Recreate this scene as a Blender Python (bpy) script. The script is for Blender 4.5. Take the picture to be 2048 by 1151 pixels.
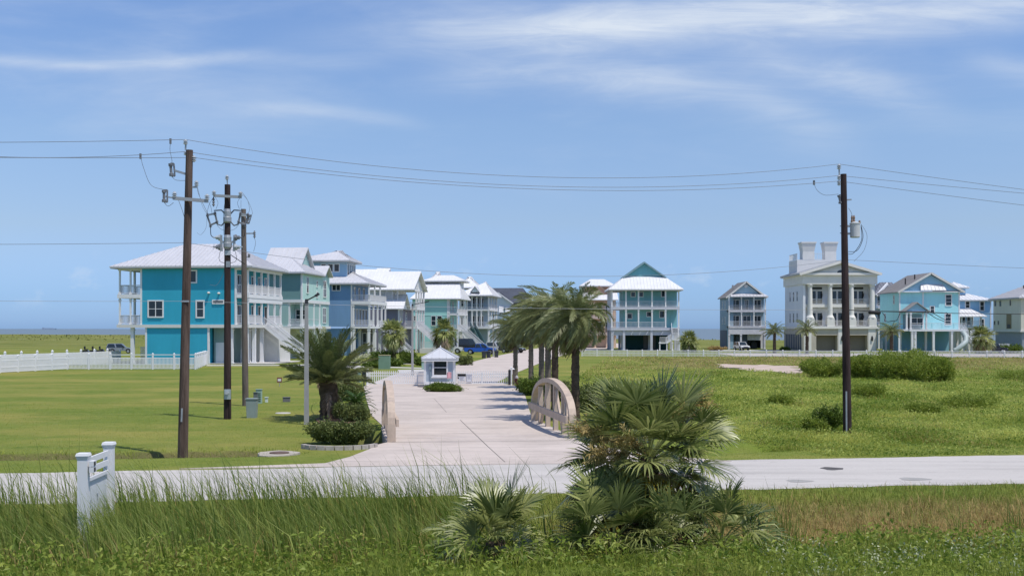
import bpy, bmesh, math, random
import numpy as np
from mathutils import Vector, Matrix

for o in list(bpy.data.objects):
    bpy.data.objects.remove(o)
SC = bpy.context.scene
COL = SC.collection
R = math.radians
random.seed(4)

# ------------------------------------------------------------------ camera
FPX, CX, HY, CH = 2276.0, 1024.0, 657.0, 4.6      # focal length in photo pixels, centre column, horizon row, camera height (m)
cam = bpy.data.cameras.new("camera")
cam.sensor_width = 36.0
cam.lens = FPX / 2048 * 36
cam.shift_y = (HY - 575.5) / 2048
cam.clip_end = 120000
cam.clip_start = 0.5
camo = bpy.data.objects.new("camera", cam)
camo.location = (0, 0, CH)
camo.rotation_euler = (R(90), 0, 0)
COL.objects.link(camo)
SC.camera = camo

# ------------------------------------------------------------------ sun, sky, exposure
SUN_EL = R(65)
sh = Vector((0.76, -0.65)).normalized()
sun_dir = Vector((sh.x * math.cos(SUN_EL), sh.y * math.cos(SUN_EL), math.sin(SUN_EL)))
sl = bpy.data.lights.new("sun", 'SUN')
sl.energy = 3.9
sl.angle = R(0.5)
sl.color = (1.0, 0.945, 0.86)
so = bpy.data.objects.new("sun", sl)
so.rotation_euler = (-sun_dir).to_track_quat('-Z', 'Y').to_euler()
so.location = (30, -20, 80)
COL.objects.link(so)

SC.view_settings.view_transform = 'Standard'
SC.view_settings.look = 'None'
SC.view_settings.gamma = 1
SC.view_settings.exposure = 0.0
SC.cycles.max_bounces = 6
SC.cycles.transparent_max_bounces = 6
SC.cycles.use_denoising = True

W = bpy.data.worlds.new("World")
SC.world = W
W.use_nodes = True
wt = W.node_tree
wt.nodes.clear()


class E:
    """a node socket or a number with arithmetic"""
    def __init__(s, t, v): s.t, s.v = t, v
    def op(s, o, *a):
        n = s.t.nodes.new('ShaderNodeMath'); n.operation = o
        for i, x in enumerate((s,) + a):
            x = x.v if isinstance(x, E) else x
            if isinstance(x, (int, float)): n.inputs[i].default_value = x
            else: s.t.links.new(x, n.inputs[i])
        return E(s.t, n.outputs[0])
    def __add__(s, o): return s.op('ADD', o)
    def __sub__(s, o): return s.op('SUBTRACT', o)
    def __mul__(s, o): return s.op('MULTIPLY', o)
    def __truediv__(s, o): return s.op('DIVIDE', o)
    def clamp(s): return s.op('MINIMUM', 1.0).op('MAXIMUM', 0.0)
    def smooth(s, a, b):
        n = s.t.nodes.new('ShaderNodeMapRange'); n.interpolation_type = 'SMOOTHSTEP'
        s.t.links.new(s.v, n.inputs[0]); n.inputs[1].default_value = a; n.inputs[2].default_value = b
        return E(s.t, n.outputs[0])


def build_world():
    t = wt; N = t.nodes.new; L = t.links.new
    sky = N('ShaderNodeTexSky'); sky.sky_type = 'NISHITA'; sky.sun_disc = False
    sky.sun_elevation = SUN_EL; sky.sun_rotation = math.atan2(sh.x, sh.y)
    sky.altitude = 0; sky.air_density = 1.0; sky.dust_density = 0.4; sky.ozone_density = 2.2
    tc = N('ShaderNodeTexCoord')
    sp = N('ShaderNodeSeparateXYZ'); L(tc.outputs['Generated'], sp.inputs[0])
    x, y, z = [E(t, sp.outputs[i]) for i in range(3)]
    ya = y.op('ABSOLUTE') + 0.02
    q = x / ya            # tangent of the bearing from due "ahead" (+Y)
    e = z / ya            # tangent of the height above the horizon
    def noise(sx, sy, detail=6, rough=0.6, off=0.0, dist=0.0):
        c = N('ShaderNodeCombineXYZ')
        L((q * sx + off).v, c.inputs[0]); L((e * sy).v, c.inputs[1]); c.inputs[2].default_value = off
        n = N('ShaderNodeTexNoise'); n.inputs['Scale'].default_value = 1
        n.inputs['Detail'].default_value = detail; n.inputs['Roughness'].default_value = rough
        n.inputs['Distortion'].default_value = dist
        L(c.outputs[0], n.inputs['Vector'])
        return E(t, n.outputs['Fac'])
    warp = noise(7, 9, 3, 0.5, 3.1) - 0.5
    def streak(pts, half, amount, fade):
        # quadratic through three sky points given as (px, py)
        P = [((a - CX) / FPX, (HY - b) / FPX) for a, b in pts]
        A = np.array([[p[0] ** 2, p[0], 1] for p in P]); c2, c1, c0 = [float(v) for v in np.linalg.solve(A, [p[1] for p in P])]
        h = half / FPX
        d = e + warp * (h * 1.6) - (q * q * c2 + q * c1 + c0)
        g = (d * d * (-1.0 / (h * h))).op('EXPONENT')
        f = fade / FPX
        w = q.smooth(P[0][0] - f * 0.3, P[0][0] + f) * (E(t, q.v).op('MULTIPLY', -1.0)).smooth(-P[2][0] - f * 0.3, -P[2][0] + f)
        return g * w * amount
    tot = streak([(640, 96), (1250, 66), (2300, 12)], 46, 0.68, 600)
    for a in (([(880, 40), (1400, 22), (2300, -20)], 44, 0.36, 300),
              ([(800, 188), (1180, 158), (1420, 190)], 30, 0.34, 190),
              ([(1150, 160), (1450, 205), (1720, 310)], 46, 0.40, 200),
              ([(1400, 120), (1640, 150), (1900, 235)], 42, 0.42, 190),
              ([(-120, 118), (260, 140), (560, 112)], 13, 0.42, 200),
              ([(420, 120), (560, 130), (780, 138)], 14, 0.22, 130),
              ([(430, 236), (640, 232), (860, 262)], 15, 0.24, 120),
              ([(1880, 120), (2000, 150), (2200, 220)], 26, 0.30, 120)):
        tot = tot + streak(*a)
    fib = noise(7, 48, 8, 0.66, 1.7, 0.8).smooth(0.27, 0.74)
    soft = noise(3, 11, 6, 0.6, 5.2, 0.5).smooth(0.42, 0.8)
    cirrus = tot * (fib * 0.62 + 0.46) + soft * (fib * 0.5 + 0.5) * 0.34 * e.smooth(0.06, 0.22)
    # small pale cumulus puffs low over the sea
    puff = noise(26, 42, 6, 0.6, 8.4).smooth(0.56, 0.75) * e.smooth(0.012, 0.035) * (e * -1.0).smooth(-0.075, -0.04) * 0.28
    cl = (cirrus + puff).clamp()
    hsv = N('ShaderNodeHueSaturation'); hsv.inputs['Saturation'].default_value = 1.0
    L(sky.outputs[0], hsv.inputs['Color'])
    # a colour ramp over height tints the sky; horizon blue-grey rather than white
    mixh = N('ShaderNodeMix'); mixh.data_type = 'RGBA'; mixh.blend_type = 'MULTIPLY'
    mixh.inputs[0].default_value = 1.0
    L(hsv.outputs[0], mixh.inputs[6])
    ramp = N('ShaderNodeValToRGB'); ramp.color_ramp.interpolation = 'B_SPLINE' if False else 'LINEAR'
    L((e * 2.5).v, ramp.inputs[0])
    cr = ramp.color_ramp; cr.elements[0].position = 0.0; cr.elements[0].color = (*[v / 1.25 for v in SKY_TINT[0][1]], 1); cr.elements[1].position = 1.0; cr.elements[1].color = (*[v / 1.25 for v in SKY_TINT[-1][1]], 1)
    for pos, c in SKY_TINT[1:-1]:
        el = cr.elements.new(pos * 2.5); el.color = (*[v / 1.25 for v in c], 1)
    L(ramp.outputs[0], mixh.inputs[7])
    mx = N('ShaderNodeMix'); mx.data_type = 'RGBA'
    L(cl.v, mx.inputs[0]); L(mixh.outputs[2], mx.inputs[6]); mx.inputs[7].default_value = CLOUD
    bg = N('ShaderNodeBackground'); bg.inputs['Strength'].default_value = 0.175
    L(mx.outputs[2], bg.inputs['Color'])
    out = N('ShaderNodeOutputWorld'); L(bg.outputs[0], out.inputs[0])


SKY_TINT = ((0.0, (0.34, 0.57, 1.20)), (0.008, (0.365, 0.59, 1.2)), (0.03, (0.40, 0.60, 1.11)), (0.091, (0.636, 0.69, 0.88)), (0.174, (0.78, 0.825, 0.95)), (0.28, (0.78, 0.865, 1.05)), (0.4, (0.8, 0.87, 1.06)))
CLOUD = (4.0, 4.45, 5.1, 1)
build_world()

# ------------------------------------------------------------------ measuring helpers
def X(px, Y): return (px - CX) / FPX * Y
def Z(py, Y): return CH - (py - HY) / FPX * Y
def YG(py): return FPX * CH / (py - HY)                # distance of flat ground seen on that row
def G(px, py, z=0.0):
    Y = FPX * (CH - z) / (py - HY)
    return (X(px, Y), Y)
def WP(px, py, Y): return Vector((X(px, Y), Y, Z(py, Y)))

# ------------------------------------------------------------------ materials
MATS = {}
def mat(name, col, rough=0.6, var=0.12, scale=1.5, bump=0.0, bscale=30.0, spec=0.3, metal=0.0, stretch=(1, 1, 1), col2=None, wave=0.0, wscale=5.0, detail=5.0, stain=None):
    if name in MATS: return MATS[name]
    m = bpy.data.materials.new(name); m.use_nodes = True
    t = m.node_tree; N = t.nodes.new; L = t.links.new
    b = t.nodes['Principled BSDF']
    b.inputs['Roughness'].default_value = rough; b.inputs['Metallic'].default_value = metal
    b.inputs['Specular IOR Level'].default_value = spec
    g = N('ShaderNodeNewGeometry'); mp = N('ShaderNodeMapping'); mp.inputs['Scale'].default_value = stretch
    L(g.outputs['Position'], mp.inputs[0])
    n = N('ShaderNodeTexNoise'); n.inputs['Scale'].default_value = scale; n.inputs['Detail'].default_value = detail
    n.inputs['Roughness'].default_value = 0.65
    L(mp.outputs[0], n.inputs['Vector'])
    mr = N('ShaderNodeMapRange'); mr.inputs[1].default_value = 0.3; mr.inputs[2].default_value = 0.7
    L(n.outputs['Fac'], mr.inputs[0])
    mx = N('ShaderNodeMix'); mx.data_type = 'RGBA'
    c2 = col2 or tuple(c * (1 + var) for c in col)
    c1 = col if col2 else tuple(c * (1 - var) for c in col)
    mx.inputs[6].default_value = (*c1, 1); mx.inputs[7].default_value = (*c2, 1)
    L(mr.outputs[0], mx.inputs[0]); top = mx.outputs[2]
    for sc_, st_, amt, lo_, hi_ in (stain or ()):
        mp2 = N('ShaderNodeMapping'); mp2.inputs['Scale'].default_value = st_; L(g.outputs['Position'], mp2.inputs[0])
        n3 = N('ShaderNodeTexNoise'); n3.inputs['Scale'].default_value = sc_; n3.inputs['Detail'].default_value = 7; n3.inputs['Roughness'].default_value = 0.7; L(mp2.outputs[0], n3.inputs['Vector'])
        r3 = N('ShaderNodeMapRange'); r3.inputs[1].default_value = lo_; r3.inputs[2].default_value = hi_; r3.inputs[3].default_value = 1.0; r3.inputs[4].default_value = 1 - amt
        L(n3.outputs['Fac'], r3.inputs[0])
        m3 = N('ShaderNodeMix'); m3.data_type = 'RGBA'; m3.blend_type = 'MULTIPLY'; m3.inputs[0].default_value = 1.0
        L(top, m3.inputs[6]); L(r3.outputs[0], m3.inputs[7]); top = m3.outputs[2]
    L(top, b.inputs['Base Color'])
    h = None
    if bump:
        n2 = N('ShaderNodeTexNoise'); n2.inputs['Scale'].default_value = bscale; n2.inputs['Detail'].default_value = 4
        L(mp.outputs[0], n2.inputs['Vector']); h = n2.outputs['Fac']; d = bump
    if wave:
        w = N('ShaderNodeTexWave'); w.wave_type = 'BANDS'; w.bands_direction = 'Z'; w.wave_profile = 'SAW'
        w.inputs['Scale'].default_value = wscale
        L(g.outputs['Position'], w.inputs['Vector']); h = w.outputs['Fac']; d = wave
    if h is not None:
        bp = N('ShaderNodeBump'); bp.inputs['Strength'].default_value = 1.0; bp.inputs['Distance'].default_value = d
        L(h, bp.inputs['Height']); L(bp.outputs[0], b.inputs['Normal'])
    MATS[name] = m
    return m

def leafmat(name, a, b, rough=0.5, trans=0.28, spec=0.3):
    """foliage: each leaf carries its own 'tint' between two colours"""
    if name in MATS: return MATS[name]
    m = bpy.data.materials.new(name); m.use_nodes = True
    t = m.node_tree; N = t.nodes.new; L = t.links.new
    p = t.nodes['Principled BSDF']; p.inputs['Roughness'].default_value = rough; p.inputs['Specular IOR Level'].default_value = spec
    at = N('ShaderNodeAttribute'); at.attribute_name = 'tint'
    mx = N('ShaderNodeMix'); mx.data_type = 'RGBA'
    mx.inputs[6].default_value = (*a, 1); mx.inputs[7].default_value = (*b, 1)
    L(at.outputs['Fac'], mx.inputs[0]); L(mx.outputs[2], p.inputs['Base Color'])
    tr = N('ShaderNodeBsdfTranslucent'); L(mx.outputs[2], tr.inputs[0])
    ms = N('ShaderNodeMixShader'); ms.inputs[0].default_value = trans
    L(p.outputs[0], ms.inputs[1]); L(tr.outputs[0], ms.inputs[2])
    L(ms.outputs[0], t.nodes['Material Output'].inputs[0])
    MATS[name] = m
    return m

# ------------------------------------------------------------------ mesh helpers
class MB:
    """collects shapes; build() links them as one mesh object"""
    def __init__(s): s.v = []; s.f = []; s.m = []; s.cur = 0
    def _add(s, vs, fs):
        n = len(s.v); s.v += [tuple(v) for v in vs]
        for f in fs: s.f.append([i + n for i in f]); s.m.append(s.cur)
    def box(s, x0, x1, y0, y1, z0, z1):
        if x0 > x1: x0, x1 = x1, x0
        if y0 > y1: y0, y1 = y1, y0
        if z0 > z1: z0, z1 = z1, z0
        s._add([(x0, y0, z0), (x1, y0, z0), (x1, y1, z0), (x0, y1, z0), (x0, y0, z1), (x1, y0, z1), (x1, y1, z1), (x0, y1, z1)],
               [(0, 3, 2, 1), (4, 5, 6, 7), (0, 1, 5, 4), (1, 2, 6, 5), (2, 3, 7, 6), (3, 0, 4, 7)])
        return s
    def frustum(s, x, y, z0, z1, a0, b0, a1, b1):
        s._add([(x - a0, y - b0, z0), (x + a0, y - b0, z0), (x + a0, y + b0, z0), (x - a0, y + b0, z0),
                (x - a1, y - b1, z1), (x + a1, y - b1, z1), (x + a1, y + b1, z1), (x - a1, y + b1, z1)],
               [(0, 3, 2, 1), (4, 5, 6, 7), (0, 1, 5, 4), (1, 2, 6, 5), (2, 3, 7, 6), (3, 0, 4, 7)])
        return s
    def bar(s, p, q, w, h, up=(0, 0, 1)):
        p, q = Vector(p), Vector(q); d = (q - p)
        if d.length < 1e-6: return s
        d.normalize(); u = Vector(up)
        if abs(d.dot(u)) > 0.98: u = Vector((0, 1, 0))
        a = d.cross(u).normalized() * (w / 2); b = a.cross(d).normalized() * (h / 2)
        vs = [p - a - b, p + a - b, p + a + b, p - a + b, q - a - b, q + a - b, q + a + b, q - a + b]
        s._add(vs, [(0, 1, 2, 3), (7, 6, 5, 4), (0, 4, 5, 1), (1, 5, 6, 2), (2, 6, 7, 3), (3, 7, 4, 0)])
        return s
    def tube(s, pts, r, n=8, cap=True):
        pts = [Vector(p) for p in pts]; rs = r if isinstance(r, (list, tuple)) else [r] * len(pts)
        rings = []; u = None
        for i, p in enumerate(pts):
            d = (pts[min(i + 1, len(pts) - 1)] - pts[max(i - 1, 0)])
            d = d.normalized() if d.length > 1e-9 else Vector((0, 0, 1))
            if u is None: u = d.orthogonal().normalized()
            u = (u - d * u.dot(d))
            u = u.normalized() if u.length > 1e-6 else d.orthogonal().normalized()
            v = d.cross(u)
            rings.append([p + (u * math.cos(2 * math.pi * k / n) + v * math.sin(2 * math.pi * k / n)) * rs[i] for k in range(n)])
        vs = [x for r_ in rings for x in r_]; fs = []
        for i in range(len(rings) - 1):
            for k in range(n):
                a, b = i * n + k, i * n + (k + 1) % n
                fs.append((a, b, b + n, a + n))
        if cap:
            fs.append(tuple(reversed(range(n)))); fs.append(tuple(range(len(vs) - n, len(vs))))
        s._add(vs, fs)
        return s
    def poly(s, pts):
        s._add(pts, [tuple(range(len(pts)))]); return s
    def slab(s, pts, t):
        """a flat polygon (top face) thickened straight down"""
        n = len(pts); lo = [(p[0], p[1], p[2] - t) for p in pts]
        s._add(list(pts) + lo, [tuple(range(n)), tuple(reversed(range(n, 2 * n)))] +
               [(i, i + n, (i + 1) % n + n, (i + 1) % n) for i in range(n)])
        return s
    def extrude(s, pts, vec):
        """any planar polygon swept along a vector"""
        n = len(pts); v = Vector(vec); lo = [Vector(p) + v for p in pts]
        s._add([Vector(p) for p in pts] + lo, [tuple(reversed(range(n))), tuple(range(n, 2 * n))] +
               [(i, (i + 1) % n, (i + 1) % n + n, i + n) for i in range(n)])
        return s
    def lathe(s, c, prof, n=12):
        vs = []; fs = []
        for r, z in prof:
            for k in range(n):
                a = 2 * math.pi * k / n; vs.append((c[0] + r * math.cos(a), c[1] + r * math.sin(a), c[2] + z))
        for i in range(len(prof) - 1):
            for k in range(n):
                a, b = i * n + k, i * n + (k + 1) % n; fs.append((a, b, b + n, a + n))
        fs.append(tuple(reversed(range(n)))); fs.append(tuple(range(len(vs) - n, len(vs))))
        s._add(vs, fs); return s
    def build(s, name, m, parent=None, smooth=False, bevel=0.0, recalc=True):
        me = bpy.data.meshes.new(name); me.from_pydata(s.v, [], s.f)
        ms = m if isinstance(m, (list, tuple)) else [m]
        for x in ms: me.materials.append(x)
        if len(ms) > 1:
            me.polygons.foreach_set('material_index', s.m)
        if recalc:
            bm = bmesh.new(); bm.from_mesh(me); bmesh.ops.recalc_face_normals(bm, faces=bm.faces)
            if bevel: bmesh.ops.bevel(bm, geom=bm.edges[:], offset=bevel, segments=2, affect='EDGES', clamp_overlap=True)
            bm.to_mesh(me); bm.free()
        if smooth:
            me.polygons.foreach_set('use_smooth', [True] * len(me.polygons))
        o = bpy.data.objects.new(name, me); COL.objects.link(o)
        if parent is not None: o.parent = parent
        return o

def npmesh(name, V, T, mats, tint=None, midx=None, parent=None, smooth=False):
    """triangles straight from arrays"""
    V = np.asarray(V, np.float32); T = np.asarray(T, np.int32)
    me = bpy.data.meshes.new(name)
    me.vertices.add(len(V)); me.vertices.foreach_set('co', V.ravel())
    me.loops.add(T.size); me.loops.foreach_set('vertex_index', T.ravel())
    k = T.shape[1]
    me.polygons.add(len(T)); me.polygons.foreach_set('loop_start', np.arange(0, T.size, k, dtype=np.int32))
    me.polygons.foreach_set('loop_total', np.full(len(T), k, np.int32))
    for m in (mats if isinstance(mats, (list, tuple)) else [mats]): me.materials.append(m)
    if midx is not None: me.polygons.foreach_set('material_index', np.asarray(midx, np.int32))
    if smooth: me.polygons.foreach_set('use_smooth', np.ones(len(T), bool))
    if tint is not None:
        a = me.attributes.new('tint', 'FLOAT', 'POINT'); a.data.foreach_set('value', np.asarray(tint, np.float32))
    me.update(calc_edges=True)
    o = bpy.data.objects.new(name, me); COL.objects.link(o)
    if parent is not None: o.parent = parent
    return o

def tag(o, label, cat, group=None, kind=None):
    if label: o['label'] = label
    if cat: o['category'] = cat
    if group: o['group'] = group
    if kind: o['kind'] = kind
    return o
def thing(name, label, cat, loc=(0, 0, 0), rz=0.0, group=None):
    o = bpy.data.objects.new(name, None); o.empty_display_size = 0.3; COL.objects.link(o)
    o.location = loc; o.rotation_euler = (0, 0, rz)
    return tag(o, label, cat, group)
def struct(o): o['kind'] = 'structure'; return o
def dup(root, loc, rz=0.0, label=None, group=None, scale=1.0):
    r = root.copy(); COL.objects.link(r); r.location = loc; r.rotation_euler = (0, 0, rz); r.scale = (scale,) * 3
    if label: r['label'] = label
    if group: r['group'] = group
    for ch in list(root.children):
        c = ch.copy(); COL.objects.link(c); c.parent = r
        for g in list(ch.children):
            d = g.copy(); COL.objects.link(d); d.parent = c
    return r
# ================================================================== ground, roads, sea
def sstep(a, b, x):
    t = np.clip((x - a) / (b - a), 0, 1); return t * t * (3 - 2 * t)
_rs = np.random.RandomState(7)
_wv = [(_rs.uniform(0, 6.28), _rs.uniform(0, 6.28)) for _ in range(40)]
def wob(x, y, L, n=6, o=0):
    r = 0
    for i in range(n):
        a, p = _wv[(i + o) % 40]; k = 6.283 / (L * (0.6 + 0.17 * i))
        r = r + np.sin((x * math.cos(a) + y * math.sin(a)) * k + p)
    return r / n
ROAD_K = 0.15                                   # the road runs a little away to the right
def drive_mid(Y): return -1.05 - 0.104 * (Y - 45.9)
def gz(x, y):
    x = np.asarray(x, float); y = np.asarray(y, float)
    s = y - ROAD_K * x
    z = 0.02 * wob(x, y, 9, 6, 3)
    z = z * sstep(39.5, 43, s) + 0 * x
    # roadside swale in front of the road
    z = z - 0.85 * np.exp(-((s - 26.4) / 2.6) ** 2) * (1 - sstep(30.2, 31.4, s))
    z = z + 0.15 * (1 - sstep(19, 24, s))
    # grassed ditch behind the road, cut sharper on its far bank
    dit = sstep(42.3, 43.6, s) * (1 - sstep(44.15, 44.6, s)) * (1 - sstep(-9.5, -7.5, x))
    z = z - 0.42 * dit
    ditr = sstep(40.9, 42.6, s) * (1 - sstep(43.6, 44.2, s)) * sstep(4.5, 6.5, x) * (1 - sstep(9, 12, x))
    z = z - 0.4 * ditr
    # culvert basins beside the bridge
    for bx, by in ((-6.2, 49.4), (3.15, 50.2)):
        z = z - 1.2 * np.exp(-(((x - bx + 0.13 * (y - by)) / 0.75) ** 2 + ((y - by) / 3.0) ** 2) ** 2)
    f = sstep(3.5, 9, x - 0.12 * (y - 45)) * sstep(44, 48, s) * (1 - sstep(150, 185, y))
    z = z + f * (0.16 + 0.14 * wob(x, y, 7, 8, 1) + 0.1 * wob(x, y, 2.5, 6, 9))
    # dunes and the beach beyond the houses
    d = sstep(330, 520, y)
    z = z + d * (0.55 + 0.55 * wob(x, y, 70, 8, 2) + 0.3 * wob(x, y, 24, 8, 12)) * (1.25 - 0.7 * sstep(-150, 60, x))
    sh_ = 800 - 300 * sstep(-100, 100, x) + 12 * wob(x, y, 160, 4, 5)
    z = z - 3.2 * sstep(sh_ - 60, sh_ + 40, y)
    return z
def gzs(x, y): return float(gz(np.array([x]), np.array([y]))[0])
def GP(px, py):
    """ground point seen at a photo pixel, on the modelled surface"""
    x, y = G(px, py)
    return Vector((x, y, gzs(x, y)))

def axis(parts):
    a = []
    for lo, hi, st in parts: a += list(np.arange(lo, hi, st))
    return np.array(a)

def build_ground():
    xs = axis([(-4000, -400, 300), (-400, -120, 20), (-120, -40, 4), (-40, 40, 0.5), (40, 140, 4), (140, 400, 20), (400, 4001, 300)])
    ys = axis([(-60, 14, 4), (14, 56, 0.25), (56, 110, 1.0), (110, 200, 3), (200, 900, 8), (900, 1300, 100)])
    XX, YY = np.meshgrid(xs, ys)
    ZZ = gz(XX, YY)
    V = np.stack([XX, YY, ZZ], -1).reshape(-1, 3)
    nx, ny = len(xs), len(ys)
    i = np.arange(nx - 1)[None] + (np.arange(ny - 1) * nx)[:, None]
    F = np.stack([i, i + 1, i + nx + 1, i + nx], -1).reshape(-1, 4)
    m = bpy.data.materials.new('turf'); m.use_nodes = True
    t = m.node_tree; N = t.nodes.new; L = t.links.new
    b = t.nodes['Principled BSDF']; b.inputs['Roughness'].default_value = 0.9; b.inputs['Specular IOR Level'].default_value = 0.1
    g = N('ShaderNodeNewGeometry')
    def nz(scale, st=(1, 1, 1), det=6, lo=0.3, hi=0.7, rough=0.65):
        mp = N('ShaderNodeMapping'); mp.inputs['Scale'].default_value = st; L(g.outputs['Position'], mp.inputs[0])
        n = N('ShaderNodeTexNoise'); n.inputs['Scale'].default_value = scale; n.inputs['Detail'].default_value = det; n.inputs['Roughness'].default_value = rough
        L(mp.outputs[0], n.inputs['Vector'])
        r = N('ShaderNodeMapRange'); r.inputs[1].default_value = lo; r.inputs[2].default_value = hi
        L(n.outputs['Fac'], r.inputs[0]); return r.outputs[0]
    def mix(f, a, c):
        x = N('ShaderNodeMix'); x.data_type = 'RGBA'
        if isinstance(f, (int, float)): x.inputs[0].default_value = f
        else: L(f, x.inputs[0])
        for k, v in ((6, a), (7, c)):
            if isinstance(v, tuple): x.inputs[k].default_value = (*v, 1)
            else: L(v, x.inputs[k])
        return x.outputs[2]
    def attr(n):
        a = N('ShaderNodeAttribute'); a.attribute_name = n; return a.outputs['Fac']
    lawn = mix(nz(0.16, (0.7, 1.3, 1), 5, 0.36, 0.64), (0.12, 0.18, 0.027), (0.21, 0.24, 0.046))
    lawn = mix(nz(7, (1, 0.45, 1), 6, 0.3, 0.7, 0.8), mix(0.62, lawn, (0.06, 0.115, 0.012)), lawn)
    lawn = mix(nz(2.2, (0.8, 0.7, 1), 6, 0.4, 0.72, 0.8), lawn, mix(0.55, lawn, (0.26, 0.29, 0.07)))
    lawn = mix(nz(0.07, (1, 1.6, 1), 6, 0.44, 0.66, 0.7), lawn, (0.29, 0.265, 0.07))
    lawn = mix(nz(0.45, (1, 1.3, 1), 6, 0.6, 0.72, 0.7), lawn, (0.09, 0.15, 0.02))
    lawn = mix(nz(1.3, (0.7, 1.5, 1), 6, 0.55, 0.8), lawn, (0.22, 0.22, 0.055))
    field = mix(nz(0.5, (1, 1, 1), 6, 0.35, 0.65), (0.10, 0.16, 0.02), (0.20, 0.25, 0.045))
    field = mix(nz(0.09, (1, 1.5, 1), 5, 0.52, 0.7), field, (0.25, 0.22, 0.08))
    dry = mix(nz(1.2, (1, 1, 1), 6), (0.23, 0.17, 0.07), (0.15, 0.15, 0.045))
    dune = mix(nz(0.05, (1, 1, 1), 8, 0.35, 0.65), (0.115, 0.145, 0.028), (0.235, 0.235, 0.07))
    dune = mix(nz(0.03, (0.6, 1.4, 1), 5, 0.66, 0.7), dune, (0.62, 0.57, 0.48))
    wet = (0.42, 0.37, 0.29)
    c = mix(attr('field'), lawn, field)
    c = mix(attr('dry'), c, dry)
    c = mix(attr('dune'), c, dune)
    c = mix(attr('beach'), c, wet)
    soil_shade = mix(nz(14, (1, 1, 1), 4), (0.09, 0.075, 0.04), (0.16, 0.13, 0.07))
    c = mix(attr('soil_shade'), c, soil_shade)
    L(c, b.inputs['Base Color'])
    n2 = N('ShaderNodeTexNoise'); n2.inputs['Scale'].default_value = 16; n2.inputs['Detail'].default_value = 5; L(g.outputs['Position'], n2.inputs['Vector'])
    bp = N('ShaderNodeBump'); bp.inputs['Distance'].default_value = 0.07; bp.inputs['Strength'].default_value = 0.9
    L(n2.outputs['Fac'], bp.inputs['Height']); L(bp.outputs[0], b.inputs['Normal'])
    o = npmesh('ground', V, F, m, smooth=True)
    x, y = V[:, 0], V[:, 1]; s = y - ROAD_K * x
    def put(n, v):
        a = o.data.attributes.new(n, 'FLOAT', 'POINT'); a.data.foreach_set('value', np.asarray(v, np.float32))
    fld = sstep(3, 7, x - 0.11 * (y - 45) - 1.5 * sstep(40, 44, s)) * sstep(40.5, 42.5, s) * (1 - sstep(184, 190, y))
    fld = np.maximum(fld * (1 - 0.7 * (1 - sstep(42, 44, s)) * (1 - sstep(11, 13, x))), 1 - sstep(24, 27, s))
    put('field', fld)
    put('dry', np.maximum(sstep(24.3, 25.5, s) * (1 - sstep(29.3, 30.6, s)) * sstep(0, 3, x) * 0.9, sstep(105, 150, y) * (1 - sstep(184, 190, y)) * sstep(6, 14, x - 0.05 * y) * 0.85))
    put('dune', sstep(190, 330, y))
    sh_ = 800 - 300 * sstep(-100, 100, x) + 12 * wob(x, y, 160, 4, 5)
    put('beach', sstep(sh_ - 45, sh_ - 20, y))
    so_ = np.zeros_like(x)
    for bx, by in ((-6.2, 49.4), (3.15, 50.2)):
        so_ = np.maximum(so_, np.exp(-(((x - bx + 0.13 * (y - by)) / 0.8) ** 2 + ((y - by) / 3.2) ** 2) ** 2))  # same dark tone deepens the shaded culvert basins
    so_ = np.maximum(so_, sstep(43.95, 44.2, s) * (1 - sstep(44.5, 44.75, s)) * (1 - sstep(-9.5, -8, x)) * 0.75)  # soil colour also paints the dark line of the shaded far bank
    put('soil_shade', so_)
    struct(o)
build_ground()

def sheet(name, pts, z, m, t=0.0):
    mb = MB()
    P = [(p[0], p[1], z) for p in pts]
    if t: mb.slab(P, t)
    else: mb.poly(P)
    o = mb.build(name, m); return struct(o)

concrete = mat('concrete', (0.565, 0.49, 0.435), 0.85, 0.07, 0.35, 0.004, 40, 0.2, stretch=(0.6, 1.6, 1), stain=((0.9, (0.22, 1.6, 1), 0.34, 0.5, 0.78), (0.25, (1, 0.8, 1), 0.22, 0.45, 0.75), (5, (0.6, 1, 1), 0.22, 0.55, 0.75)))
asphalt = mat('worn_asphalt', (0.515, 0.485, 0.45), 0.9, 0.06, 0.45, 0.006, 50, 0.2, stretch=(0.35, 1.5, 1), detail=8, stain=((0.8, (0.13, 1.5, 1), 0.28, 0.5, 0.75), (3.5, (0.5, 1.2, 1), 0.28, 0.58, 0.72), (14, (1, 1, 1), 0.12, 0.5, 0.7)))

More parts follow.
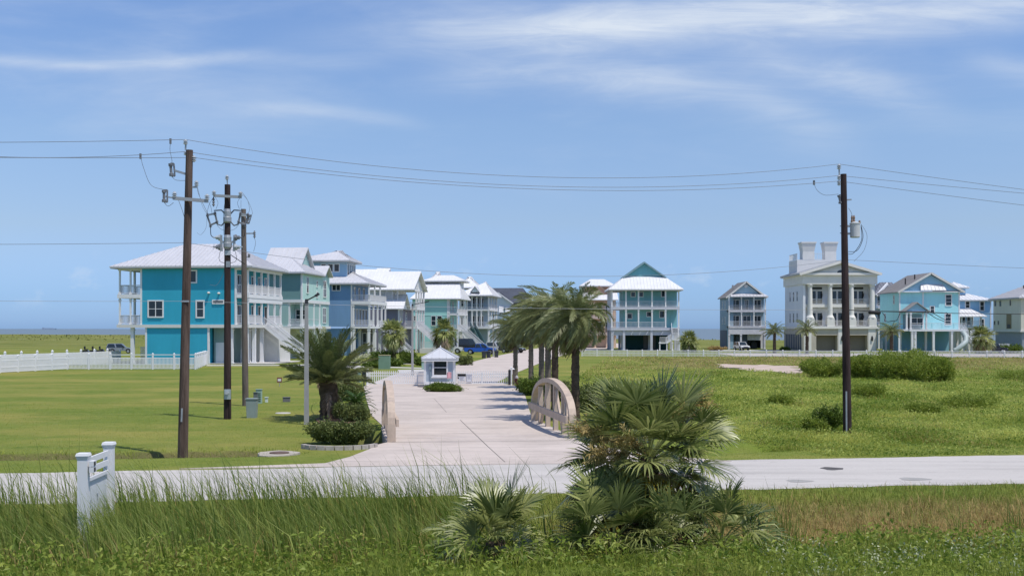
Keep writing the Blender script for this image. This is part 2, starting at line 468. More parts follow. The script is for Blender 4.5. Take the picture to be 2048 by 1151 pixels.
def build_roads():
    e = Vector((1, ROAD_K, 0)).normalized()
    road = []
    rr = random.Random(9)
    xs_ = [-300, -60] + [-30 + 0.35 * i + rr.uniform(-0.12, 0.12) for i in range(172)] + [60, 300]
    for x in xs_: road.append((x, 38.62 + ROAD_K * x + 0.06 * math.sin(x * 0.9) + rr.uniform(-0.05, 0.05)))
    near = [(x, 31.62 + 0.142 * x + 0.07 * math.sin(x * 0.7) + 0.05 * math.sin(x * 2.3) + rr.uniform(-0.09, 0.09)) for x in xs_[::-1]]
    sheet('road', near[::-1][0:0] + road[::-1] + near[::-1], 0.012, asphalt)
    # driveway apron and bridge deck
    left = [(-10.9, 37.3), G(650, 927), G(700, 914), G(738, 899), G(757, 889), (-5.05, 45.9), (-6.2, 54.2), G(742, 830), G(733, 800), G(727, 772)]
    right = [G(1032, 771), G(1050, 790), G(1061, 828), (1.05, 58.6), (1.3, 56.4), (2.85, 45.7), (3.4, 44.4), (4.6, 42.4), (6.6, 40.2), (7.6, 39.4)]
    drive = sheet('driveway', left + right, 0.03, concrete, 0.34)
    # the street behind the gate
    st = [G(*p) for p in ((727, 772), (790, 748), (850, 738), (905, 731), (950, 722), (985, 713), (1020, 706), (1060, 698), (1110, 692), (1230, 686))]
    st2 = [G(*p) for p in ((1300, 688), (1235, 695), (1180, 700), (1135, 707), (1082, 725), (1030, 746), (992, 765), (1032, 771))]
    sheet('street', st + st2, 0.022, concrete)
    side = [[(640, 722), (862, 727), (862, 729), (640, 724.2)], [(700, 730.5), (862, 735.6), (862, 737.6), (700, 732.6)],
            [(415, 729.5), (575, 729.5), (640, 727), (735, 732.5), (725, 738), (640, 733.5), (560, 731), (412, 731.5)],
            [(795, 739.5), (862, 737.9), (862, 741), (800, 746)]]
    for i, p in enumerate(side):
        sheet('pavement', [G(*q) for q in p], 0.012 + 0.005 * i, mat('pale_concrete', (0.50, 0.48, 0.45), 0.85, 0.1, 1.0))
    sheet('parking_apron', [G(*q) for q in ((1420, 702), (1570, 702), (1580, 699.5), (1440, 699.5))], 0.02, mat('pale_concrete', (0.5, 0.48, 0.45)))
    sheet('cross_street', [(38, 192.5), (130, 184), (130, 212), (38, 212)], 0.015, concrete)
    # saw-cut joints in the driveway concrete
    jm = mat('joint_tar', (0.10, 0.09, 0.08), 0.9, 0.2)
    j = MB()
    def jl(a, b, w):
        a = Vector((a[0], a[1], 0.034)); b = Vector((b[0], b[1], 0.034)); n = Vector((-(b - a).y, (b - a).x, 0)).normalized() * w / 2
        j.poly([a - n, b - n, b + n, a + n])
    jl(G(920, 840), G(975, 893), 0.03); jl(G(975, 893), G(1010, 925), 0.025)
    jl(G(868, 797), G(893, 825), 0.02)
    for yy in (46.2, 58.6, 71, 83):
        xl = (-4.9 if yy < 50 else -5.6 - 0.13 * (yy - 50)); xr = (2.6 if yy < 50 else 0.9)
        jl((xl, yy - 0.3), (xr, yy + 0.35), 0.035)
    tag(j.build('pavement_joint', jm), None, None, None, 'structure')
    # patched spots on the road
    for k, (px, py, w, h) in enumerate(((1665, 937, 22, 3.0), (1600, 962, 26, 2.6), (1830, 958, 30, 3))):
        c = G(px, py); mb = MB(); w_ = w / FPX * c[1]
        P = [(c[0] + w_ * math.cos(a) * (1 + 0.15 * math.sin(5 * a + k)), c[1] + h / (py - HY) * c[1] * math.sin(a) * (1 + 0.2 * math.cos(3 * a)) , 0.017) for a in np.linspace(0, 2 * math.pi, 20)[:-1]]
        mb.poly(P)
        struct(mb.build('road_patch', mat('dark_patch', (0.10, 0.095, 0.09), 0.9, 0.3) if k == 0 else mat('faint_patch', (0.33, 0.32, 0.3), 0.9, 0.15)))
    # bare sand in the field and a mulch bed
    c = (28.5, 128)
    P = []
    for a in np.linspace(0, 2 * math.pi, 40)[:-1]:
        r = 1 + 0.18 * math.sin(3 * a + 1) + 0.14 * math.sin(7 * a) + 0.1 * math.sin(13 * a)
        P.append((c[0] + 4.7 * r * math.cos(a) , c[1] + 12 * r * math.sin(a)))
    mb = MB(); mb.slab([(p[0], p[1], 0.24) for p in P], 0.6)
    struct(mb.build('bare_sand', mat('sand', (0.50, 0.40, 0.33), 0.95, 0.2, 0.8, 0.02, 8)))
    mulch = mat('mulch', (0.16, 0.10, 0.065), 0.95, 0.4, 3.0, 0.05, 20)
    sheet('mulch_bed', [G(*q) for q in ((630, 838), (650, 832), (690, 808), (722, 800), (732, 822), (728, 850), (722, 868), (690, 872), (640, 850))], 0.03, mulch)
    # the sea
    sea = bpy.data.materials.new('sea_water'); sea.use_nodes = True
    t = sea.node_tree; b = t.nodes['Principled BSDF']
    b.inputs['Base Color'].default_value = (0.15, 0.2, 0.235, 1); b.inputs['Roughness'].default_value = 0.45; b.inputs['Specular IOR Level'].default_value = 0.22
    n = t.nodes.new('ShaderNodeTexNoise'); n.inputs['Scale'].default_value = 0.12; n.inputs['Detail'].default_value = 8
    g = t.nodes.new('ShaderNodeNewGeometry'); mp = t.nodes.new('ShaderNodeMapping'); mp.inputs['Scale'].default_value = (0.3, 1, 1)
    t.links.new(g.outputs['Position'], mp.inputs[0]); t.links.new(mp.outputs[0], n.inputs['Vector'])
    bp = t.nodes.new('ShaderNodeBump'); bp.inputs['Distance'].default_value = 0.8; bp.inputs['Strength'].default_value = 0.6
    t.links.new(n.outputs['Fac'], bp.inputs['Height']); t.links.new(bp.outputs[0], b.inputs['Normal'])
    mb = MB(); mb.poly([(-60000, 420, -1.2), (60000, 420, -1.2), (60000, 90000, -1.2), (-60000, 90000, -1.2)])
    struct(mb.build('sea', sea))
build_roads()
# ================================================================== house kit
white = mat('white_trim', (0.74, 0.74, 0.75), 0.5, 0.03, 2)
offwhite = mat('off_white', (0.66, 0.65, 0.62), 0.6, 0.05, 1)
roofmetal = mat('metal_roof', (0.55, 0.55, 0.575), 0.45, 0.05, 0.4, spec=0.35, stain=((1.2, (1, 1, 0.3), 0.12, 0.5, 0.8),))
roofwhite = mat('white_metal_roof', (0.70, 0.70, 0.71), 0.45, 0.05, 0.4, spec=0.35, stain=((1.2, (1, 1, 0.3), 0.08, 0.5, 0.8),))
roofgrey = mat('grey_roof', (0.30, 0.29, 0.29), 0.7, 0.10, 0.6)
roofdark = mat('dark_roof', (0.075, 0.085, 0.11), 0.6, 0.12, 0.6)
soffit = mat('soffit', (0.5, 0.5, 0.5), 0.8, 0.04)
railm = mat('rail_paint', (0.66, 0.66, 0.68), 0.55, 0.03)
deckm = mat('deck_board', (0.42, 0.40, 0.39), 0.8, 0.1)
doorm = mat('door_paint', (0.70, 0.69, 0.67), 0.5, 0.03)
shade = mat('painted_dark', (0.10, 0.10, 0.105), 0.9, 0.1)  # dark paint standing in for shaded openings, also on dark doors
def glass():
    m = MATS.get('window_glass')
    if m: return m
    m = mat('window_glass', (0.02, 0.03, 0.038), 0.06, 0.5, 0.35, spec=0.6)
    return m
def siding(name, col, rough=0.65, ds=0.2):
    lu = 0.25 * col[0] + 0.6 * col[1] + 0.15 * col[2]; col = tuple(c + (lu - c) * ds for c in col)
    return mat(name, tuple(min(0.8, c * 1.72) for c in col), rough, 0.06, 0.45, wave=0.004, wscale=0.9 * 2.2, stretch=(1, 1, 0.25), stain=((0.7, (1, 1, 0.12), 0.10, 0.5, 0.8),))

class House:
    """u to the right along the front, v into depth, z up; origin at a front corner on the ground"""
    def __init__(s, name, label, px0, Y0, yaw, group=None, cat='house', X0=None):
        s.k = Y0 / FPX; s.px0 = px0; s.Y0 = Y0
        s.o = thing(name, label, cat, (X(px0, Y0) if X0 is None else X0, Y0, 0), -R(yaw), group)
        s.yaw = R(yaw); s.rm = roofmetal
    def U(s, px): return (px - s.px0) * s.k / math.cos(s.yaw)
    def Z(s, py, dv=0.0): return CH - (py - HY) * (s.Y0 + dv) / FPX
    def box(s, name, m, u0, u1, v0, v1, z0, z1, bevel=0):
        return MB().box(u0, u1, v0, v1, z0, z1).build(name, m, s.o, bevel=bevel)
    def mesh(s, name, m, fn, parent=None):
        b = MB(); fn(b); return b.build(name, m, parent or s.o)
    def on(s, face, at, a, d, z):
        """point on a facade: a along it, d proud of it"""
        if face == 'F': return (a, at - d, z)
        if face == 'R': return (at + d, a, z)
        if face == 'L': return (at - d, a, z)
        return (a, at + d, z)
    def win(s, face, at, a, z, w, h, bars=1, vb=0, fw=0.13, fm=None, name='window', glassm=None, sill=True):
        """framed window; a = centre, z = sill height"""
        f = MB()
        def bx(a0, a1, d0, d1, z0, z1):
            p, q = s.on(face, at, a0, d0, z0), s.on(face, at, a1, d1, z1)
            f.box(p[0], q[0], p[1], q[1], z0, z1)
        d = 0.07
        bx(a - w / 2 - fw, a - w / 2, 0, d, z - fw, z + h + fw); bx(a + w / 2, a + w / 2 + fw, 0, d, z - fw, z + h + fw)
        bx(a - w / 2, a + w / 2, 0, d, z + h, z + h + fw); bx(a - w / 2, a + w / 2, 0, d + (0.05 if sill else 0), z - fw, z)
        for i in range(bars):
            zz = z + h * (i + 1) / (bars + 1); bx(a - w / 2, a + w / 2, 0.012, d - 0.01, zz - 0.035, zz + 0.035)
        for i in range(vb):
            aa = a - w / 2 + w * (i + 1) / (vb + 1); bx(aa - 0.05, aa + 0.05, 0.014, d - 0.006, z + 0.001, z + h - 0.001)
        fo = f.build(name, fm or white, s.o)
        p, q = s.on(face, at, a - w / 2, 0.004, z), s.on(face, at, a + w / 2, 0.03, z + h)
        g = MB(); g.box(p[0], q[0], p[1], q[1], z, z + h); g.build('pane', glassm or glass(), fo)
        return fo
    def door(s, face, at, a, z, w, h, m=None, name='door', panels=0):
        f = MB()
        p, q = s.on(face, at, a - w / 2, 0, z), s.on(face, at, a + w / 2, 0.05, z + h)
        f.box(p[0], q[0], p[1], q[1], z, z + h)
        for i in range(panels):
            z0 = z + h * (i + 0.1) / panels; z1 = z + h * (i + 0.9) / panels
            p, q = s.on(face, at, a - w / 2 + 0.1, 0.05, z), s.on(face, at, a + w / 2 - 0.1, 0.08, z)
            f.box(p[0], q[0], p[1], q[1], z0, z1)
        return f.build(name, m or doorm, s.o)
    def col(s, u, v, z0, z1, w=0.3, m=None, cap=True):
        b = MB(); b.box(u - w / 2, u + w / 2, v - w / 2, v + w / 2, z0, z1)
        if cap:
            c = w / 2 + 0.06
            b.box(u - c, u + c, v - c, v + c, z1 - 0.34, z1 - 0.2); b.box(u - c, u + c, v - c, v + c, z0 + 0.02, z0 + 0.25)
        return b.build('column', m or white, s.o)
    def cols(s, us, vs, z0, z1, w=0.3, m=None):
        for u in us:
            for v in vs: s.col(u, v, z0, z1, w, m)
    def railing(s, p, q, z, h=1.05, sp=0.16, m=None, parent=None, name='railing', bw=0.05):
        """p, q = (u, v) ends; may slope with z=(za, zb)"""
        za, zb = z if isinstance(z, tuple) else (z, z)
        P, Q = Vector((*p, za)), Vector((*q, zb)); b = MB()
        up = Vector((0, 0, 1))
        b.bar(P + up * h, Q + up * h, 0.1, 0.07); b.bar(P + up * 0.13, Q + up * 0.13, 0.06, 0.06)
        n = max(2, int((Q - P).length / sp))
        for i in range(n + 1):
            c = P.lerp(Q, i / n); b.box(c.x - bw / 2, c.x + bw / 2, c.y - bw / 2, c.y + bw / 2, c.z + 0.13, c.z + h)
        return b.build(name, m or railm, parent or s.o)
    def deck(s, u0, u1, v0, v1, z, t=0.35, m=None):
        return s.box('deck', m or white, u0, u1, v0, v1, z - t, z)
    def roof(s, faces, m=None, t=0.2, seam=0.75, name='roof', fascia=None):
        """planar roof faces (3-D polygons), each a slab with standing seams running down the slope"""
        b = MB()
        for P in faces:
            P = [Vector(p) for p in P]
            b.slab(P, t)
            n = (P[1] - P[0]).cross(P[2] - P[0])
            if len(P) > 3 and n.length < 1e-6: n = (P[2] - P[1]).cross(P[3] - P[1])
            n.normalize()
            if n.z < 0: n = -n
            if seam and n.z < 0.995:
                hz = Vector((0, 0, 1)).cross(n).normalized(); dn = hz.cross(n)
                o = P[0]; A = [((p - o).dot(hz), (p - o).dot(dn)) for p in P]
                lo, hi = min(a[0] for a in A), max(a[0] for a in A)
                k = math.ceil((lo + 0.05) / seam)
                while k * seam < hi - 0.05:
                    x = k * seam; ys = []
                    for i in range(len(A)):
                        (x0, y0), (x1, y1) = A[i], A[(i + 1) % len(A)]
                        if (x0 - x) * (x1 - x) < 0: ys.append(y0 + (y1 - y0) * (x - x0) / (x1 - x0))
                    if len(ys) >= 2 and max(ys) - min(ys) > 0.2:
                        a, c = o + hz * x + dn * (min(ys) + 0.04) + n * 0.03, o + hz * x + dn * (max(ys) - 0.02) + n * 0.03
                        b.bar(a, c, 0.055, 0.07, n)
                    k += 1
        return b.build(name, m or s.rm, s.o)
    def hip(s, u0, u1, v0, v1, z, rise, ra, rb, axis='u', m=None, t=0.22, seam=0.75, soff=True, name='roof'):
        """hipped roof over an eave rectangle; ra / rb = ridge inset at the two ends (0 = gable end)"""
        if axis == 'u':
            vm = (v0 + v1) / 2; a, c = (u0 + ra, vm, z + rise), (u1 - rb, vm, z + rise)
            fs = [[(u0, v0, z), (u1, v0, z), c, a], [(u1, v1, z), (u0, v1, z), a, c]]
            if ra > 0: fs.append([(u0, v1, z), (u0, v0, z), a])
            if rb > 0: fs.append([(u1, v0, z), (u1, v1, z), c])
        else:
            um = (u0 + u1) / 2; a, c = (um, v0 + ra, z + rise), (um, v1 - rb, z + rise)
            fs = [[(u0, v1, z), (u0, v0, z), a, c], [(u1, v0, z), (u1, v1, z), c, a]]
            if ra > 0: fs.append([(u0, v0, z), (u1, v0, z), a])
            if rb > 0: fs.append([(u1, v1, z), (u0, v1, z), c])
        # merge zero-length ridges of a pyramid
        fs = [[p for i, p in enumerate(f) if (Vector(p) - Vector(f[i - 1])).length > 1e-4] for f in fs]
        r = s.roof(fs, m, t, seam, name)
        if soff: s.box('soffit', soffit, u0 + 0.06, u1 - 0.06, v0 + 0.06, v1 - 0.06, z - t - 0.1, z - t - 0.012)
        return r
    def gablewall(s, m, axis, at, c, half, z, rise, th=0.2):
        """triangular wall; axis 'F' faces the front (at = v), 'R' faces +u (at = u)"""
        b = MB()
        if axis == 'F': b.extrude([(c - half, at, z), (c + half, at, z), (c, at, z + rise)], (0, th, 0))
        else: b.extrude([(at, c - half, z), (at, c + half, z), (at, c, z + rise)], (-th, 0, 0))
        return b.build('gable_wall', m, s.o)
    def stairs(s, u0, v0, z0, u1, v1, z1, w, m=None, rails=(0, 1), name='stair', n=None):
        """flight from the top (u0,v0,z0) down to (u1,v1,z1)"""
        A, B_ = Vector((u0, v0, z0)), Vector((u1, v1, z1)); d = Vector((u1 - u0, v1 - v0, 0)); n_ = Vector((-d.y, d.x, 0)).normalized()
        b = MB()
        for sd in (-1, 1): b.bar(A + n_ * sd * w / 2 - Vector((0, 0, 0.15)), B_ + n_ * sd * w / 2 - Vector((0, 0, 0.15)), 0.09, 0.34)
        n = n or max(4, int(abs(z0 - z1) / 0.19))
        dd = d.normalized()
        for i in range(n):
            c = A.lerp(B_, (i + 0.5) / n)
            b.bar(c - n_ * (w / 2 - 0.05), c + n_ * (w / 2 - 0.05), 0.28, 0.05)
        o = b.build(name, m or white, s.o)
        for sd in rails:
            k = -1 if sd == 0 else 1
            p, q = A + n_ * k * w / 2, B_ + n_ * k * w / 2
            s.railing((p.x, p.y), (q.x, q.y), (z0, z1), 1.0, 0.2, m or railm, o)
        return o
    def porch(s, u0, u1, v, floors, ncol, depth, zbase, w=0.28, face='F', railsp=0.16, m=None, colm=None, rm=None):
        """stacked verandas: floors = [(deck z, ceiling z)...] columns along a front or side line"""
        P = [u0 + (u1 - u0) * i / (ncol - 1) for i in range(ncol)]
        for zf, zc in floors:
            for p in P:
                if face == 'F': s.col(p, v, zf, zc, w, colm)
                else: s.col(v, p, zf, zc, w, colm)
            for a, c in zip(P, P[1:]):
                if face == 'F': s.railing((a + w / 2, v), (c - w / 2, v), zf, 1.05, railsp, rm)
                else: s.railing((v, a + w / 2), (v, c - w / 2), zf, 1.05, railsp, rm)
# ================================================================== the houses
YAW = 7.0
def line_x(Y): return -34.0 + 0.1228 * (Y - 147)

def house_teal():
    h = House('beach_house', 'bright teal three-level stilt house with hipped white metal roof beside the open lawn', 497, 147, YAW)
    teal = siding('teal_siding', (0.022, 0.222, 0.315), ds=0.0); sage = siding('sage_siding', (0.13, 0.21, 0.20))
    U = h.U; D = 13.5
    zl, zu, ze = 5.15, 9.1, 12.55
    wl, wr = U(275), U(469)
    lo, hi = U(225), 0.0
    h.box('wall', teal, wl, wr, 0.0, D, zl, ze)
    h.box('wall', teal, U(285), U(412), 0.05, D - 3, 0, zl - 0.42)
    h.box('wall', sage, U(415.5), U(438), 1.6, D - 3, 0, zl - 0.42)
    h.box('wall', offwhite, U(438), U(520), 7.5, D - 1, 0, zl - 0.42)
    for a in (wl - 0.1, wr + 0.1): h.box('corner_board', white, a - 0.12, a + 0.12, -0.06, 0.14, zl, ze - 0.02)
    h.box('corner_board', white, U(413.8) - 0.12, U(413.8) + 0.12, 0.0, 0.22, 0, zl - 0.43)
    h.box('corner_board', white, U(283.5) - 0.12, U(283.5) + 0.12, 0.0, 0.22, 0, zl - 0.43)
    # floor bands
    h.box('deck', offwhite, lo - 0.15, hi + 0.1, -0.16, D, zl - 0.42, zl)
    h.box('deck', white, lo - 0.1, wl - 0.22, -0.1, D, zu - 0.5, zu)
    h.box('deck', white, wr + 0.22, hi + 0.08, -0.1, D, zu - 0.5, zu)
    h.box('frieze', white, lo, wl - 0.23, -0.05, 0.2, ze - 0.35, ze); h.box('frieze', white, wr + 0.23, hi, -0.05, 0.2, ze - 0.35, ze)
    h.box('frieze', white, hi - 0.2, hi + 0.03, 0.2, D, ze - 0.45, ze); h.box('frieze', white, hi - 0.2, hi + 0.03, 0.2, D, zu - 1.1, zu - 0.52)
    h.box('soffit', soffit, lo, wl, 0.21, D, ze - 0.3, ze - 0.04)
    # left verandas
    for zf, zc in ((zl, zu - 0.5), (zu, ze)):
        h.cols([lo + 0.15, (lo + wl) / 2], [0.15], zf, zc, 0.2); h.cols([lo + 0.15], [D * 0.33, D * 0.66, D - 0.2], zf, zc, 0.24)
        h.col((lo + wl) / 2 + 0.2, D - 0.2, zf, zc, 0.22); h.col(wl - 0.3, D - 0.2, zf, zc, 0.22)
        h.railing((lo + 0.2, 0.12), (wl - 0.2, 0.12), zf, 1.2); h.railing((lo + 0.2, 0.3), (lo + 0.2, D), zf, 1.2, 0.3); h.railing((lo + 0.3, D - 0.2), (wl, D - 0.2), zf, 1.2, 0.22)
    h.cols([lo + 1.8, lo + 5.0], [0.4, D - 0.6], 0, zl - 0.42, 0.42)
    h.cols([lo + 1.8], [D / 2], 0, zl - 0.42, 0.42)
    b = MB()
    for i in range(9): b.box(lo + 2.1, wl + 0.4, 2.0, 2.06, 0.1 + i * 0.24, 0.28 + i * 0.24)
    b.build('lattice_screen', offwhite, h.o)
    # right verandas
    for zf, zc in ((zl, zu - 0.5), (zu, ze)):
        h.col(-0.16, 0.14, zf, zc, 0.26)
        h.railing((wr + 0.25, 0.12), (-0.3, 0.12), zf, 1.2)
        P = [0.14 + (D - 0.4) * i / 5 for i in range(6)]
        for p in P[1:]: h.col(-0.16, p, zf, zc, 0.24)
        for i, (a, c) in enumerate(zip(P, P[1:])):
            if zf == zl and i == 2: continue
            h.railing((-0.16, a + 0.15), (-0.16, c - 0.15), zf, 1.2)
        for i, p in enumerate(P[:-1]): h.win('R', wr, p + 1.3, zf + 0.15, 1.3, 2.3, 0, 0)
    h.cols([U(460), U(491), -0.4], [0.4], 0, zl - 0.42, 0.4); h.cols([-0.4], [3.2, 6.2, 9.2, D - 0.6], 0, zl - 0.42, 0.42)
    h.cols([U(470)], [5.0], 0, zl - 0.42, 0.35)
    h.door('F', 1.6, U(428.5), 0.05, 1.15, 2.75, white, panels=1)
    h.railing((U(441), 2.4), (U(452), 2.4), 0, 2.0, 0.14, white, name='gate_panel')
    h.railing((U(462), 3.4), (U(480), 3.4), 0, 1.9, 0.14, white, name='gate_panel')
    # windows
    zz = h.Z
    h.win('F', 0, U(304), zz(632), 1.85, 1.95, 1, 1, 0.18); h.win('F', 0, U(397), zz(633), 0.85, 2.0, 1, 0, 0.18)
    h.win('F', 0, U(382), zz(563), 0.8, 1.4, 0, 0, 0.18); h.win('F', 0, U(434.5), zz(605.5), 1.35, 0.3, 0, 0, 0.14)
    for px, py in ((416, 585), (437, 586)):
        b = MB(); c = (U(px), -0.2, zz(py)); b.tube([(c[0], 0, c[2]), (c[0], -0.22, c[2])], 0.12, 8); b.lathe((c[0], -0.28, c[2] - 0.12), [(0.1, 0), (0.2, 0.1), (0.12, 0.26)], 8)
        b.build('wall_light', offwhite, h.o)
    # stair to the right
    h.stairs(0.1, 6.3, zl, 6.6, 6.3, 0.2, 1.5)
    h.box('slab', mat('pale_concrete', (0.5, 0.48, 0.45)), U(412), 3.0, 0.2, D, 0.02, 0.12)
    # roof
    h.hip(U(212), 0.75, -0.75, D + 0.75, ze + 0.2, 3.35, 7.2, 6.0, seam=0.6)
    b = MB()
    for px in (396, 404): b.tube([(U(px), 4.9, ze + 2.4), (U(px), 4.9, ze + 3.4)], 0.06, 6)
    b.build('vent_pipe', roofmetal, h.o)

def house_seafoam():
    Y = 172; h = House('beach_house', 'pale seafoam stilt house with white columns just behind the bright teal house', 603, Y, YAW)
    U = h.U; D = 14.7; sf = siding('seafoam_siding', (0.17, 0.29, 0.28)); sfd = mat('board_batten', (0.16, 0.29, 0.29), 0.7, 0.08, 3, stretch=(6, 6, 0.1))
    zl, zu, ze = 5.0, 8.85, 13.0
    w0 = U(520)
    h.box('wall', sfd, w0, 0, 0, D, zu, ze)
    h.box('wall', sf, w0, U(576), 0, D, zl, zu - 0.3); h.box('wall', sf, U(576), U(603) - 0.02, 3.2, D, zl, zu - 0.3); 
    h.box('wall', sf, -1.5, 0, 9.5, D, zl, zu - 0.3)
    h.box('wall', siding('seafoam_sunlit', (0.25, 0.40, 0.37)), 0.0, 0.12, 0.0, D, zu, ze)  # paler coat paints the sunlit look of the street side
    h.box('wall', offwhite, w0 + 1, -1, 4, D, 0, zl - 0.4)
    h.box('band', white, w0, 0.16, -0.1, D, zu - 0.3, zu + 0.15); h.box('band', white, -0.12, 0.14, -0.05, 0.14, zu + 0.16, ze)
    h.box('deck', white, w0, 0.3, -0.2, D, zl - 0.4, zl)
    for v in (0.2, 3.0, 6.2, 9.3): h.col(-0.05, v, zl, zu - 0.3, 0.32); h.col(-0.05, v, 0, zl - 0.4, 0.4)
    h.col(U(577), 0.2, zl, zu - 0.3, 0.3)
    for a, c in ((0.4, 2.8), (3.2, 6.0), (6.4, 9.1)): h.railing((-0.05, a), (-0.05, c), zl)
    h.railing((U(578), 0.15), (-0.2, 0.15), zl)
    for a, z, w, hh in ((2.6, zu + 1.3, 0.8, 2.3), (7.6, zu + 2.4, 0.5, 0.8), (7.6, zu + 0.7, 0.5, 0.8), (11.8, zu + 0.9, 1.5, 2.5)): h.win('R', 0.12, a, z, w, hh, 1, 1 if w > 1 else 0)
    h.win('R', 0.0, 12.0, zl + 0.6, 1.5, 2.3, 1, 1)
    h.win('F', 3.2, U(583), zl + 0.9, 0.6, 1.6); h.win('F', 3.2, U(596), zl + 0.9, 0.6, 1.6)
    h.hip(U(495), 0.7, -0.7, D * 0.72, ze + 0.2, 2.5, 4, 4.0, 'u')
    # taller cross gable facing the street
    h.roof([[(w0 - 1, 3.6, ze + 1.2), (-1.2, 3.6, ze + 1.2), (-1.2, 7.3, ze + 4.4), (w0 - 1, 7.3, ze + 4.4)],
            [(w0 - 1, 11.0, ze + 1.2), (w0 - 1, 7.3, ze + 4.4), (-1.2, 7.3, ze + 4.4), (-1.2, 11.0, ze + 1.2)]])
    h.gablewall(sf, 'R', -1.7, 7.3, 3.3, ze + 0.9, 3.1)
    h.roof([[(-3.5, 9.6, ze + 0.1), (0.9, 9.6, ze + 0.1), (0.9, 11.9, ze + 1.75), (-3.5, 11.9, ze + 1.75)],
            [(-3.5, 14.2, ze + 0.1), (-3.5, 11.9, ze + 1.75), (0.9, 11.9, ze + 1.75), (0.9, 14.2, ze + 0.1)]], name='roof')
    h.gablewall(sf, 'R', 0.14, 11.9, 2.1, ze - 0.1, 1.55)
    h.box('wall', sf, w0 + 2, -1.72, 4.2, 10.4, ze, ze + 1.0)

def house_blue():
    Y = 193; h = House('beach_house', 'slate blue stilt house with windowed lookout tower and white stacked decks', 703, Y, YAW)
    U = h.U; D = 12; bl = siding('blue_siding', (0.085, 0.19, 0.34)); tw = siding('tower_siding', (0.15, 0.28, 0.40))
    zl, zu, ze = 5.0, 9.3, 12.2; w0 = U(640)
    h.box('wall', bl, w0, 0, 0, D, zl, ze); h.box('wall', bl, w0 + 0.2, -0.3, 0.5, D, 0, zl - 0.35)
    h.box('corner_board', white, -0.12, 0.1, -0.06, 0.15, 0.3, ze)
    h.win('F', 0, U(672), h.Z(580), 1.3, 0.85, 0, 1)
    R1 = U(740)
    h.box('deck', white, -0.0, R1 + 0.1, -0.1, D, zl - 0.35, zl); h.box('deck', white, 0.0, R1 + 0.15, -0.12, D, zu - 0.55, zu)
    h.box('wall', mat('lattice_grey', (0.25, 0.25, 0.27), 0.8, 0.2, 4), 0.3, R1 - 0.8, 5.0, 5.2, 0.2, zl - 0.36)
    for zf, zc in ((zl, zu - 0.55),):
        h.cols([0.3, R1 - 0.1], [0.1], zf, zc, 0.26); h.cols([R1 - 0.1], [3, 6, 9, D - 0.2], zf, zc, 0.26)
        h.railing((0.3, 0.05), (R1 - 0.2, 0.05), zf)
        for a in (0.2, 6.1, 9.1): h.railing((R1 - 0.1, a), (R1 - 0.1, a + 2.8), zf)
    h.railing((0.2, 0.05), (R1, 0.05), zu); h.railing((R1, 0.1), (R1, D), zu, bw=0.07)
    h.cols([0.4, R1 - 0.2], [0.2, 4, 8, D - 0.3], 0, zl - 0.35, 0.4)
    for a in (1.5, 3.6, 5.7, 7.8, 9.9): h.win('R', 0, a, zl + 0.3, 1.2, 2.6, 0, 1); 
    for a in (2.0, 5.0, 8.2): h.win('R', 0, a, zu + 0.4, 1.0, 1.9, 0)
    for u in (1.0, 2.0, 2.7): h.win('F', 5.0, u, 0.6, 0.55, 3.2, 1)
    # upper room behind the roof deck, seen pale blue
    h.win('F', 0.0, U(660), zl + 0.5, 0.1, 0.1) if False else None
    h.hip(U(620), 3.2, -0.7, D + 0.4, ze + 0.15, 2.2, 6, 5.0)
    for v in (0.1, 4, 8): h.col(3.0, v + 0.1, zu, ze - 0.1, 0.22)
    # lookout tower
    t0, t1 = U(601), U(683); tz0, tz1 = ze + 0.9, h.Z(522.5, 4)
    h.box('tower', tw, t0, t1, 3.0, 9.0, tz0, tz1)
    for px in (636, 650, 663): h.win('F', 3.0, U(px) * 1.0, tz1 - 1.75, 0.8, 1.2, 0)
    h.win('F', 3.0, U(672), tz1 - 2.4, 0.9, 1.7, 0) if False else None
    for v in (4.0, 5.5, 7.0, 8.3): h.win('R', t1, v, tz1 - 2.3, 0.95, 1.8, 0, 0, 0.1)
    h.hip(t0 - 3.5, t1 + 1.0, 2.0, 10.0, tz1 + 0.15, 1.9, 9.0, 3.6)
    h.stairs(R1, 8.0, zl, R1 + 5.5, 8.0, 0.2, 1.4)

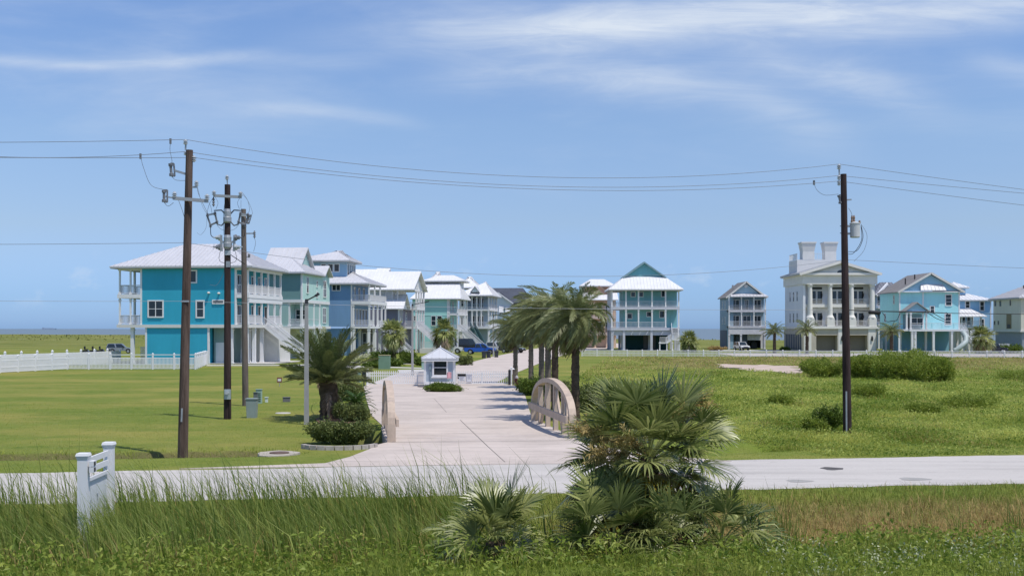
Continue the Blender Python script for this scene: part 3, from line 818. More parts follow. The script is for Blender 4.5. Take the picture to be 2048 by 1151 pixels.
def house_lilac():
    Y = 212; h = House('beach_house', 'white gabled house with dusky purple lower wall beside the blue tower house', 797, Y, YAW)
    h.rm = roofwhite
    U = h.U; D = 13; pu = siding('purple_siding', (0.13, 0.125, 0.17)); pw = siding('pearl_siding', (0.55, 0.53, 0.52))
    zl, zu, ze = 5.0, 8.6, 12.0; w0 = U(700)
    h.box('wall', pu, w0, 0, 0, D, 0.2, zu - 0.3); h.box('wall', pw, w0, -1.4, 1.5, D, zu, ze)
    h.box('corner_board', white, -0.1, 0.12, -0.06, 0.15, 0.2, zu - 0.3)
    # lower gable wing
    h.roof([[(U(768), -0.6, zu - 0.2), (1.1, -0.6, zu - 0.2), (1.1, 2.6, zu + 2.5), (U(768), 2.6, zu + 2.5)],
            [(U(768), 5.8, zu - 0.2), (U(768), 2.6, zu + 2.5), (1.1, 2.6, zu + 2.5), (1.1, 5.8, zu - 0.2)]])
    h.gablewall(pw, 'R', 0.45, 2.6, 2.8, zu - 0.3, 2.4)
    for v in (1.0, 2.0, 3.0): h.win('R', 0, v, zl + 0.9, 0.7, 2.2, 0, 0, 0.2)
    h.win('R', 0, 6.5, zl + 0.6, 1.0, 2.0)
    # upper veranda to the right
    h.deck(-3.0, 2.4, 5.4, D, zu, 0.4); h.deck(-1.5, 2.4, 5.4, D, zl, 0.4)
    for zf, zc in ((zu, ze - 0.05), (zl, zu - 0.4), (0, zl - 0.4)):
        h.cols([2.2], [5.6, 8.0, 10.4, 12.8], zf, zc, 0.3)
        if zf:
            for a in (5.8, 8.2, 10.6): h.railing((2.2, a), (2.2, a + 2.1), zf)
            h.railing((0, 5.5), (2.1, 5.5), zf)
    h.box('frieze', white, U(742), 2.4, 1.3, 1.5, ze - 0.3, ze)
    for u in (U(755), U(768), U(781), U(792)): h.col(u, 1.4, zu + 0.4, ze - 0.3, 0.25)
    h.railing((U(745), 1.3), (U(792), 1.3), zu + 1.6)
    h.roof([[(U(718), 0.4, ze), (2.9, 0.4, ze), (2.9, 6.8, ze + 3.6), (U(718), 6.8, ze + 3.6)],
            [(U(718), D + 0.4, ze), (U(718), 6.8, ze + 3.6), (2.9, 6.8, ze + 3.6), (2.9, D + 0.4, ze)]])
    h.gablewall(pw, 'R', 2.1, 6.8, 5.7, ze - 0.15, 3.3)
    b = MB()
    for i in range(5): b.box(2.12, 2.2, 6.8 - 1.3 + i * 0.55, 6.8 - 1.1 + i * 0.55, ze + 0.3, ze + 1.6)
    b.build('gable_trim', white, h.o)
    h.roof([[(U(680), 5.4, ze + 1.4), (U(728), 5.4, ze + 1.4), (U(728), 9, ze + 4.2), (U(680), 9, ze + 4.2)],
            [(U(680), 12.6, ze + 1.4), (U(680), 9, ze + 4.2), (U(728), 9, ze + 4.2), (U(728), 12.6, ze + 1.4)]])
    h.gablewall(pu, 'R', U(728) - 0.4, 9, 3.1, ze + 1.2, 2.7)
    h.box('wall', pw, U(690), U(727), 6, 12, ze, ze + 1.3)
    h.roof([[(U(728), 7.0, ze + 2.6), (U(752), 7.0, ze + 2.6), (U(757), 9.6, ze + 4.4), (U(728), 9.6, ze + 4.4)],
            [(U(728), 12.2, ze + 2.6), (U(728), 9.6, ze + 4.4), (U(757), 9.6, ze + 4.4), (U(752), 12.2, ze + 2.6)]])
    h.stairs(2.3, 9.2, zl, 8.0, 9.2, 0.2, 1.4); h.stairs(2.3, 7.0, zl, 8.0, 7.0, 0.2, 1.4)
    h.railing((3.5, 3.0), (8.0, 3.0), 0.9, 1.2, name='railing'); h.deck(3.4, 8.2, 3.0, 6.0, 0.9, 0.9, offwhite)
    for u in (7.0, 7.8, 9.4, 10.2): h.col(u, 5.6, 0, 3.3, 0.3)

def house_mint():
    Y = 240; h = House('beach_house', 'mint green house with broad white roof behind the cabbage palm by the street', 895, Y, YAW)
    h.rm = roofwhite
    U = h.U; D = 12; mi = siding('mint_siding', (0.17, 0.38, 0.36)); k = h.k
    zl, zu, ze = 4.4, 7.8, 11.0; w0 = U(824); R1 = U(917)
    h.box('wall', mi, w0, 0, 0, D, 0.3, ze)
    h.box('band', siding('mint_light', (0.24, 0.46, 0.43)), w0, 0, -0.05, 0.06, 7.4, 7.6)
    h.box('corner_board', white, -0.1, 0.12, -0.06, 0.15, 0.3, ze)
    for px, py, w, hh in ((845.5, 608, 0.55, 0.85), (830, 640, 0.55, 0.85), (867, 650, 0.85, 1.9), (879, 650, 0.85, 1.9)): h.win('F', 0, U(px), h.Z(py), w, hh, 1, 0, 0.1)
    for zf, zc in ((zl, zu - 0.35), (zu, ze - 0.05)):
        h.deck(0.12, R1, -0.05, D, zf, 0.35); h.cols([0.3, R1 - 0.2], [0.1], zf, zc, 0.26); h.cols([R1 - 0.2], [4, 8, D - 0.2], zf, zc, 0.26)
        h.railing((0.3, 0.05), (R1 - 0.2, 0.05), zf); h.railing((R1 - 0.2, 0.2), (R1 - 0.2, D), zf)
        h.win('R', 0, 2.5, zf + 0.4, 1.2, 2.2, 0, 1); h.win('R', 0, 6.5, zf + 0.4, 1.2, 2.2, 0, 1)
    h.cols([0.4, R1 - 0.2], [0.2, 5, D - 0.3], 0, zl - 0.35, 0.4)
    h.roof([[(U(820), -0.7, ze), (R1 + 0.6, -0.7, ze), (U(910), 6, ze + 3.5), (U(842), 6, ze + 3.5)],
            [(R1 + 0.6, -0.7, ze), (R1 + 0.6, D + 0.7, ze), (U(910), 6, ze + 3.5)],
            [(U(820), D + 0.7, ze), (U(820), -0.7, ze), (U(842), 6, ze + 3.5)],
            [(R1 + 0.6, D + 0.7, ze), (U(820), D + 0.7, ze), (U(842), 6, ze + 3.5), (U(910), 6, ze + 3.5)]])
    h.box('wall', siding('clerestory', (0.4, 0.42, 0.42)), U(872), U(912), 6.4, 10, ze + 2.6, ze + 4.0)
    h.hip(U(832), R1 + 0.4, 5.0, 12.5, ze + 4.0, 1.3, 3.5, 3.0)
    h.hip(U(826), U(862), 8.0, 16, ze + 3.0, 3.2, 3.5, 1.2)
    b = MB()
    for px in (837, 847): b.tube([(U(px), 3.2, ze + 1.4), (U(px), 3.2, ze + 2.6)], 0.12, 6)
    b.build('vent_pipe', mat('black_metal', (0.02, 0.02, 0.022), 0.5), h.o)
    h.win('F', 0.02, U(921), 3, 0.1, 0.1) if False else None
    h.stairs(R1 + 0.2, 3.5, zl, R1 + 5.2, 1.5, 0.2, 1.3)

def house_veranda():
    Y = 264; h = House('beach_house', 'white and pale blue house with two columned verandas and a teal outdoor stair', 978, Y, YAW)
    h.rm = roofwhite
    U = h.U; D = 14; k = h.k; pb = siding('pale_blue_siding', (0.42, 0.50, 0.54)); gb = siding('grey_blue_siding', (0.20, 0.27, 0.33))
    teal = mat('teal_stair', (0.05, 0.13, 0.14), 0.6)
    zl, zu, ze = h.Z(653), h.Z(617), h.Z(591); a0, m0 = U(918), U(932)
    h.box('wall', pb, a0, m0, 0.0, D, 0.2, ze); h.box('wall', gb, m0, -0.2, 2.6, D, 0.2, ze)
    h.win('F', 0, U(925), zl + 0.5, 0.9, 3.3, 0, 1); h.win('F', 0, U(925), zu + 0.6, 0.7, 1.6)
    for zf, zc in ((zl, zu - 0.4), (zu, ze - 0.05)):
        h.deck(m0, 0.2, -0.1, D, zf, 0.45)
        P = [m0 + 0.2, U(944), U(953.5), U(962.5), -0.1]
        h.cols(P, [0.1], zf, zc, 0.3); h.cols([-0.1], [4.5, 9, D - 0.2], zf, zc, 0.3)
        for a, c in zip(P, P[1:]): h.railing((a + 0.15, 0.1), (c - 0.15, 0.1), zf, 1.1, 0.2, gb if zf == zu else None)
        h.railing((-0.1, 0.2), (-0.1, D), zf, 1.1, 0.25)
        for px in (942, 951, 960): h.win('F', 2.6, U(px), zf + 0.2, 0.75, 2.3, 0)
    h.cols([m0 + 0.2, U(950), -0.1], [0.3, 7, D - 0.3], 0, zl - 0.45, 0.4)
    h.box('wall', siding('pale_teal', (0.3, 0.42, 0.43)), a0 + 0.1, U(950), 3.0, D, 0.2, zl - 0.46)
    for px in (927, 937): h.win('F', 3.0, U(px), 0.6, 0.7, 2.6, 0)
    h.stairs(U(946), -0.7, zl, U(968), -2.6, 0.6, 1.3, teal); h.stairs(U(914), -0.8, zl - 0.6, U(934), -2.6, 0.4, 1.2)
    h.hip(a0 - 0.8, 1.0, -0.9, D + 0.8, ze + 0.15, 3.4, 6.2, 3.0)
    h.roof([[(U(941), -0.7, ze + 0.9), (U(950.5), -0.7, ze + 2.3), (U(950.5), 4.5, ze + 2.3), (U(941), 2.6, ze + 0.9)],
            [(U(960), -0.7, ze + 0.9), (U(960), 2.6, ze + 0.9), (U(950.5), 4.5, ze + 2.3), (U(950.5), -0.7, ze + 2.3)]])
    h.gablewall(pb, 'F', -0.4, U(950.5), 0.85, ze + 0.85, 1.15)
    h.hip(U(900), U(952), 5.5, 14, ze + 2.2, 2.7, 3.5, 3.5)

def house_darkroof():
    Y = 292; h = House('beach_house', 'grey gabled house with charcoal roof and white awning shutters past the parked trucks', 1052, Y, YAW)
    U = h.U; D = 13; g = siding('pale_grey_siding', (0.40, 0.45, 0.50))
    ze = h.Z(604); zu = h.Z(632); a0, a1 = U(982), U(1024)
    h.box('wall', g, U(965), 0, 0.5, D, 0.2, ze); h.box('wall', g, a0, a1, -1.2, 0.48, zu, ze)
    h.deck(U(980), U(1046), -2.6, 0.4, zu, 0.9, gbm := siding('grey_blue_siding', (0.20, 0.27, 0.33)))
    h.cols([U(981), U(1000), U(1022), U(1045)], [-2.4], 0, zu - 0.9, 0.35); h.cols([U(981), U(1045)], [-2.4], zu, ze, 0.3)
    h.railing((U(981), -2.5), (U(1045), -2.5), zu, 1.0, 0.25, gbm)
    for px in (990, 1004, 1017):
        h.win('F', -1.2, U(px), zu + 0.7, 0.95, 1.9, 0)
        b = MB(); b.extrude([(U(px) - 0.6, -1.3, zu + 2.75), (U(px) + 0.6, -1.3, zu + 2.75), (U(px) + 0.6, -2.0, zu + 0.9), (U(px) - 0.6, -2.0, zu + 0.9)], (0, 0.05, 0.06))
        b.build('awning_shutter', white, h.o)
    cx = U(998); hw = U(1022) - cx
    h.gablewall(g, 'F', -1.3, cx, hw, ze - 0.1, 2.4)
    h.roof([[(cx - hw - 0.8, -1.9, ze - 0.3), (cx, -1.9, ze + 2.5), (cx, 4, ze + 2.5), (cx - hw - 0.8, 4, ze - 0.3)],
            [(cx + hw + 0.8, -1.9, ze - 0.3), (cx + hw + 0.8, 4, ze - 0.3), (cx, 4, ze + 2.5), (cx, -1.9, ze + 2.5)]], roofdark)
    b = MB()
    for sgn in (-1, 1): b.bar((cx, -1.95, ze + 2.42), (cx + sgn * (hw + 0.8), -1.95, ze - 0.38), 0.06, 0.34)
    b.build('bargeboard', white, h.o)
    h.roof([[(U(958), -0.4, ze - 0.1), (0.9, -0.4, ze - 0.1), (U(1040), 6.5, ze + 3.9), (U(958), 6.5, ze + 3.9)],
            [(0.9, -0.4, ze - 0.1), (0.9, D + 0.5, ze - 0.1), (U(1040), 6.5, ze + 3.9)],
            [(0.9, D + 0.5, ze - 0.1), (U(958), D + 0.5, ze - 0.1), (U(958), 6.5, ze + 3.9), (U(1040), 6.5, ze + 3.9)]], roofdark)

def house_tan():
    Y = 275; h = House('beach_house', 'tan brown house with white roofs half hidden behind the date palms', 1162, Y, 2)
    h.rm = roofwhite
    U = h.U; D = 12; br = siding('brown_siding', (0.30, 0.17, 0.11)); tn = siding('tan_siding', (0.42, 0.29, 0.20))
    z1, z2 = h.Z(598), h.Z(630)
    h.box('wall', tn, 0, U(1232), 1.2, D, 0.2, z1); h.box('wall', br, U(1167), U(1226), 4, D, z1, h.Z(571, 4))
    for zf in (z2 - 0.2, z2 - 4.2):
        h.deck(0, U(1232), -0.6, 1.2, zf, 0.7, siding('tan_band', (0.36, 0.28, 0.24))); h.railing((0, -0.5), (U(1232), -0.5), zf, 1.0, 0.25, br)
        for px in (1170, 1188, 1208, 1228): h.col(U(px), -0.4, zf, zf + 3.7, 0.3, tn)
        for px in (1179, 1199, 1217): h.win('F', 1.2, U(px), zf + 0.2, 1.1, 2.3, 0, 0, 0.2)
    h.roof([[(U(1158), -1.2, z1 - 0.1), (U(1236), -1.2, z1 - 0.1), (U(1236), 4, z1 + 1.75), (U(1164), 4, z1 + 1.75)]])
    c = U(1199.5)
    h.gablewall(br, 'F', 2.6, c, 2.5, z1 + 1.0, 2.2)
    h.roof([[(c - 3.1, 2.2, z1 + 0.95), (c, 2.2, z1 + 3.35), (c, 6, z1 + 3.35), (c - 3.1, 6, z1 + 0.95)],
            [(c + 3.1, 2.2, z1 + 0.95), (c + 3.1, 6, z1 + 0.95), (c, 6, z1 + 3.35), (c, 2.2, z1 + 3.35)]], mat('tan_trim', (0.4, 0.3, 0.23)))
    h.hip(U(1160), U(1234), 3.2, D + 0.8, h.Z(571, 4), 1.75, 2.8, 2.8)
    h.cols([U(1166), U(1190), U(1214), U(1230)], [0.2], 0, z2 - 4.9, 0.5, tn)

def house_aquamint():
    Y = 243; h = House('beach_house', 'sea green house on white stilts with steep front gable above a wide white hipped roof', 1222, Y, 1.0)
    h.rm = roofwhite
    U = h.U; D = 13; sg = siding('sea_green_siding', (0.09, 0.26, 0.28)); wh = mat('pale_lilac_paint', (0.55, 0.56, 0.62), 0.6, 0.05)
    z1, z2, ze = h.Z(655), h.Z(613.5), h.Z(578); W_ = U(1359)
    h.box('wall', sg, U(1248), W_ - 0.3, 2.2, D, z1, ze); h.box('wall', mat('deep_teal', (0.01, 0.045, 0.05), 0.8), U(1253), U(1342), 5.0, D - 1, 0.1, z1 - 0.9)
    h.box('painted_opening', shade, U(1291), U(1300), 4.9, 5.0, 0.1, z1 - 1.0); h.box('painted_opening', shade, U(1305), U(1316), 4.9, 5.0, 0.1, z1 - 1.0)  # flat dark panels paint the shade of the garage openings
    for zf, zc in ((z1, z2 - 0.55), (z2, ze - 0.05)):
        h.deck(0, W_, -0.1, D, zf, 0.55, wh)
        P = [0.2, U(1252), U(1277), U(1304), U(1331), W_ - 0.2]
        h.cols(P, [0.1], zf, zc, 0.3); h.cols([0.2, W_ - 0.2], [4.5, 9, D - 0.3], zf, zc, 0.3)
        for a, c in zip(P, P[1:]):
            if zf == z1 and a > U(1330): continue
            h.railing((a + 0.15, 0.1), (c - 0.15, 0.1), zf, 1.2, 0.24)
        h.railing((0.2, 0.3), (0.2, D), zf, 1.2, 0.3); h.railing((0.3, D - 0.2), (U(1248), D - 0.2), zf, 1.2)
        if zf > z1: h.box('soffit', soffit, 0, U(1248), 0.3, D, zc - 0.3, zc)
    for px, py, w, hh in ((1268, 592, 0.8, 0.9), (1284, 592, 0.8, 0.9), (1329, 592, 0.8, 1.2), (1261, 636, 0.9, 1.0), (1300, 632, 0.9, 0.9), (1326, 634, 0.9, 1.3)):
        h.win('F', 2.2, U(px), h.Z(py), w, hh, 0)
    h.door('F', 2.2, U(1349), z1, 1.3, 2.9, sg)
    h.box('frieze', wh, 0.0, W_, 0.3, 0.5, z1 - 1.6, z1 - 0.56)
    P = [0.3, U(1248), U(1303), W_ - 0.3]
    h.cols(P, [0.3, 5, D - 0.4], 0, z1 - 0.56, 0.5, wh)
    for px in (1225, 1262, 1278, 1292, 1322): 
        b = MB(); b.bar((U(px), 0.05, z1 - 1.5), (U(px) + 0.5, 0.05, z1 - 0.6), 0.12, 0.16); b.build('brace', wh, h.o)
    # landing and stair at the right end
    h.deck(U(1341), U(1356), -2.4, -0.15, h.Z(677), 0.3); h.railing((U(1341), -2.3), (U(1356), -2.3), h.Z(677), 1.2)
    h.stairs(U(1349), -0.2, z1, U(1349), -1.3, h.Z(677), 1.4, rails=(0,)); h.stairs(U(1341), -1.6, h.Z(677), U(1330), -1.6, h.Z(684), 1.2)
    h.deck(U(1316), U(1331), -2.2, -0.9, h.Z(684), 0.25); h.railing((U(1317), -2.15), (U(1331), -2.15), h.Z(684), 1.1)
    h.cols([U(1317), U(1331), U(1342), U(1356)], [-2.2], 0, h.Z(684) + 0.1, 0.22)
    # roofs
    e0, e1 = U(1217), U(1366); g0, g1 = U(1251), U(1333)
    zt = h.Z(552)
    h.roof([[(e0, -0.8, ze), (e1, -0.8, ze), (g1, 3.2, zt), (g0, 3.2, zt)], [(e1, -0.8, ze), (e1, D + 0.6, ze), (g1, D - 3, zt), (g1, 3.2, zt)],
            [(e0, D + 0.6, ze), (e0, -0.8, ze), (g0, 3.2, zt), (g0, D - 3, zt)], [(e1, D + 0.6, ze), (e0, D + 0.6, ze), (g0, D - 3, zt), (g1, D - 3, zt)]], seam=0.7)
    h.box('soffit', soffit, e0 + 0.1, e1 - 0.1, -0.7, D + 0.5, ze - 0.32, ze - 0.21)
    c = U(1291.5); pk = h.Z(523, 3)
    h.gablewall(siding('gable_teal', (0.07, 0.26, 0.30)), 'F', 3.4, c, (g1 - g0) / 2 - 0.2, zt - 0.1, pk - zt - 0.1)
    trim = mat('blue_grey_trim', (0.22, 0.34, 0.38), 0.6)
    h.roof([[(g0 - 0.3, 2.7, zt - 0.05), (c, 2.7, pk), (c, D - 3, pk), (g0 - 0.3, D - 3, zt - 0.05)],
            [(g1 + 0.3, 2.7, zt - 0.05), (g1 + 0.3, D - 3, zt - 0.05), (c, D - 3, pk), (c, 2.7, pk)]], trim, 0.35)

def house_slate():
    Y = 255; h = House('beach_house', 'narrow slate blue house with white balconies and a white car before its garage', 1457, Y, 0)
    U = h.U; D = 10.5; sl_ = siding('slate_siding', (0.14, 0.23, 0.31)); dk = siding('slate_base', (0.06, 0.08, 0.125)); wh = mat('lilac_white', (0.62, 0.61, 0.66), 0.6)
    z1, z2, ze = h.Z(652), h.Z(620), h.Z(592); W_ = U(1532)
    h.box('wall', sl_, 0, W_, 2.0, D, h.Z(660), ze); h.box('wall', dk, 0, U(1475), 2.6, D, 0.1, h.Z(660)); h.box('wall', dk, U(1530), W_, 2.6, D, 0.1, h.Z(660)); h.box('wall', wh, U(1475), U(1530), D - 0.3, D, 0.1, h.Z(660)); h.box('wall', sl_, 0, 1.2, 0.5, 1.98, 0.1, ze)
    for zf, zc in ((z1, z2 - 0.4), (z2, ze - 0.05)):
        h.deck(0, W_, -0.1, 2, zf, 0.4, wh); P = [0.15, U(1483), U(1508), W_ - 0.15]
        h.cols(P, [0.1], zf, zc, 0.25)
        for a, c in zip(P, P[1:]): h.railing((a + 0.12, 0.1), (c - 0.12, 0.1), zf, 1.1, 0.2)
        for px in (1474, 1497, 1518): h.win('F', 2.0, U(px), zf + 0.1, 1.6 if px != 1497 or zf == z1 else 0.6, 2.2, 0, 1, 0.16)
    h.box('frieze', wh, 0, W_, 0.0, 0.3, h.Z(668), z1 - 0.41)
    h.cols([0.15, U(1482), W_ - 0.3], [0.2], 0, h.Z(668), 0.4, wh); h.box('garage_frame', wh, U(1499), U(1530), 2.3, 2.5, h.Z(680), h.Z(668))
    h.box('garage_frame', wh, U(1526), U(1530), 2.3, 2.5, 0.1, h.Z(680)); h.box('wall', dk, U(1476), U(1499), 2.6, 2.8, 0.1, h.Z(668)); h.door('F', 2.6, U(1470), 0.3, 1.0, 2.3, shade)
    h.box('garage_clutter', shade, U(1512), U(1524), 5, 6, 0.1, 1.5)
    c = U(1494); hw = c - U(1459); pk = h.Z(562)
    h.roof([[(U(1460), -0.6, ze), (U(1536), -0.6, ze), (U(1528), 1.8, h.Z(585)), (U(1466), 1.8, h.Z(585))]])
    h.gablewall(siding('slate_gable', (0.2, 0.32, 0.4)), 'F', 1.3, c, hw, ze - 0.1, pk - ze - 0.25)
    h.roof([[(U(1453), 0.6, h.Z(594)), (c, 0.6, pk), (c, D + 0.5, pk), (U(1453), D + 0.5, h.Z(594))],
            [(U(1536), 0.6, h.Z(594)), (U(1536), D + 0.5, h.Z(594)), (c, D + 0.5, pk), (c, 0.6, pk)]], roofgrey)
    b = MB()
    for q in (U(1453), U(1536)): b.bar((c, 0.5, pk - 0.1), (q, 0.5, h.Z(594) - 0.12), 0.08, 0.35)
    b.build('bargeboard', offwhite, h.o)
    b = MB(); b.tube([(c, 1.1, h.Z(571)), (c, 1.3, h.Z(571))], 0.42, 12); b.build('gable_vent', white, h.o)
    b = MB(); b.box(U(1473), U(1476), 5, 5.4, h.Z(576), h.Z(568)); b.build('chimney', roofgrey, h.o)
    for v in (4, 7): h.win('L', 0, v, z2 + 0.6, 0.7, 1.4); h.win('L', 0, v, z1 + 0.6, 0.7, 1.4)

def mansion():
    Y = 232; h = House('mansion', 'large cream classical house with tall round columns, triangular pediment and twin rooftop towers', 1607, Y, 0)
    U = h.U; D = 15.7; cr = mat('cream_stucco', (0.76, 0.74, 0.69), 0.8, 0.05, 0.6); side = siding('blue_shade_wall', (0.42, 0.44, 0.47)); be = mat('beige_stone', (0.50, 0.45, 0.37), 0.85, 0.08, 0.8); gar = mat('garage_door', (0.25, 0.215, 0.17), 0.7, 0.06)  # bluish wall colour paints the shade on the left side
    W_ = U(1751); zb, zf2, zt = h.Z(652), h.Z(608), h.Z(568); zc = h.Z(550)
    h.box('wall', side, 0, W_, 3.0, D, zb, zt); h.box('wall', side, 0, 0.5, 0.4, 2.98, zb, zt); h.box('wall', cr, W_ - 0.5, W_, 0.4, 2.98, zb, zt)
    h.box('entablature', cr, -0.3, W_ + 0.3, -0.3, D + 0.3, zt, zc)
    h.box('cornice', cr, -0.8, W_ + 0.8, -0.8, D + 0.6, zc, zc + 0.45)
    # ground storey with two garage bays
    gx = [(U(1632), U(1674)), (U(1692.5), U(1734))]
    zg = h.Z(670)
    h.box('wall', be, -0.2, gx[0][0], -0.2, D, 0.05, zb - 0.5); h.box('wall', be, gx[0][1], gx[1][0], -0.2, D, 0.05, zb - 0.5); h.box('wall', be, gx[1][1], W_ + 0.2, -0.2, D, 0.05, zb - 0.5)
    for a, c in gx:
        h.box('wall', be, a, c, -0.15, 2, zg, zb - 0.5)
        b = MB(); b.box(a, c, 1.4, 1.6, 0.05, zg)
        for i in range(5): b.box(a + 0.1, c - 0.1, 1.34, 1.4, 0.15 + i * zg / 5, (i + 0.88) * zg / 5)
        b.build('garage_door', gar, h.o)
    h.box('band', cr, -0.4, W_ + 0.4, -0.5, D, zb - 0.5, zb)
    for u in (-0.1 + 0.9, (gx[0][1] + gx[1][0]) / 2, W_ - 0.8):
        b = MB(); b.box(u - 0.16, u + 0.16, -0.5, -0.2, h.Z(681), h.Z(674)); b.lathe((u, -0.36, h.Z(674)), [(0.2, 0), (0.05, 0.35)], 6)
        b.build('wall_lantern', mat('black_metal', (0.02, 0.02, 0.022), 0.5), h.o)
        h.box('pilaster', cr, u - 0.75, u + 0.75, -0.28, -0.2, 0.06, zb - 0.5)
    b = MB()
    for i in range(9): b.box(-0.24, -0.2, 1.2 + i * 1.5, 1.2 + i * 1.5 + 0.9, 0.3, h.Z(668))
    b.build('louvre', mat('louvre_navy', (0.05, 0.07, 0.1), 0.6), h.o)
    # columns and balconies
    cols = [U(1621), U(1661), U(1704), U(1745)]
    for c in cols:
        b = MB(); b.box(c - 0.75, c + 0.75, -0.4, 0.95, zb, h.Z(636)); b.build('pedestal', cr, h.o)
        b = MB(); b.lathe((c, 0.3, h.Z(636)), [(0.78, 0), (0.78, 0.2), (0.56, 0.55), (0.5, 0.8), (0.42, zt - h.Z(636) - 0.6), (0.5, zt - h.Z(636) - 0.45), (0.62, zt - h.Z(636) - 0.2), (0.62, zt - h.Z(636))], 18)
        b.build('column', cr, h.o, smooth=False)
    h.deck(0.5, W_ - 0.5, 0.6, 3, zf2, 0.6, cr)
    for a, c in zip(cols, cols[1:]):
        h.railing((a + 0.76, 0.2), (c - 0.76, 0.2), zb, 1.15, 0.22, cr); h.railing((a, 0.7), (c, 0.7), zf2, 1.1, 0.22, cr)
    for zf in (zb, zf2):
        for a, c in zip(cols, cols[1:]):
            m_ = (a + c) / 2
            for d in (-0.65, 0.65): h.win('F', 3.0, m_ + d, zf + 0.15, 0.95, 2.6, 0, 0, 0.16)
            b = MB(); b.box(c - 1.15, c - 0.9, 2.75, 3.0, zf + 1.6, zf + 2.3); b.build('wall_lantern', MATS['black_metal'], h.o)
        b = MB()
        for a, c in zip(cols, cols[1:]): b.box((a + c) / 2 - 1.1, (a + c) / 2 + 1.1, 2.9, 2.99, zf + 3.15, zf + 3.55)
        b.build('transom_shade', mat('dark_trim', (0.05, 0.055, 0.05), 0.6), h.o) if zf == zf2 else None
        for v in (5, 8, 11): h.win('L', 0, v, zf + 0.8, 0.8, 1.9, 1, 0, 0.15, side)
    # pediment
    c = W_ / 2; pk = h.Z(521)
    ped = mat('pediment_panel', (0.60, 0.61, 0.57), 0.8, 0.04)
    h.gablewall(ped, 'F', -0.2, c, W_ / 2 + 0.3, zc + 0.45, pk - zc - 0.9)
    h.roof([[(-1.1, -0.9, zc + 0.4), (c, -0.9, pk), (c, D, pk), (-1.1, D, zc + 0.4)], [(W_ + 1.1, -0.9, zc + 0.4), (W_ + 1.1, D, zc + 0.4), (c, D, pk), (c, -0.9, pk)]], mat('pediment_roof', (0.45, 0.46, 0.47), 0.6), 0.3)
    b = MB()
    for q in (-1.0, W_ + 1.0): b.bar((c, -0.95, pk - 0.35), (q, -0.95, zc + 0.15), 0.14, 0.5)
    b.build('raking_cornice', cr, h.o)
    b = MB(); P = [(U(1681) + 0.85 * math.cos(t), -0.25, h.Z(548) + 0.85 * math.sin(t)) for t in np.linspace(0, math.pi, 14)]; b.extrude(P, (0, 0.04, 0))
    b.build('lunette_window', glass(), h.o)
    # rooftop terrace and twin flared towers
    tw0, tw1 = U(1607), U(1690); wt_ = mat('rooftop_white', (0.70, 0.69, 0.68), 0.7, 0.04)
    zz0 = h.Z(545, 6)
    h.box('roof_terrace', wt_, tw0 + 0.2, tw1, 6.0, 13.0, zz0, h.Z(519, 6)); h.railing((U(1632), 6.1), (U(1664), 6.1), h.Z(519, 6), 1.3, 0.3, wt_); h.railing((tw0 + 0.3, 6.3), (tw0 + 0.3, 12.9), h.Z(519, 6), 1.3, 0.3, wt_)
    for p0, p1 in ((1620, 1644), (1665, 1688)):
        cx_ = (U(p0) + U(p1)) / 2 * 1.02; w_ = (U(p1) - U(p0)) / 2
        b = MB(); b.frustum(cx_, 7.2, h.Z(519, 6), h.Z(503, 6), w_, w_, w_, w_); b.frustum(cx_, 7.2, h.Z(503, 6), h.Z(486, 6), w_ - 0.02, w_ - 0.02, w_ * 1.22, w_ * 1.22)
        b.box(cx_ - w_ * 1.3, cx_ + w_ * 1.3, 7.2 - w_ * 1.3, 7.2 + w_ * 1.3, h.Z(486, 6), h.Z(483.5, 6)); b.build('rooftop_tower', wt_, h.o)

def house_behind():
    Y = 262; h = House('beach_house', 'grey roofed blue house showing between the cream mansion and the aqua house', 1752, Y, 0)
    U = h.U; bl = siding('steel_blue', (0.19, 0.26, 0.34)); D = 11; W_ = U(1800); ze = h.Z(590)
    h.box('wall', bl, 0, W_, 0, D, 0.1, ze)
    for zf in (h.Z(645), h.Z(612)):
        h.win('F', 0, U(1758), zf + 0.2, 0.8, 2.0); h.win('F', 0, U(1766), zf + 0.2, 0.8, 2.0); h.deck(0, U(1776), -1.6, 0, zf - 0.3, 0.3); h.railing((0, -1.5), (U(1776), -1.5), zf - 0.3, 1.1, 0.2)
    h.cols([0.2, U(1764), U(1775)], [-1.4], 0, h.Z(645) - 0.6, 0.3)
    h.roof([[(-0.6, -0.6, ze), (W_, -0.6, ze), (W_, 5.5, h.Z(564, 5)), (U(1776), 5.5, h.Z(564, 5))], [(W_, D + .6, ze), (-0.6, D + .6, ze), (U(1776), 5.5, h.Z(564, 5)), (W_, 5.5, h.Z(564, 5))],
            [(-.6, D + .6, ze), (-.6, -.6, ze), (U(1776), 5.5, h.Z(564, 5))]], mat('slate_roof', (0.16, 0.17, 0.2), 0.7))
    b = MB(); b.bar((U(1751), -0.7, ze - .1), (U(1785), 3.5, h.Z(567, 4)), 0.3, 0.5); b.build('bargeboard', white, h.o)

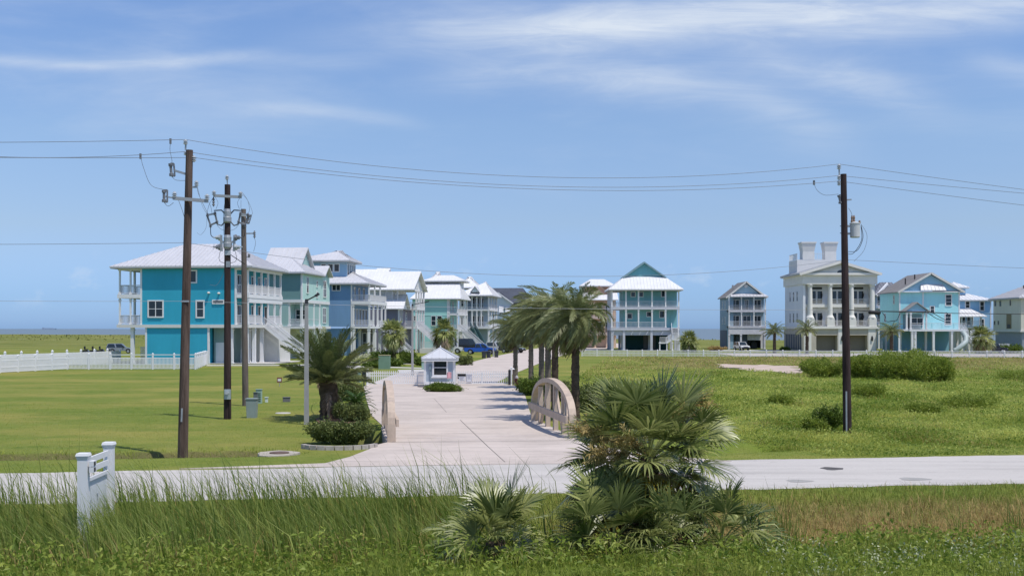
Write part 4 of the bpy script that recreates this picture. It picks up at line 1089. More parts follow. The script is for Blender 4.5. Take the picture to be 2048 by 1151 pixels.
def house_aqua():
    Y = 228; h = House('beach_house', 'light aqua stilt house with grey roof, wraparound deck and curved pale slide', 1800, Y, 0)
    U = h.U; aq = siding('aqua_siding', (0.20, 0.43, 0.60), ds=0.08); aqd = siding('aqua_gable', (0.16, 0.33, 0.46)); D = 12.4; W_ = U(1918)
    zl, ze = h.Z(658), h.Z(582)
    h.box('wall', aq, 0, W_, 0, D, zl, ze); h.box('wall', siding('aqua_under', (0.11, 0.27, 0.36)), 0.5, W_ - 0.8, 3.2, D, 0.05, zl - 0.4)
    for u in (-0.05, U(1846), W_ + 0.02): h.box('corner_board', white, u - 0.13, u + 0.13, -0.05, 0.1, zl, ze)
    h.win('F', 0, U(1897), h.Z(610), 1.05, 2.05, 2, 0, 0.18); h.win('F', 0, U(1864.5), h.Z(624), 0.7, 1.15, 1, 0, 0.16); h.win('F', 0, U(1896), h.Z(648), 1.05, 2.05, 2, 0, 0.18)
    h.win('L', 0, 3.5, h.Z(606), 0.7, 1.6); h.win('L', 0, 9, h.Z(642), 0.7, 1.6)
    # entry porch
    p0, p1 = U(1803), U(1846); zp = h.Z(625)
    h.box('porch_shade_panel', mat('painted_porch_shade', (0.18, 0.3, 0.34), 0.7), p0 + 0.3, p1 - 0.3, -0.06, -0.004, zl + 0.02, zp - 0.3)  # darker panel paints the porch shade over the aqua wall
    h.cols([p0 + 0.2, U(1813), p1 - 0.2], [-2.4], zl, zp, 0.3); h.door('F', -0.06, U(1818), zl + 0.03, 1.1, 2.3, shade); h.win('F', -0.06, U(1834), zl + 0.9, 2.2, 1.3, 0, 1)
    c = (p0 + p1) / 2
    h.box('frieze', white, p0, p1, -2.6, -2.3, zp - 0.02, zp + 0.3)
    h.gablewall(aqd, 'F', -2.4, c, (p1 - p0) / 2, zp + 0.3, 1.55)
    h.roof([[(p0 - 0.5, -2.9, zp + 0.2), (c, -2.9, zp + 2.1), (c, 0, zp + 2.1), (p0 - 0.5, 0, zp + 0.2)], [(p1 + 0.5, -2.9, zp + 0.2), (p1 + 0.5, 0, zp + 0.2), (c, 0, zp + 2.1), (c, -2.9, zp + 2.1)]], roofgrey)
    # deck and stilts
    d0, d1 = U(1808), U(1922)
    h.deck(d0, d1, -3.2, 0, zl, 0.4); h.deck(-1.2, d0 - 0.02, -2.8, D * 0.7, zl, 0.35)
    P = [d0 + 0.2, U(1832), U(1852), U(1872), U(1895), d1 - 0.2]
    for a, e in zip(P, P[1:]): h.railing((a, -3.1), (e, -3.1), zl, 1.2, 0.22)
    h.cols([d0 + 0.6, U(1820), U(1856), U(1892)], [-2.9], 0, zl - 0.4, 0.42); h.cols([0.1, U(1852), W_ - 0.3], [0.2], 0, zl - 0.4, 0.4); h.cols([-1], [-2.4, 1.5, 5.5], 0, zl - 0.36, 0.3)
    # slide
    cs = [(U(1912), -3.3, zl - 0.5), (U(1915), -4.2, zl - 1.5), (U(1912), -5.0, zl - 2.4), (U(1903), -5.5, zl - 3.1), (U(1892), -5.6, 0.5), (U(1886), -5.4, 0.25)]
    cs = [Vector(p) for p in cs]; pts = []
    for i in range(len(cs) - 1):
        for t in (0, 0.5): pts.append(cs[i].lerp(cs[i + 1], t))
    b = MB(); b.tube(pts + [cs[-1]], 0.5, 10); b.build('slide', mat('slide_plastic', (0.40, 0.46, 0.45), 0.5), h.o, smooth=True)
    # side stair tower
    s0, s1 = U(1921), U(1941)
    h.deck(s0, s1, -3.0, -0.8, h.Z(671), 0.3); h.railing((s0 + 1, -2.9), (s1, -2.9), h.Z(671), 1.2, 0.2); h.stairs(U(1917), -1.9, zl, s0 + 0.6, -1.9, h.Z(671), 1.4)
    h.cols([s0 + 0.3, s0 + 1.0, s1 - 0.1], [-2.8, -1.0], 0, h.Z(671) - 0.3, 0.22); h.stairs(U(1931), -1.0, h.Z(671), U(1936), -5.5, 0.2, 1.2)
    # roofs
    pk = h.Z(545); c = U(1860)
    h.gablewall(aqd, 'F', -0.15, c, W_ / 2 + 0.1, ze + 0.1, pk - ze - 0.5)
    h.roof([[(U(1795), -0.7, ze - 0.1), (c, -0.7, pk), (c, D + 0.5, pk), (U(1795), D + 0.5, ze - 0.1)], [(U(1926), -0.7, ze - 0.1), (U(1926), D + 0.5, ze - 0.1), (c, D + 0.5, pk), (c, -0.7, pk)]], roofgrey)
    b = MB()
    for q in (U(1794), U(1927)): b.bar((c, -0.78, pk - 0.12), (q, -0.78, ze - 0.25), 0.1, 0.4)
    b.build('bargeboard', offwhite, h.o)
    h.box('soffit', white, -0.6, W_ + 0.6, -0.7, 0, ze - 0.25, ze - 0.05)
    h.roof([[(U(1838), -1.0, h.Z(580)), (U(1889), -1.0, h.Z(580)), (U(1885), -0.16, h.Z(568)), (U(1841), -0.16, h.Z(568))]], roofmetal, 0.15)
    b = MB()
    for px, py in ((1821, 561), (1840, 553)): b.tube([(U(px), 3, h.Z(py + 6)), (U(px), 3, h.Z(py - 6))], 0.12, 6)
    b.build('vent_pipe', MATS['black_metal'], h.o)

def house_bluebox():
    Y = 246; h = House('beach_house', 'mid blue house with white pavilion roofs and small rooftop cupola', 1919, Y, 0)
    h.rm = roofwhite
    U = h.U; bl = siding('mid_blue_siding', (0.15, 0.31, 0.47)); D = 12; W_ = U(1981); ze = h.Z(599)
    h.box('wall', bl, U(1905), W_, 0, D, h.Z(655), ze); h.box('wall', offwhite, U(1908), W_ - .3, 1, D, 0.05, h.Z(655))
    h.box('corner_board', white, W_ - 0.1, W_ + 0.15, -0.06, 0.15, h.Z(655), ze)
    for px, py in ((1935, 615), (1964, 620), (1964, 655)): h.win('F', 0, U(px), h.Z(py), 0.75, 1.3 if py == 615 else 1.8, 1, 0, 0.2)
    h.hip(U(1898), U(1986), -0.8, D + 0.6, ze, 1.75, 4.4, 4.4, seam=0.9)
    h.box('cupola', bl, U(1915), U(1944), 3.5, 9.0, ze + 1.2, h.Z(574, 3.5)); h.hip(U(1911), U(1949), 2.6, 10, h.Z(574, 3.5), 1.25, 2.0, 2.0)
    # screened side porch
    z0, z1 = h.Z(652), h.Z(632)
    h.deck(U(1912), U(1952), -3, -0.05, z0, 0.4); h.cols([U(1913), U(1932), U(1951)], [-2.8], z0, z1, 0.3); h.railing((U(1913), -2.9), (U(1951), -2.9), z0, 1.1, 0.2); h.cols([U(1914), U(1951)], [-2.7], 0, z0 - 0.4, 0.35)
    h.win('F', -0.02, U(1924), z0 + 0.3, 1.2, 1.8, 0); h.win('F', -0.02, U(1940), z0 + 0.3, 1.2, 1.8, 0)
    h.roof([[(U(1904), -3.7, z1), (U(1960), -3.7, z1), (U(1940), -0.02, h.Z(617)), (U(1912), -0.02, h.Z(617))]])

def house_sand():
    Y = 226; h = House('beach_house', 'sand coloured house with grey roof and slatted grey ground floor', 2042, Y, 0)
    U = h.U; sa = siding('sand_siding', (0.37, 0.36, 0.29)); D = 13; W_ = 9.5; ze = h.Z(594); zl = h.Z(660); X0 = X(2042, Y)
    V = lambda px: X0 * FPX / (px - CX) - Y
    h.box('wall', sa, 0, W_, 0, D, zl, ze)
    b = MB(); b.box(0.35, W_ - 0.2, 0.35, D - 0.2, 0.05, zl - 0.35)
    i = 0.4
    while i < D - 0.4: b.box(0.27, 0.35, i, i + 0.28, 0.1, zl - 0.4); i += 0.36
    i = 0.4
    while i < W_ - 0.4: b.box(i, i + 0.28, 0.27, 0.35, 0.1, zl - 0.4); i += 0.36
    b.build('lower_screen', mat('screen_grey', (0.34, 0.38, 0.44), 0.8, 0.08), h.o)
    h.box('band', offwhite, -0.2, W_ + 0.2, -0.2, D, zl - 0.34, zl)
    for px, py, w, hh in ((1991, 612, 0.7, 1.1), (2001, 612, 0.7, 1.1), (2021, 611, 0.6, 1.2), (1989.5, 649, 0.6, 0.8), (1997, 649, 0.6, 0.8)): h.win('L', 0, V(px), h.Z(py, V(px)), w, hh, 0, 0, 0.05, sa)
    h.box('recess', mat('recess_tan', (0.25, 0.21, 0.13), 0.8), -0.03, 0, V(2023), V(2013), h.Z(657, 5), h.Z(628, 5)); h.door('L', -0.03, V(2018), h.Z(656, 5), 1.4, 0.8, shade, 'vent_door')
    h.win('F', 0, 2.5, h.Z(612), 1.0, 1.6); h.win('F', 0, 6.5, h.Z(612), 1.0, 1.6); h.win('F', 0, 4.5, h.Z(648), 1.0, 1.8)
    h.hip(-0.8, W_ + 0.8, -0.9, D + 0.8, ze, 2.7, 5.4, 5.4, axis='v', m=mat('grey_shingle', (0.46, 0.46, 0.48), 0.8, 0.08))
    for px, py in ((2036, 573), (2041, 572)):
        b = MB(); b.tube([(3.2, V(px) if px < 2040 else 6, ze + 1.2), (3.2, V(px) if px < 2040 else 6, ze + 2.6)], 0.1, 6); b.build('vent_pipe', MATS['black_metal'], h.o)
    b = MB(); b.box(-1.3, -0.4, 0.5, 1.5, 0.1, 1.2); b.build('utility_unit', mat('dark_unit', (0.06, 0.07, 0.08), 0.6), h.o)

for f in (house_teal, house_seafoam, house_blue, house_lilac, house_mint, house_veranda, house_darkroof, house_tan, house_aquamint, house_slate, mansion, house_behind, house_aqua, house_bluebox, house_sand): f()
# ================================================================== plants
RS = np.random.RandomState(11)
leaf_palm = leafmat('palm_leaf', (0.085, 0.125, 0.034), (0.33, 0.35, 0.16), 0.4, 0.28, 0.5)
leaf_sabal = leafmat('fan_palm_leaf', (0.06, 0.10, 0.02), (0.50, 0.52, 0.19), 0.36, 0.32, 0.5)  # pale end paints glossy highlights as well as yellow finger edges
leaf_yellow = leafmat('yellow_frond', (0.20, 0.17, 0.02), (0.42, 0.30, 0.03), 0.5, 0.25)
leaf_dead = leafmat('dead_frond', (0.16, 0.10, 0.06), (0.42, 0.32, 0.24), 0.8, 0.15, 0.1)
leaf_shrub = leafmat('shrub_leaf', (0.05, 0.095, 0.014), (0.18, 0.25, 0.035), 0.5, 0.25)
leaf_bright = leafmat('bright_shrub_leaf', (0.13, 0.20, 0.022), (0.38, 0.44, 0.08), 0.5, 0.4)
leaf_sago = leafmat('sago_leaf', (0.03, 0.08, 0.016), (0.12, 0.20, 0.035), 0.4, 0.2, 0.45)
leaf_hedge = leafmat('hedge_leaf', (0.06, 0.085, 0.022), (0.22, 0.26, 0.08), 0.5, 0.25)
leaf_grass = leafmat('grass_blade', (0.13, 0.19, 0.026), (0.38, 0.40, 0.095), 0.6, 0.4, 0.15)
leaf_reed = leafmat('reed_blade', (0.10, 0.17, 0.022), (0.36, 0.40, 0.10), 0.5, 0.4, 0.3)
leaf_straw = leafmat('straw_blade', (0.28, 0.18, 0.06), (0.56, 0.42, 0.19), 0.75, 0.25, 0.1)
leaf_silver = leafmat('silver_weed', (0.24, 0.29, 0.11), (0.54, 0.56, 0.36), 0.6, 0.25, 0.1)
bark_palm = mat('palm_bark', (0.10, 0.075, 0.055), 0.95, 0.45, 3.0, 0.05, 9, 0.1, stretch=(1, 1, 1.6))
bark_grey = mat('grey_palm_bark', (0.17, 0.145, 0.12), 0.95, 0.35, 3.0, 0.04, 8, 0.1, stretch=(1, 1, 2.5))
stemm = mat('woody_stem', (0.09, 0.07, 0.045), 0.9, 0.3, 4)

def nrm(a): return a / np.maximum(np.linalg.norm(a, axis=-1, keepdims=True), 1e-9)

class Leaves:
    """gathers leaf triangles with a tint and a material slot each"""
    def __init__(s): s.V = []; s.T = []; s.t = []; s.m = []; s.n = 0
    def add(s, V, T, tint, m=0):
        V = np.asarray(V, float).reshape(-1, 3); T = np.asarray(T, int).reshape(-1, 3)
        s.V.append(V); s.T.append(T + s.n); s.t.append(np.broadcast_to(tint, (len(V),)).astype(float)); s.m.append(np.full(len(T), m)); s.n += len(V)
    def build(s, name, mats, parent=None, kind=None):
        o = npmesh(name, np.concatenate(s.V), np.concatenate(s.T), mats, np.clip(np.concatenate(s.t), 0, 1), np.concatenate(s.m), parent)
        if kind: o['kind'] = kind
        return o
    def diamonds(s, B, D, S, L, w, tint, m=0, mid=0.45, droop=0.0):
        """n lance leaves: base B, direction D, side S"""
        n = len(B); L = np.broadcast_to(L, (n,))[:, None]; w = np.broadcast_to(w, (n,))[:, None]
        M = B + D * L * mid; Tp = B + D * L; Tp[:, 2] -= droop * L[:, 0]
        V = np.stack([B, M + S * w / 2, Tp, M - S * w / 2], 1)
        i = np.arange(n)[:, None] * 4
        T = np.concatenate([i + np.array([[0, 1, 2]]), i + np.array([[0, 2, 3]])])
        s.add(V, T, np.repeat(np.broadcast_to(tint, (n,)), 4), m)
    def ribbon(s, P, w, tint, m=0):
        """a strip along points, doubled crosswise so it shows from any side"""
        P = np.asarray(P); d = nrm(np.gradient(P, axis=0)); w = np.broadcast_to(w, (len(P),))[:, None]
        a = nrm(np.cross(d, np.array([0, 0, 1.0]) + 1e-3)); b = nrm(np.cross(a, d))
        for q in (a, b):
            V = np.concatenate([P + q * w / 2, P - q * w / 2]); k = len(P); T = []
            for i in range(k - 1): T += [(i, i + 1, k + i + 1), (i, k + i + 1, k + i)]
            s.add(V, T, tint, m)

def pinnate(lv, org, az, el, L, bend, nl, ll, lw, tint, m=0, wind=(0, 0, 0), vee=0.35, start=0.12, rs=RS, rw=0.05, twist=0.0):
    """a feather frond"""
    K = 12; t = np.linspace(0, 1, K)
    e = el - bend * t ** 1.4
    step = L / (K - 1)
    d = np.stack([np.cos(e) * math.cos(az), np.cos(e) * math.sin(az), np.sin(e)], 1)
    P = np.concatenate([[np.zeros(3)], np.cumsum((d[:-1] + d[1:]) / 2 * step, 0)]) + org
    P = P + np.array(wind) * (t ** 2)[:, None] * L
    lv.ribbon(P, np.linspace(rw, rw * 0.25, K), tint * 0.6 + 0.25, m)
    s = np.linspace(start, 0.995, nl); s = np.concatenate([s, s + 0.5 / nl]).clip(0, 1)
    side = np.concatenate([np.ones(nl), -np.ones(nl)])
    C = np.stack([np.interp(s, t, P[:, i]) for i in range(3)], 1)
    T = nrm(np.stack([np.interp(s, t, np.gradient(P[:, i])) for i in range(3)], 1))
    S = nrm(np.cross(T, np.array([0, 0, 1.0]))); Nn = np.cross(S, T)
    ct, st = math.cos(twist), math.sin(twist)
    S, Nn = S * ct + Nn * st, Nn * ct - S * st
    ang = np.interp(s, [0, 0.5, 1], [1.15, 0.85, 0.35]) + rs.normal(0, 0.08, len(s))
    D = T * np.cos(ang)[:, None] + S * (np.sin(ang) * side)[:, None] + Nn * vee + rs.normal(0, 0.08, (len(s), 3))
    D[:, 2] -= 0.15
    D = nrm(D + np.array(wind) * 0.25)
    ln = ll * np.interp(s, [0, 0.15, 0.5, 0.85, 1], [0.45, 0.9, 1, 0.75, 0.4]) * rs.uniform(0.85, 1.1, len(s))
    lv.diamonds(C, D, nrm(np.cross(D, Nn)), ln, lw, tint + rs.normal(0, 0.10, len(s)), m, 0.4, 0.12)

def fan(lv, org, az, el, pet, L, tint, m=0, n=34, spread=2.2, w=0.045, droop=0.35, fold=0.45, rs=RS, wind=(0, 0, 0), bend=0.5, stiff=0.05):
    """a fan-palm frond: petiole and a folded disc of drooping fingers"""
    d0 = np.array([math.cos(el) * math.cos(az), math.cos(el) * math.sin(az), math.sin(el)])
    e2 = el - bend; d1 = np.array([math.cos(e2) * math.cos(az), math.cos(e2) * math.sin(az), math.sin(e2)])
    P = np.array([org, org + d0 * pet * 0.55, org + d0 * pet * 0.55 + nrm(d0 + d1) * pet * 0.45]) + np.array([[0, 0, 0], np.array(wind) * 0.3, np.array(wind)]) * pet
    lv.ribbon(P, np.array([0.045, 0.03, 0.022]), min(1, tint + 0.35), m)
    H = P[-1]; side = nrm(np.cross(d1, [0, 0, 1.0])); up = np.cross(side, d1)
    roll = rs.normal(0, 0.35); side, up = side * math.cos(roll) + up * math.sin(roll), up * math.cos(roll) - side * math.sin(roll)
    a = np.linspace(-spread, spread, n) + rs.normal(0, 0.02, n)
    D = d1 * np.cos(a)[:, None] + side * np.sin(a)[:, None] + up * (fold * np.abs(np.sin(a)) - 0.05)[:, None]
    D = nrm(D + np.array(wind) * 0.5 + rs.normal(0, stiff, (n, 3)))
    ln = L * (0.72 + 0.28 * np.cos(a / 1.4)) * rs.uniform(0.88, 1.06, n)
    S = nrm(np.cross(D, up + 1e-3))
    j = 0.42; lz = ln[:, None]
    b = H + D * 0.02
    M = H + D * lz * j; Q = H + D * lz * 0.75; Q[:, 2] -= droop * ln * 0.16; Tp = H + D * lz * 0.97; Tp[:, 2] -= droop * ln * rs.uniform(0.35, 0.75, n)
    ww = w * rs.uniform(0.85, 1.15, n)[:, None]
    cup = up * 0.012
    V = np.stack([b, M + S * ww * 0.62 + cup, M - S * ww * 0.62 + cup, Q + S * ww * 0.36, Q - S * ww * 0.36, Tp], 1)
    i = np.arange(n)[:, None] * 6
    T = np.concatenate([i + np.array([[x]]).reshape(1, 3) for x in ((0, 1, 2), (1, 3, 4), (1, 4, 2), (3, 5, 4))])
    lv.add(V, T, np.repeat(np.clip(tint + rs.normal(0, 0.22, n), 0, 1), 6), m)

def palm_trunk(parent, h, r0, r1, m, lean=(0, 0), seed=0, rings=0.16, rough=0.12):
    rs = np.random.RandomState(seed); n = max(6, int(h / 0.11)); k = 14
    V = []; F = []
    for i in range(n + 1):
        t = i / n; r = r0 + (r1 - r0) * t; r *= 1 + (0.25 * (1 - t / 0.12) if t < 0.12 else 0)
        cx, cy = lean[0] * t ** 1.5, lean[1] * t ** 1.5
        for j in range(k):
            a = 2 * math.pi * (j + 0.5 * (i % 2)) / k
            q = r * (1 + rough * (1 if (i + j) % 2 else -0.6) + rs.normal(0, rough * 0.5))
            V.append((cx + q * math.cos(a), cy + q * math.sin(a), h * t))
    for i in range(n):
        for j in range(k):
            F.append((i * k + j, i * k + (j + 1) % k, (i + 1) * k + (j + 1) % k, (i + 1) * k + j))
    return npmesh('trunk', V, F, m, parent=parent)

def date_palm(label, x, y, h, L, seed, nf=60, trunk=(0.24, 0.2), wind=(0, 0, 0), group=None, dead=10, ll=0.5, lw=0.045, nl=46, up=1.35, low=-0.5, lean=(0, 0), tint0=0.25, name='date_palm', bend=1.1, bm=None, pw=0.85):
    rs = np.random.RandomState(seed)
    t = thing(name, label, 'palm tree', (x, y, gzs(x, y) - 0.05), 0, group)
    palm_trunk(t, h, trunk[0], trunk[1], bm or bark_palm, lean, seed)
    lv = Leaves(); top = np.array([lean[0], lean[1], h])
    for i in range(nf):
        f = (i + 0.5) / nf; az = i * 2.39996 + rs.normal(0, 0.12)
        el = up - (up - low) * f ** pw + rs.normal(0, 0.08)
        q = L * (0.72 + 0.28 * math.sin(math.pi * min(1, f + 0.25))) * rs.uniform(0.9, 1.08)
        pinnate(lv, top + np.array([math.cos(az) * trunk[1] * 0.7, math.sin(az) * trunk[1] * 0.7, -0.25 * f]), az, el, q, bend * rs.uniform(0.75, 1.2), nl, ll, lw,
                float(np.clip(tint0 + 0.5 * f + rs.normal(0, 0.12), 0, 1)), 0, wind, 0.3, rs=rs, twist=rs.normal(0, 0.5))
    lv.build('crown', [leaf_palm], t)
    if dead:
        dv = Leaves()
        for i in range(dead):
            az = rs.uniform(0, 6.28)
            pinnate(dv, top + np.array([0, 0, -0.3]), az, rs.uniform(-1.3, -0.5), L * rs.uniform(0.5, 0.8), 0.8, 26, ll * 0.6, lw * 0.8, rs.uniform(0.1, 0.8), 0, wind, 0.0, rs=rs)
        dv.build('dead_frond', [leaf_dead], t)
    return t

def fan_palm(label, x, y, h, L, seed, nf=46, trunk=(0.2, 0.18), group=None, name='cabbage_palm', pet=0.9, dead=12, tint0=0.2, wind=(0, 0, 0), nfing=30, w=0.05, low=-0.75, stalks=0, lean=(0, 0), yellow=0, cat='palm tree', top_el=1.45, pw=0.8, dome=False):
    rs = np.random.RandomState(seed)
    t = thing(name, label, cat, (x, y, gzs(x, y) - 0.05), 0, group)
    if h > 0.4: palm_trunk(t, h, trunk[0], trunk[1], bark_palm, lean, seed, rough=0.2)
    lv = Leaves(); top = np.array([lean[0], lean[1], h])
    for i in range(nf):
        f = (i + 0.5) / nf; az = i * 2.39996 + rs.normal(0, 0.2)
        el = (math.asin(max(-1, min(1, 0.99 - f * (0.99 - math.sin(low))))) if dome else top_el - (top_el - low) * f ** pw) + rs.normal(0, 0.12)
        m = 1 if (yellow and i >= nf - yellow) else 0
        fan(lv, top + np.array([0, 0, -0.3 * f]), az, el, pet * rs.uniform(0.6, 1.25), L * rs.uniform(0.85, 1.1), float(np.clip(tint0 + 0.4 * f * (not dome) + rs.normal(0, 0.14), 0, 1)) if not m else rs.uniform(0.2, 0.9),
            m, nfing, 2.0 + rs.normal(0, 0.15), w, (0.08 + 0.45 * f) if dome else 0.3 + 0.5 * f, 0.22 if dome else 0.45, rs, wind, (0.05 + 0.3 * f) if dome else 0.12 + 0.65 * f, 0.022 if dome else 0.05)
    lv.build('crown', [leaf_sabal, leaf_yellow], t)
    if dead:
        dv = Leaves()
        for i in range(dead):
            az = rs.uniform(0, 6.28)
            fan(dv, top + np.array([0, 0, -0.35]), az, rs.uniform(-0.8, 0.0) if dome else rs.uniform(-1.1, -0.2), pet * rs.uniform(0.7, 1.12), L * rs.uniform(0.55, 0.9), rs.uniform(0, 1), 0, nfing, 0.8, w * 0.8, 0.9, 0.1, rs, wind, 0.5)
        dv.build('dead_frond', [leaf_dead], t)
    if stalks:
        for i in range(stalks):
            sv = Leaves(); az, el = stalk_dirs[i % len(stalk_dirs)]; d = np.array([math.cos(el) * math.cos(az), math.cos(el) * math.sin(az), math.sin(el)])
            P = [top + d * 1.95 * u + np.array([0, 0, -0.25 * u * u]) for u in np.linspace(0, 1, 8)]
            sv.ribbon(P, 0.03, 0.3)
            for b in range(34):
                u = rs.uniform(0.45, 1.0); c = top + d * 1.95 * u + np.array([0, 0, -0.25 * u * u]); q = nrm(d + rs.normal(0, 0.75, 3)); ln = rs.uniform(0.2, 0.5)
                sv.ribbon([c, c + q * ln * 0.5, c + q * ln + [0, 0, -0.08]], 0.012, 0.6)
                k = 26; uu = rs.uniform(0.2, 1, k)[:, None]; B = c + q * ln * uu; D = nrm(rs.normal(0, 1, (k, 3)))
                sv.diamonds(B, D, nrm(np.cross(D, rs.normal(0, 1, (k, 3)))), 0.13, 0.022, rs.uniform(0.3, 1, k))
            sv.build('flower_stalk', [leafmat('palm_flower', (0.30, 0.22, 0.08), (0.55, 0.42, 0.18), 0.8, 0.2, 0.1)], t)
    return t
stalk_dirs = [(-2.3, 0.22), (-2.0, 0.38), (-2.6, 0.45), (0.3, 0.85)]

def sago(label, x, y, L, seed, nf=46, z0=0.15, m=None, group=None, low=-0.15):
    rs = np.random.RandomState(seed)
    t = thing('sago_palm', label, 'plant', (x, y, gzs(x, y)), 0, group)
    lv = Leaves()
    for i in range(nf):
        f = (i + 0.5) / nf; az = i * 2.39996 + rs.normal(0, 0.15); el = 1.3 - (1.3 - low) * f + rs.normal(0, 0.08)
        pinnate(lv, np.array([0, 0, z0]), az, el, L * rs.uniform(0.85, 1.1), 1.1, 34, 0.2, 0.03, float(np.clip(0.2 + 0.4 * f + rs.normal(0, 0.15), 0, 1)), 0, (0, 0, 0), 0.35, rs=rs, rw=0.03)
    lv.build('crown', [m or leaf_sago], t)
    b = MB(); b.lathe((0, 0, -0.05), [(0.2, 0), (0.22, 0.15), (0.12, 0.32)], 10); b.build('trunk', bark_palm, t)
    return t

def leafcloud(lv, lobes, n, ls, rs, tint=(0.1, 0.9), m=0, up=0.35, shell=0.55, asp=0.45):
    """leaves through lumpy ellipsoids: lobes = [(cx,cy,cz,rx,ry,rz)]"""
    lb = np.array(lobes); vol = (lb[:, 3] * lb[:, 4] + lb[:, 3] * lb[:, 5] + lb[:, 4] * lb[:, 5]); pick = rs.choice(len(lb), n, p=vol / vol.sum())
    d = nrm(rs.normal(0, 1, (n, 3))); r = shell + (1 - shell) * rs.uniform(0, 1, n) ** 0.7
    r = r * (1 + 0.16 * np.sin(d[:, 0] * 7 + pick) * np.sin(d[:, 1] * 6 + pick * 2) * np.cos(d[:, 2] * 5))
    C = lb[pick, :3] + d * lb[pick, 3:] * r[:, None]
    k = C[:, 2] > 0.02; C, d, pick, r = C[k], d[k], pick[k], r[k]; n = len(C)
    D = nrm(d * 0.7 + rs.normal(0, 0.75, (n, 3)) + np.array([0, 0, up])); S = nrm(np.cross(D, rs.normal(0, 1, (n, 3))))
    cl = rs.uniform(-0.18, 0.18, 97)[(np.floor(C[:, 0] * 2.3).astype(int) * 13 + np.floor(C[:, 1] * 2.3).astype(int) * 7 + np.floor(C[:, 2] * 3.1).astype(int) * 31) % 97]
    tt = tint[0] + (tint[1] - tint[0]) * np.clip(rs.uniform(0, 1, n) * 0.75 + 0.12 + cl, 0, 1)
    L = ls * rs.uniform(0.6, 1.3, n)
    lv.diamonds(C - D * L[:, None] * 0.5, D, S, L, L * asp, tt, m, 0.5, 0.1)

def shrub(label, x, y, rx, ry, h, n, ls, m, seed, name='shrub', group=None, lobes=7, tint=(0.0, 1.0), cat='bush', asp=0.45, up=0.35):
    rs = np.random.RandomState(seed)
    t = thing(name, label, cat, (x, y, gzs(x, y)), 0, group)
    lb = [(0, 0, h * 0.42, rx * 0.72, ry * 0.72, h * 0.46)]
    for i in range(lobes):
        a = 6.283 * (i + rs.uniform(-0.3, 0.3)) / lobes; q = rs.uniform(0.45, 0.72); s_ = rs.uniform(0.30, 0.48)
        lb.append((rx * q * math.cos(a), ry * q * math.sin(a), h * rs.uniform(0.3, 0.62), rx * s_, ry * s_, h * rs.uniform(0.28, 0.42)))
    lv = Leaves(); leafcloud(lv, lb, n, ls, rs, tint, 0, up, asp=asp)
    for i in range(46):                                   # loose sprigs breaking the outline
        q = lb[rs.randint(len(lb))]; d = nrm(rs.normal(0, 1, 3) + np.array([0, 0, 0.9])); k = 12
        u = np.linspace(0.75, 1.0 + rs.uniform(0.25, 0.7), k)[:, None]; C = np.array(q[:3]) + d * np.array(q[3:]) * u + rs.normal(0, ls * 0.3, (k, 3)); C = C[C[:, 2] > 0.03]; k = len(C)
        if k: D = nrm(d + rs.normal(0, 0.6, (k, 3))); lv.diamonds(C, D, nrm(np.cross(D, rs.normal(0, 1, (k, 3)))), ls * rs.uniform(0.6, 1.1, k), ls * asp * 0.8, rs.uniform(*tint, k), 0, 0.5, 0.1)
    lv.build('foliage', [m], t)
    b = MB()
    for i in range(6):
        a = rs.uniform(0, 6.28); q = rs.uniform(0.3, 0.6); b.tube([(0.08 * math.cos(a), 0.08 * math.sin(a), -0.1), (rx * q * 0.5 * math.cos(a), ry * q * 0.5 * math.sin(a), h * 0.35), (rx * q * math.cos(a), ry * q * math.sin(a), h * 0.6)], [0.035, 0.025, 0.012], 5)
    b.build('stem', stemm, t)
    return t

def blades(lv, XY, h, w, tint, lean=(0, 0), spread=0.25, m=0, rs=RS, curl=0.35, z=None):
    """upright blades bending with the wind; two segments each"""
    n = len(XY); h = np.broadcast_to(h, (n,)); w = np.broadcast_to(w, (n,))
    B = np.column_stack([XY, (gz(XY[:, 0], XY[:, 1]) if z is None else np.broadcast_to(z, (n,))) - 0.03])
    a = rs.uniform(0, 6.283, n); q = np.column_stack([np.cos(a), np.sin(a), np.zeros(n)])
    D = rs.normal(0, spread, (n, 2)) + np.array(lean)[None]
    M = B.copy(); M[:, :2] += D * h[:, None] * 0.35; M[:, 2] += h * 0.55
    T = B.copy(); T[:, :2] += D * h[:, None] * (0.9 + curl); T[:, 2] += h * (1.0 - curl * np.clip(np.linalg.norm(D, axis=1), 0, 0.9))
    V = np.stack([B + q * w[:, None] / 2, B - q * w[:, None] / 2, M + q * w[:, None] * 0.42, M - q * w[:, None] * 0.42, T], 1)
    i = np.arange(n)[:, None] * 5
    F = np.concatenate([i + np.array([[0, 1, 3]]), i + np.array([[0, 3, 2]]), i + np.array([[2, 3, 4]])])
    lv.add(V, F, np.repeat(np.broadcast_to(tint, (n,)), 5), m)
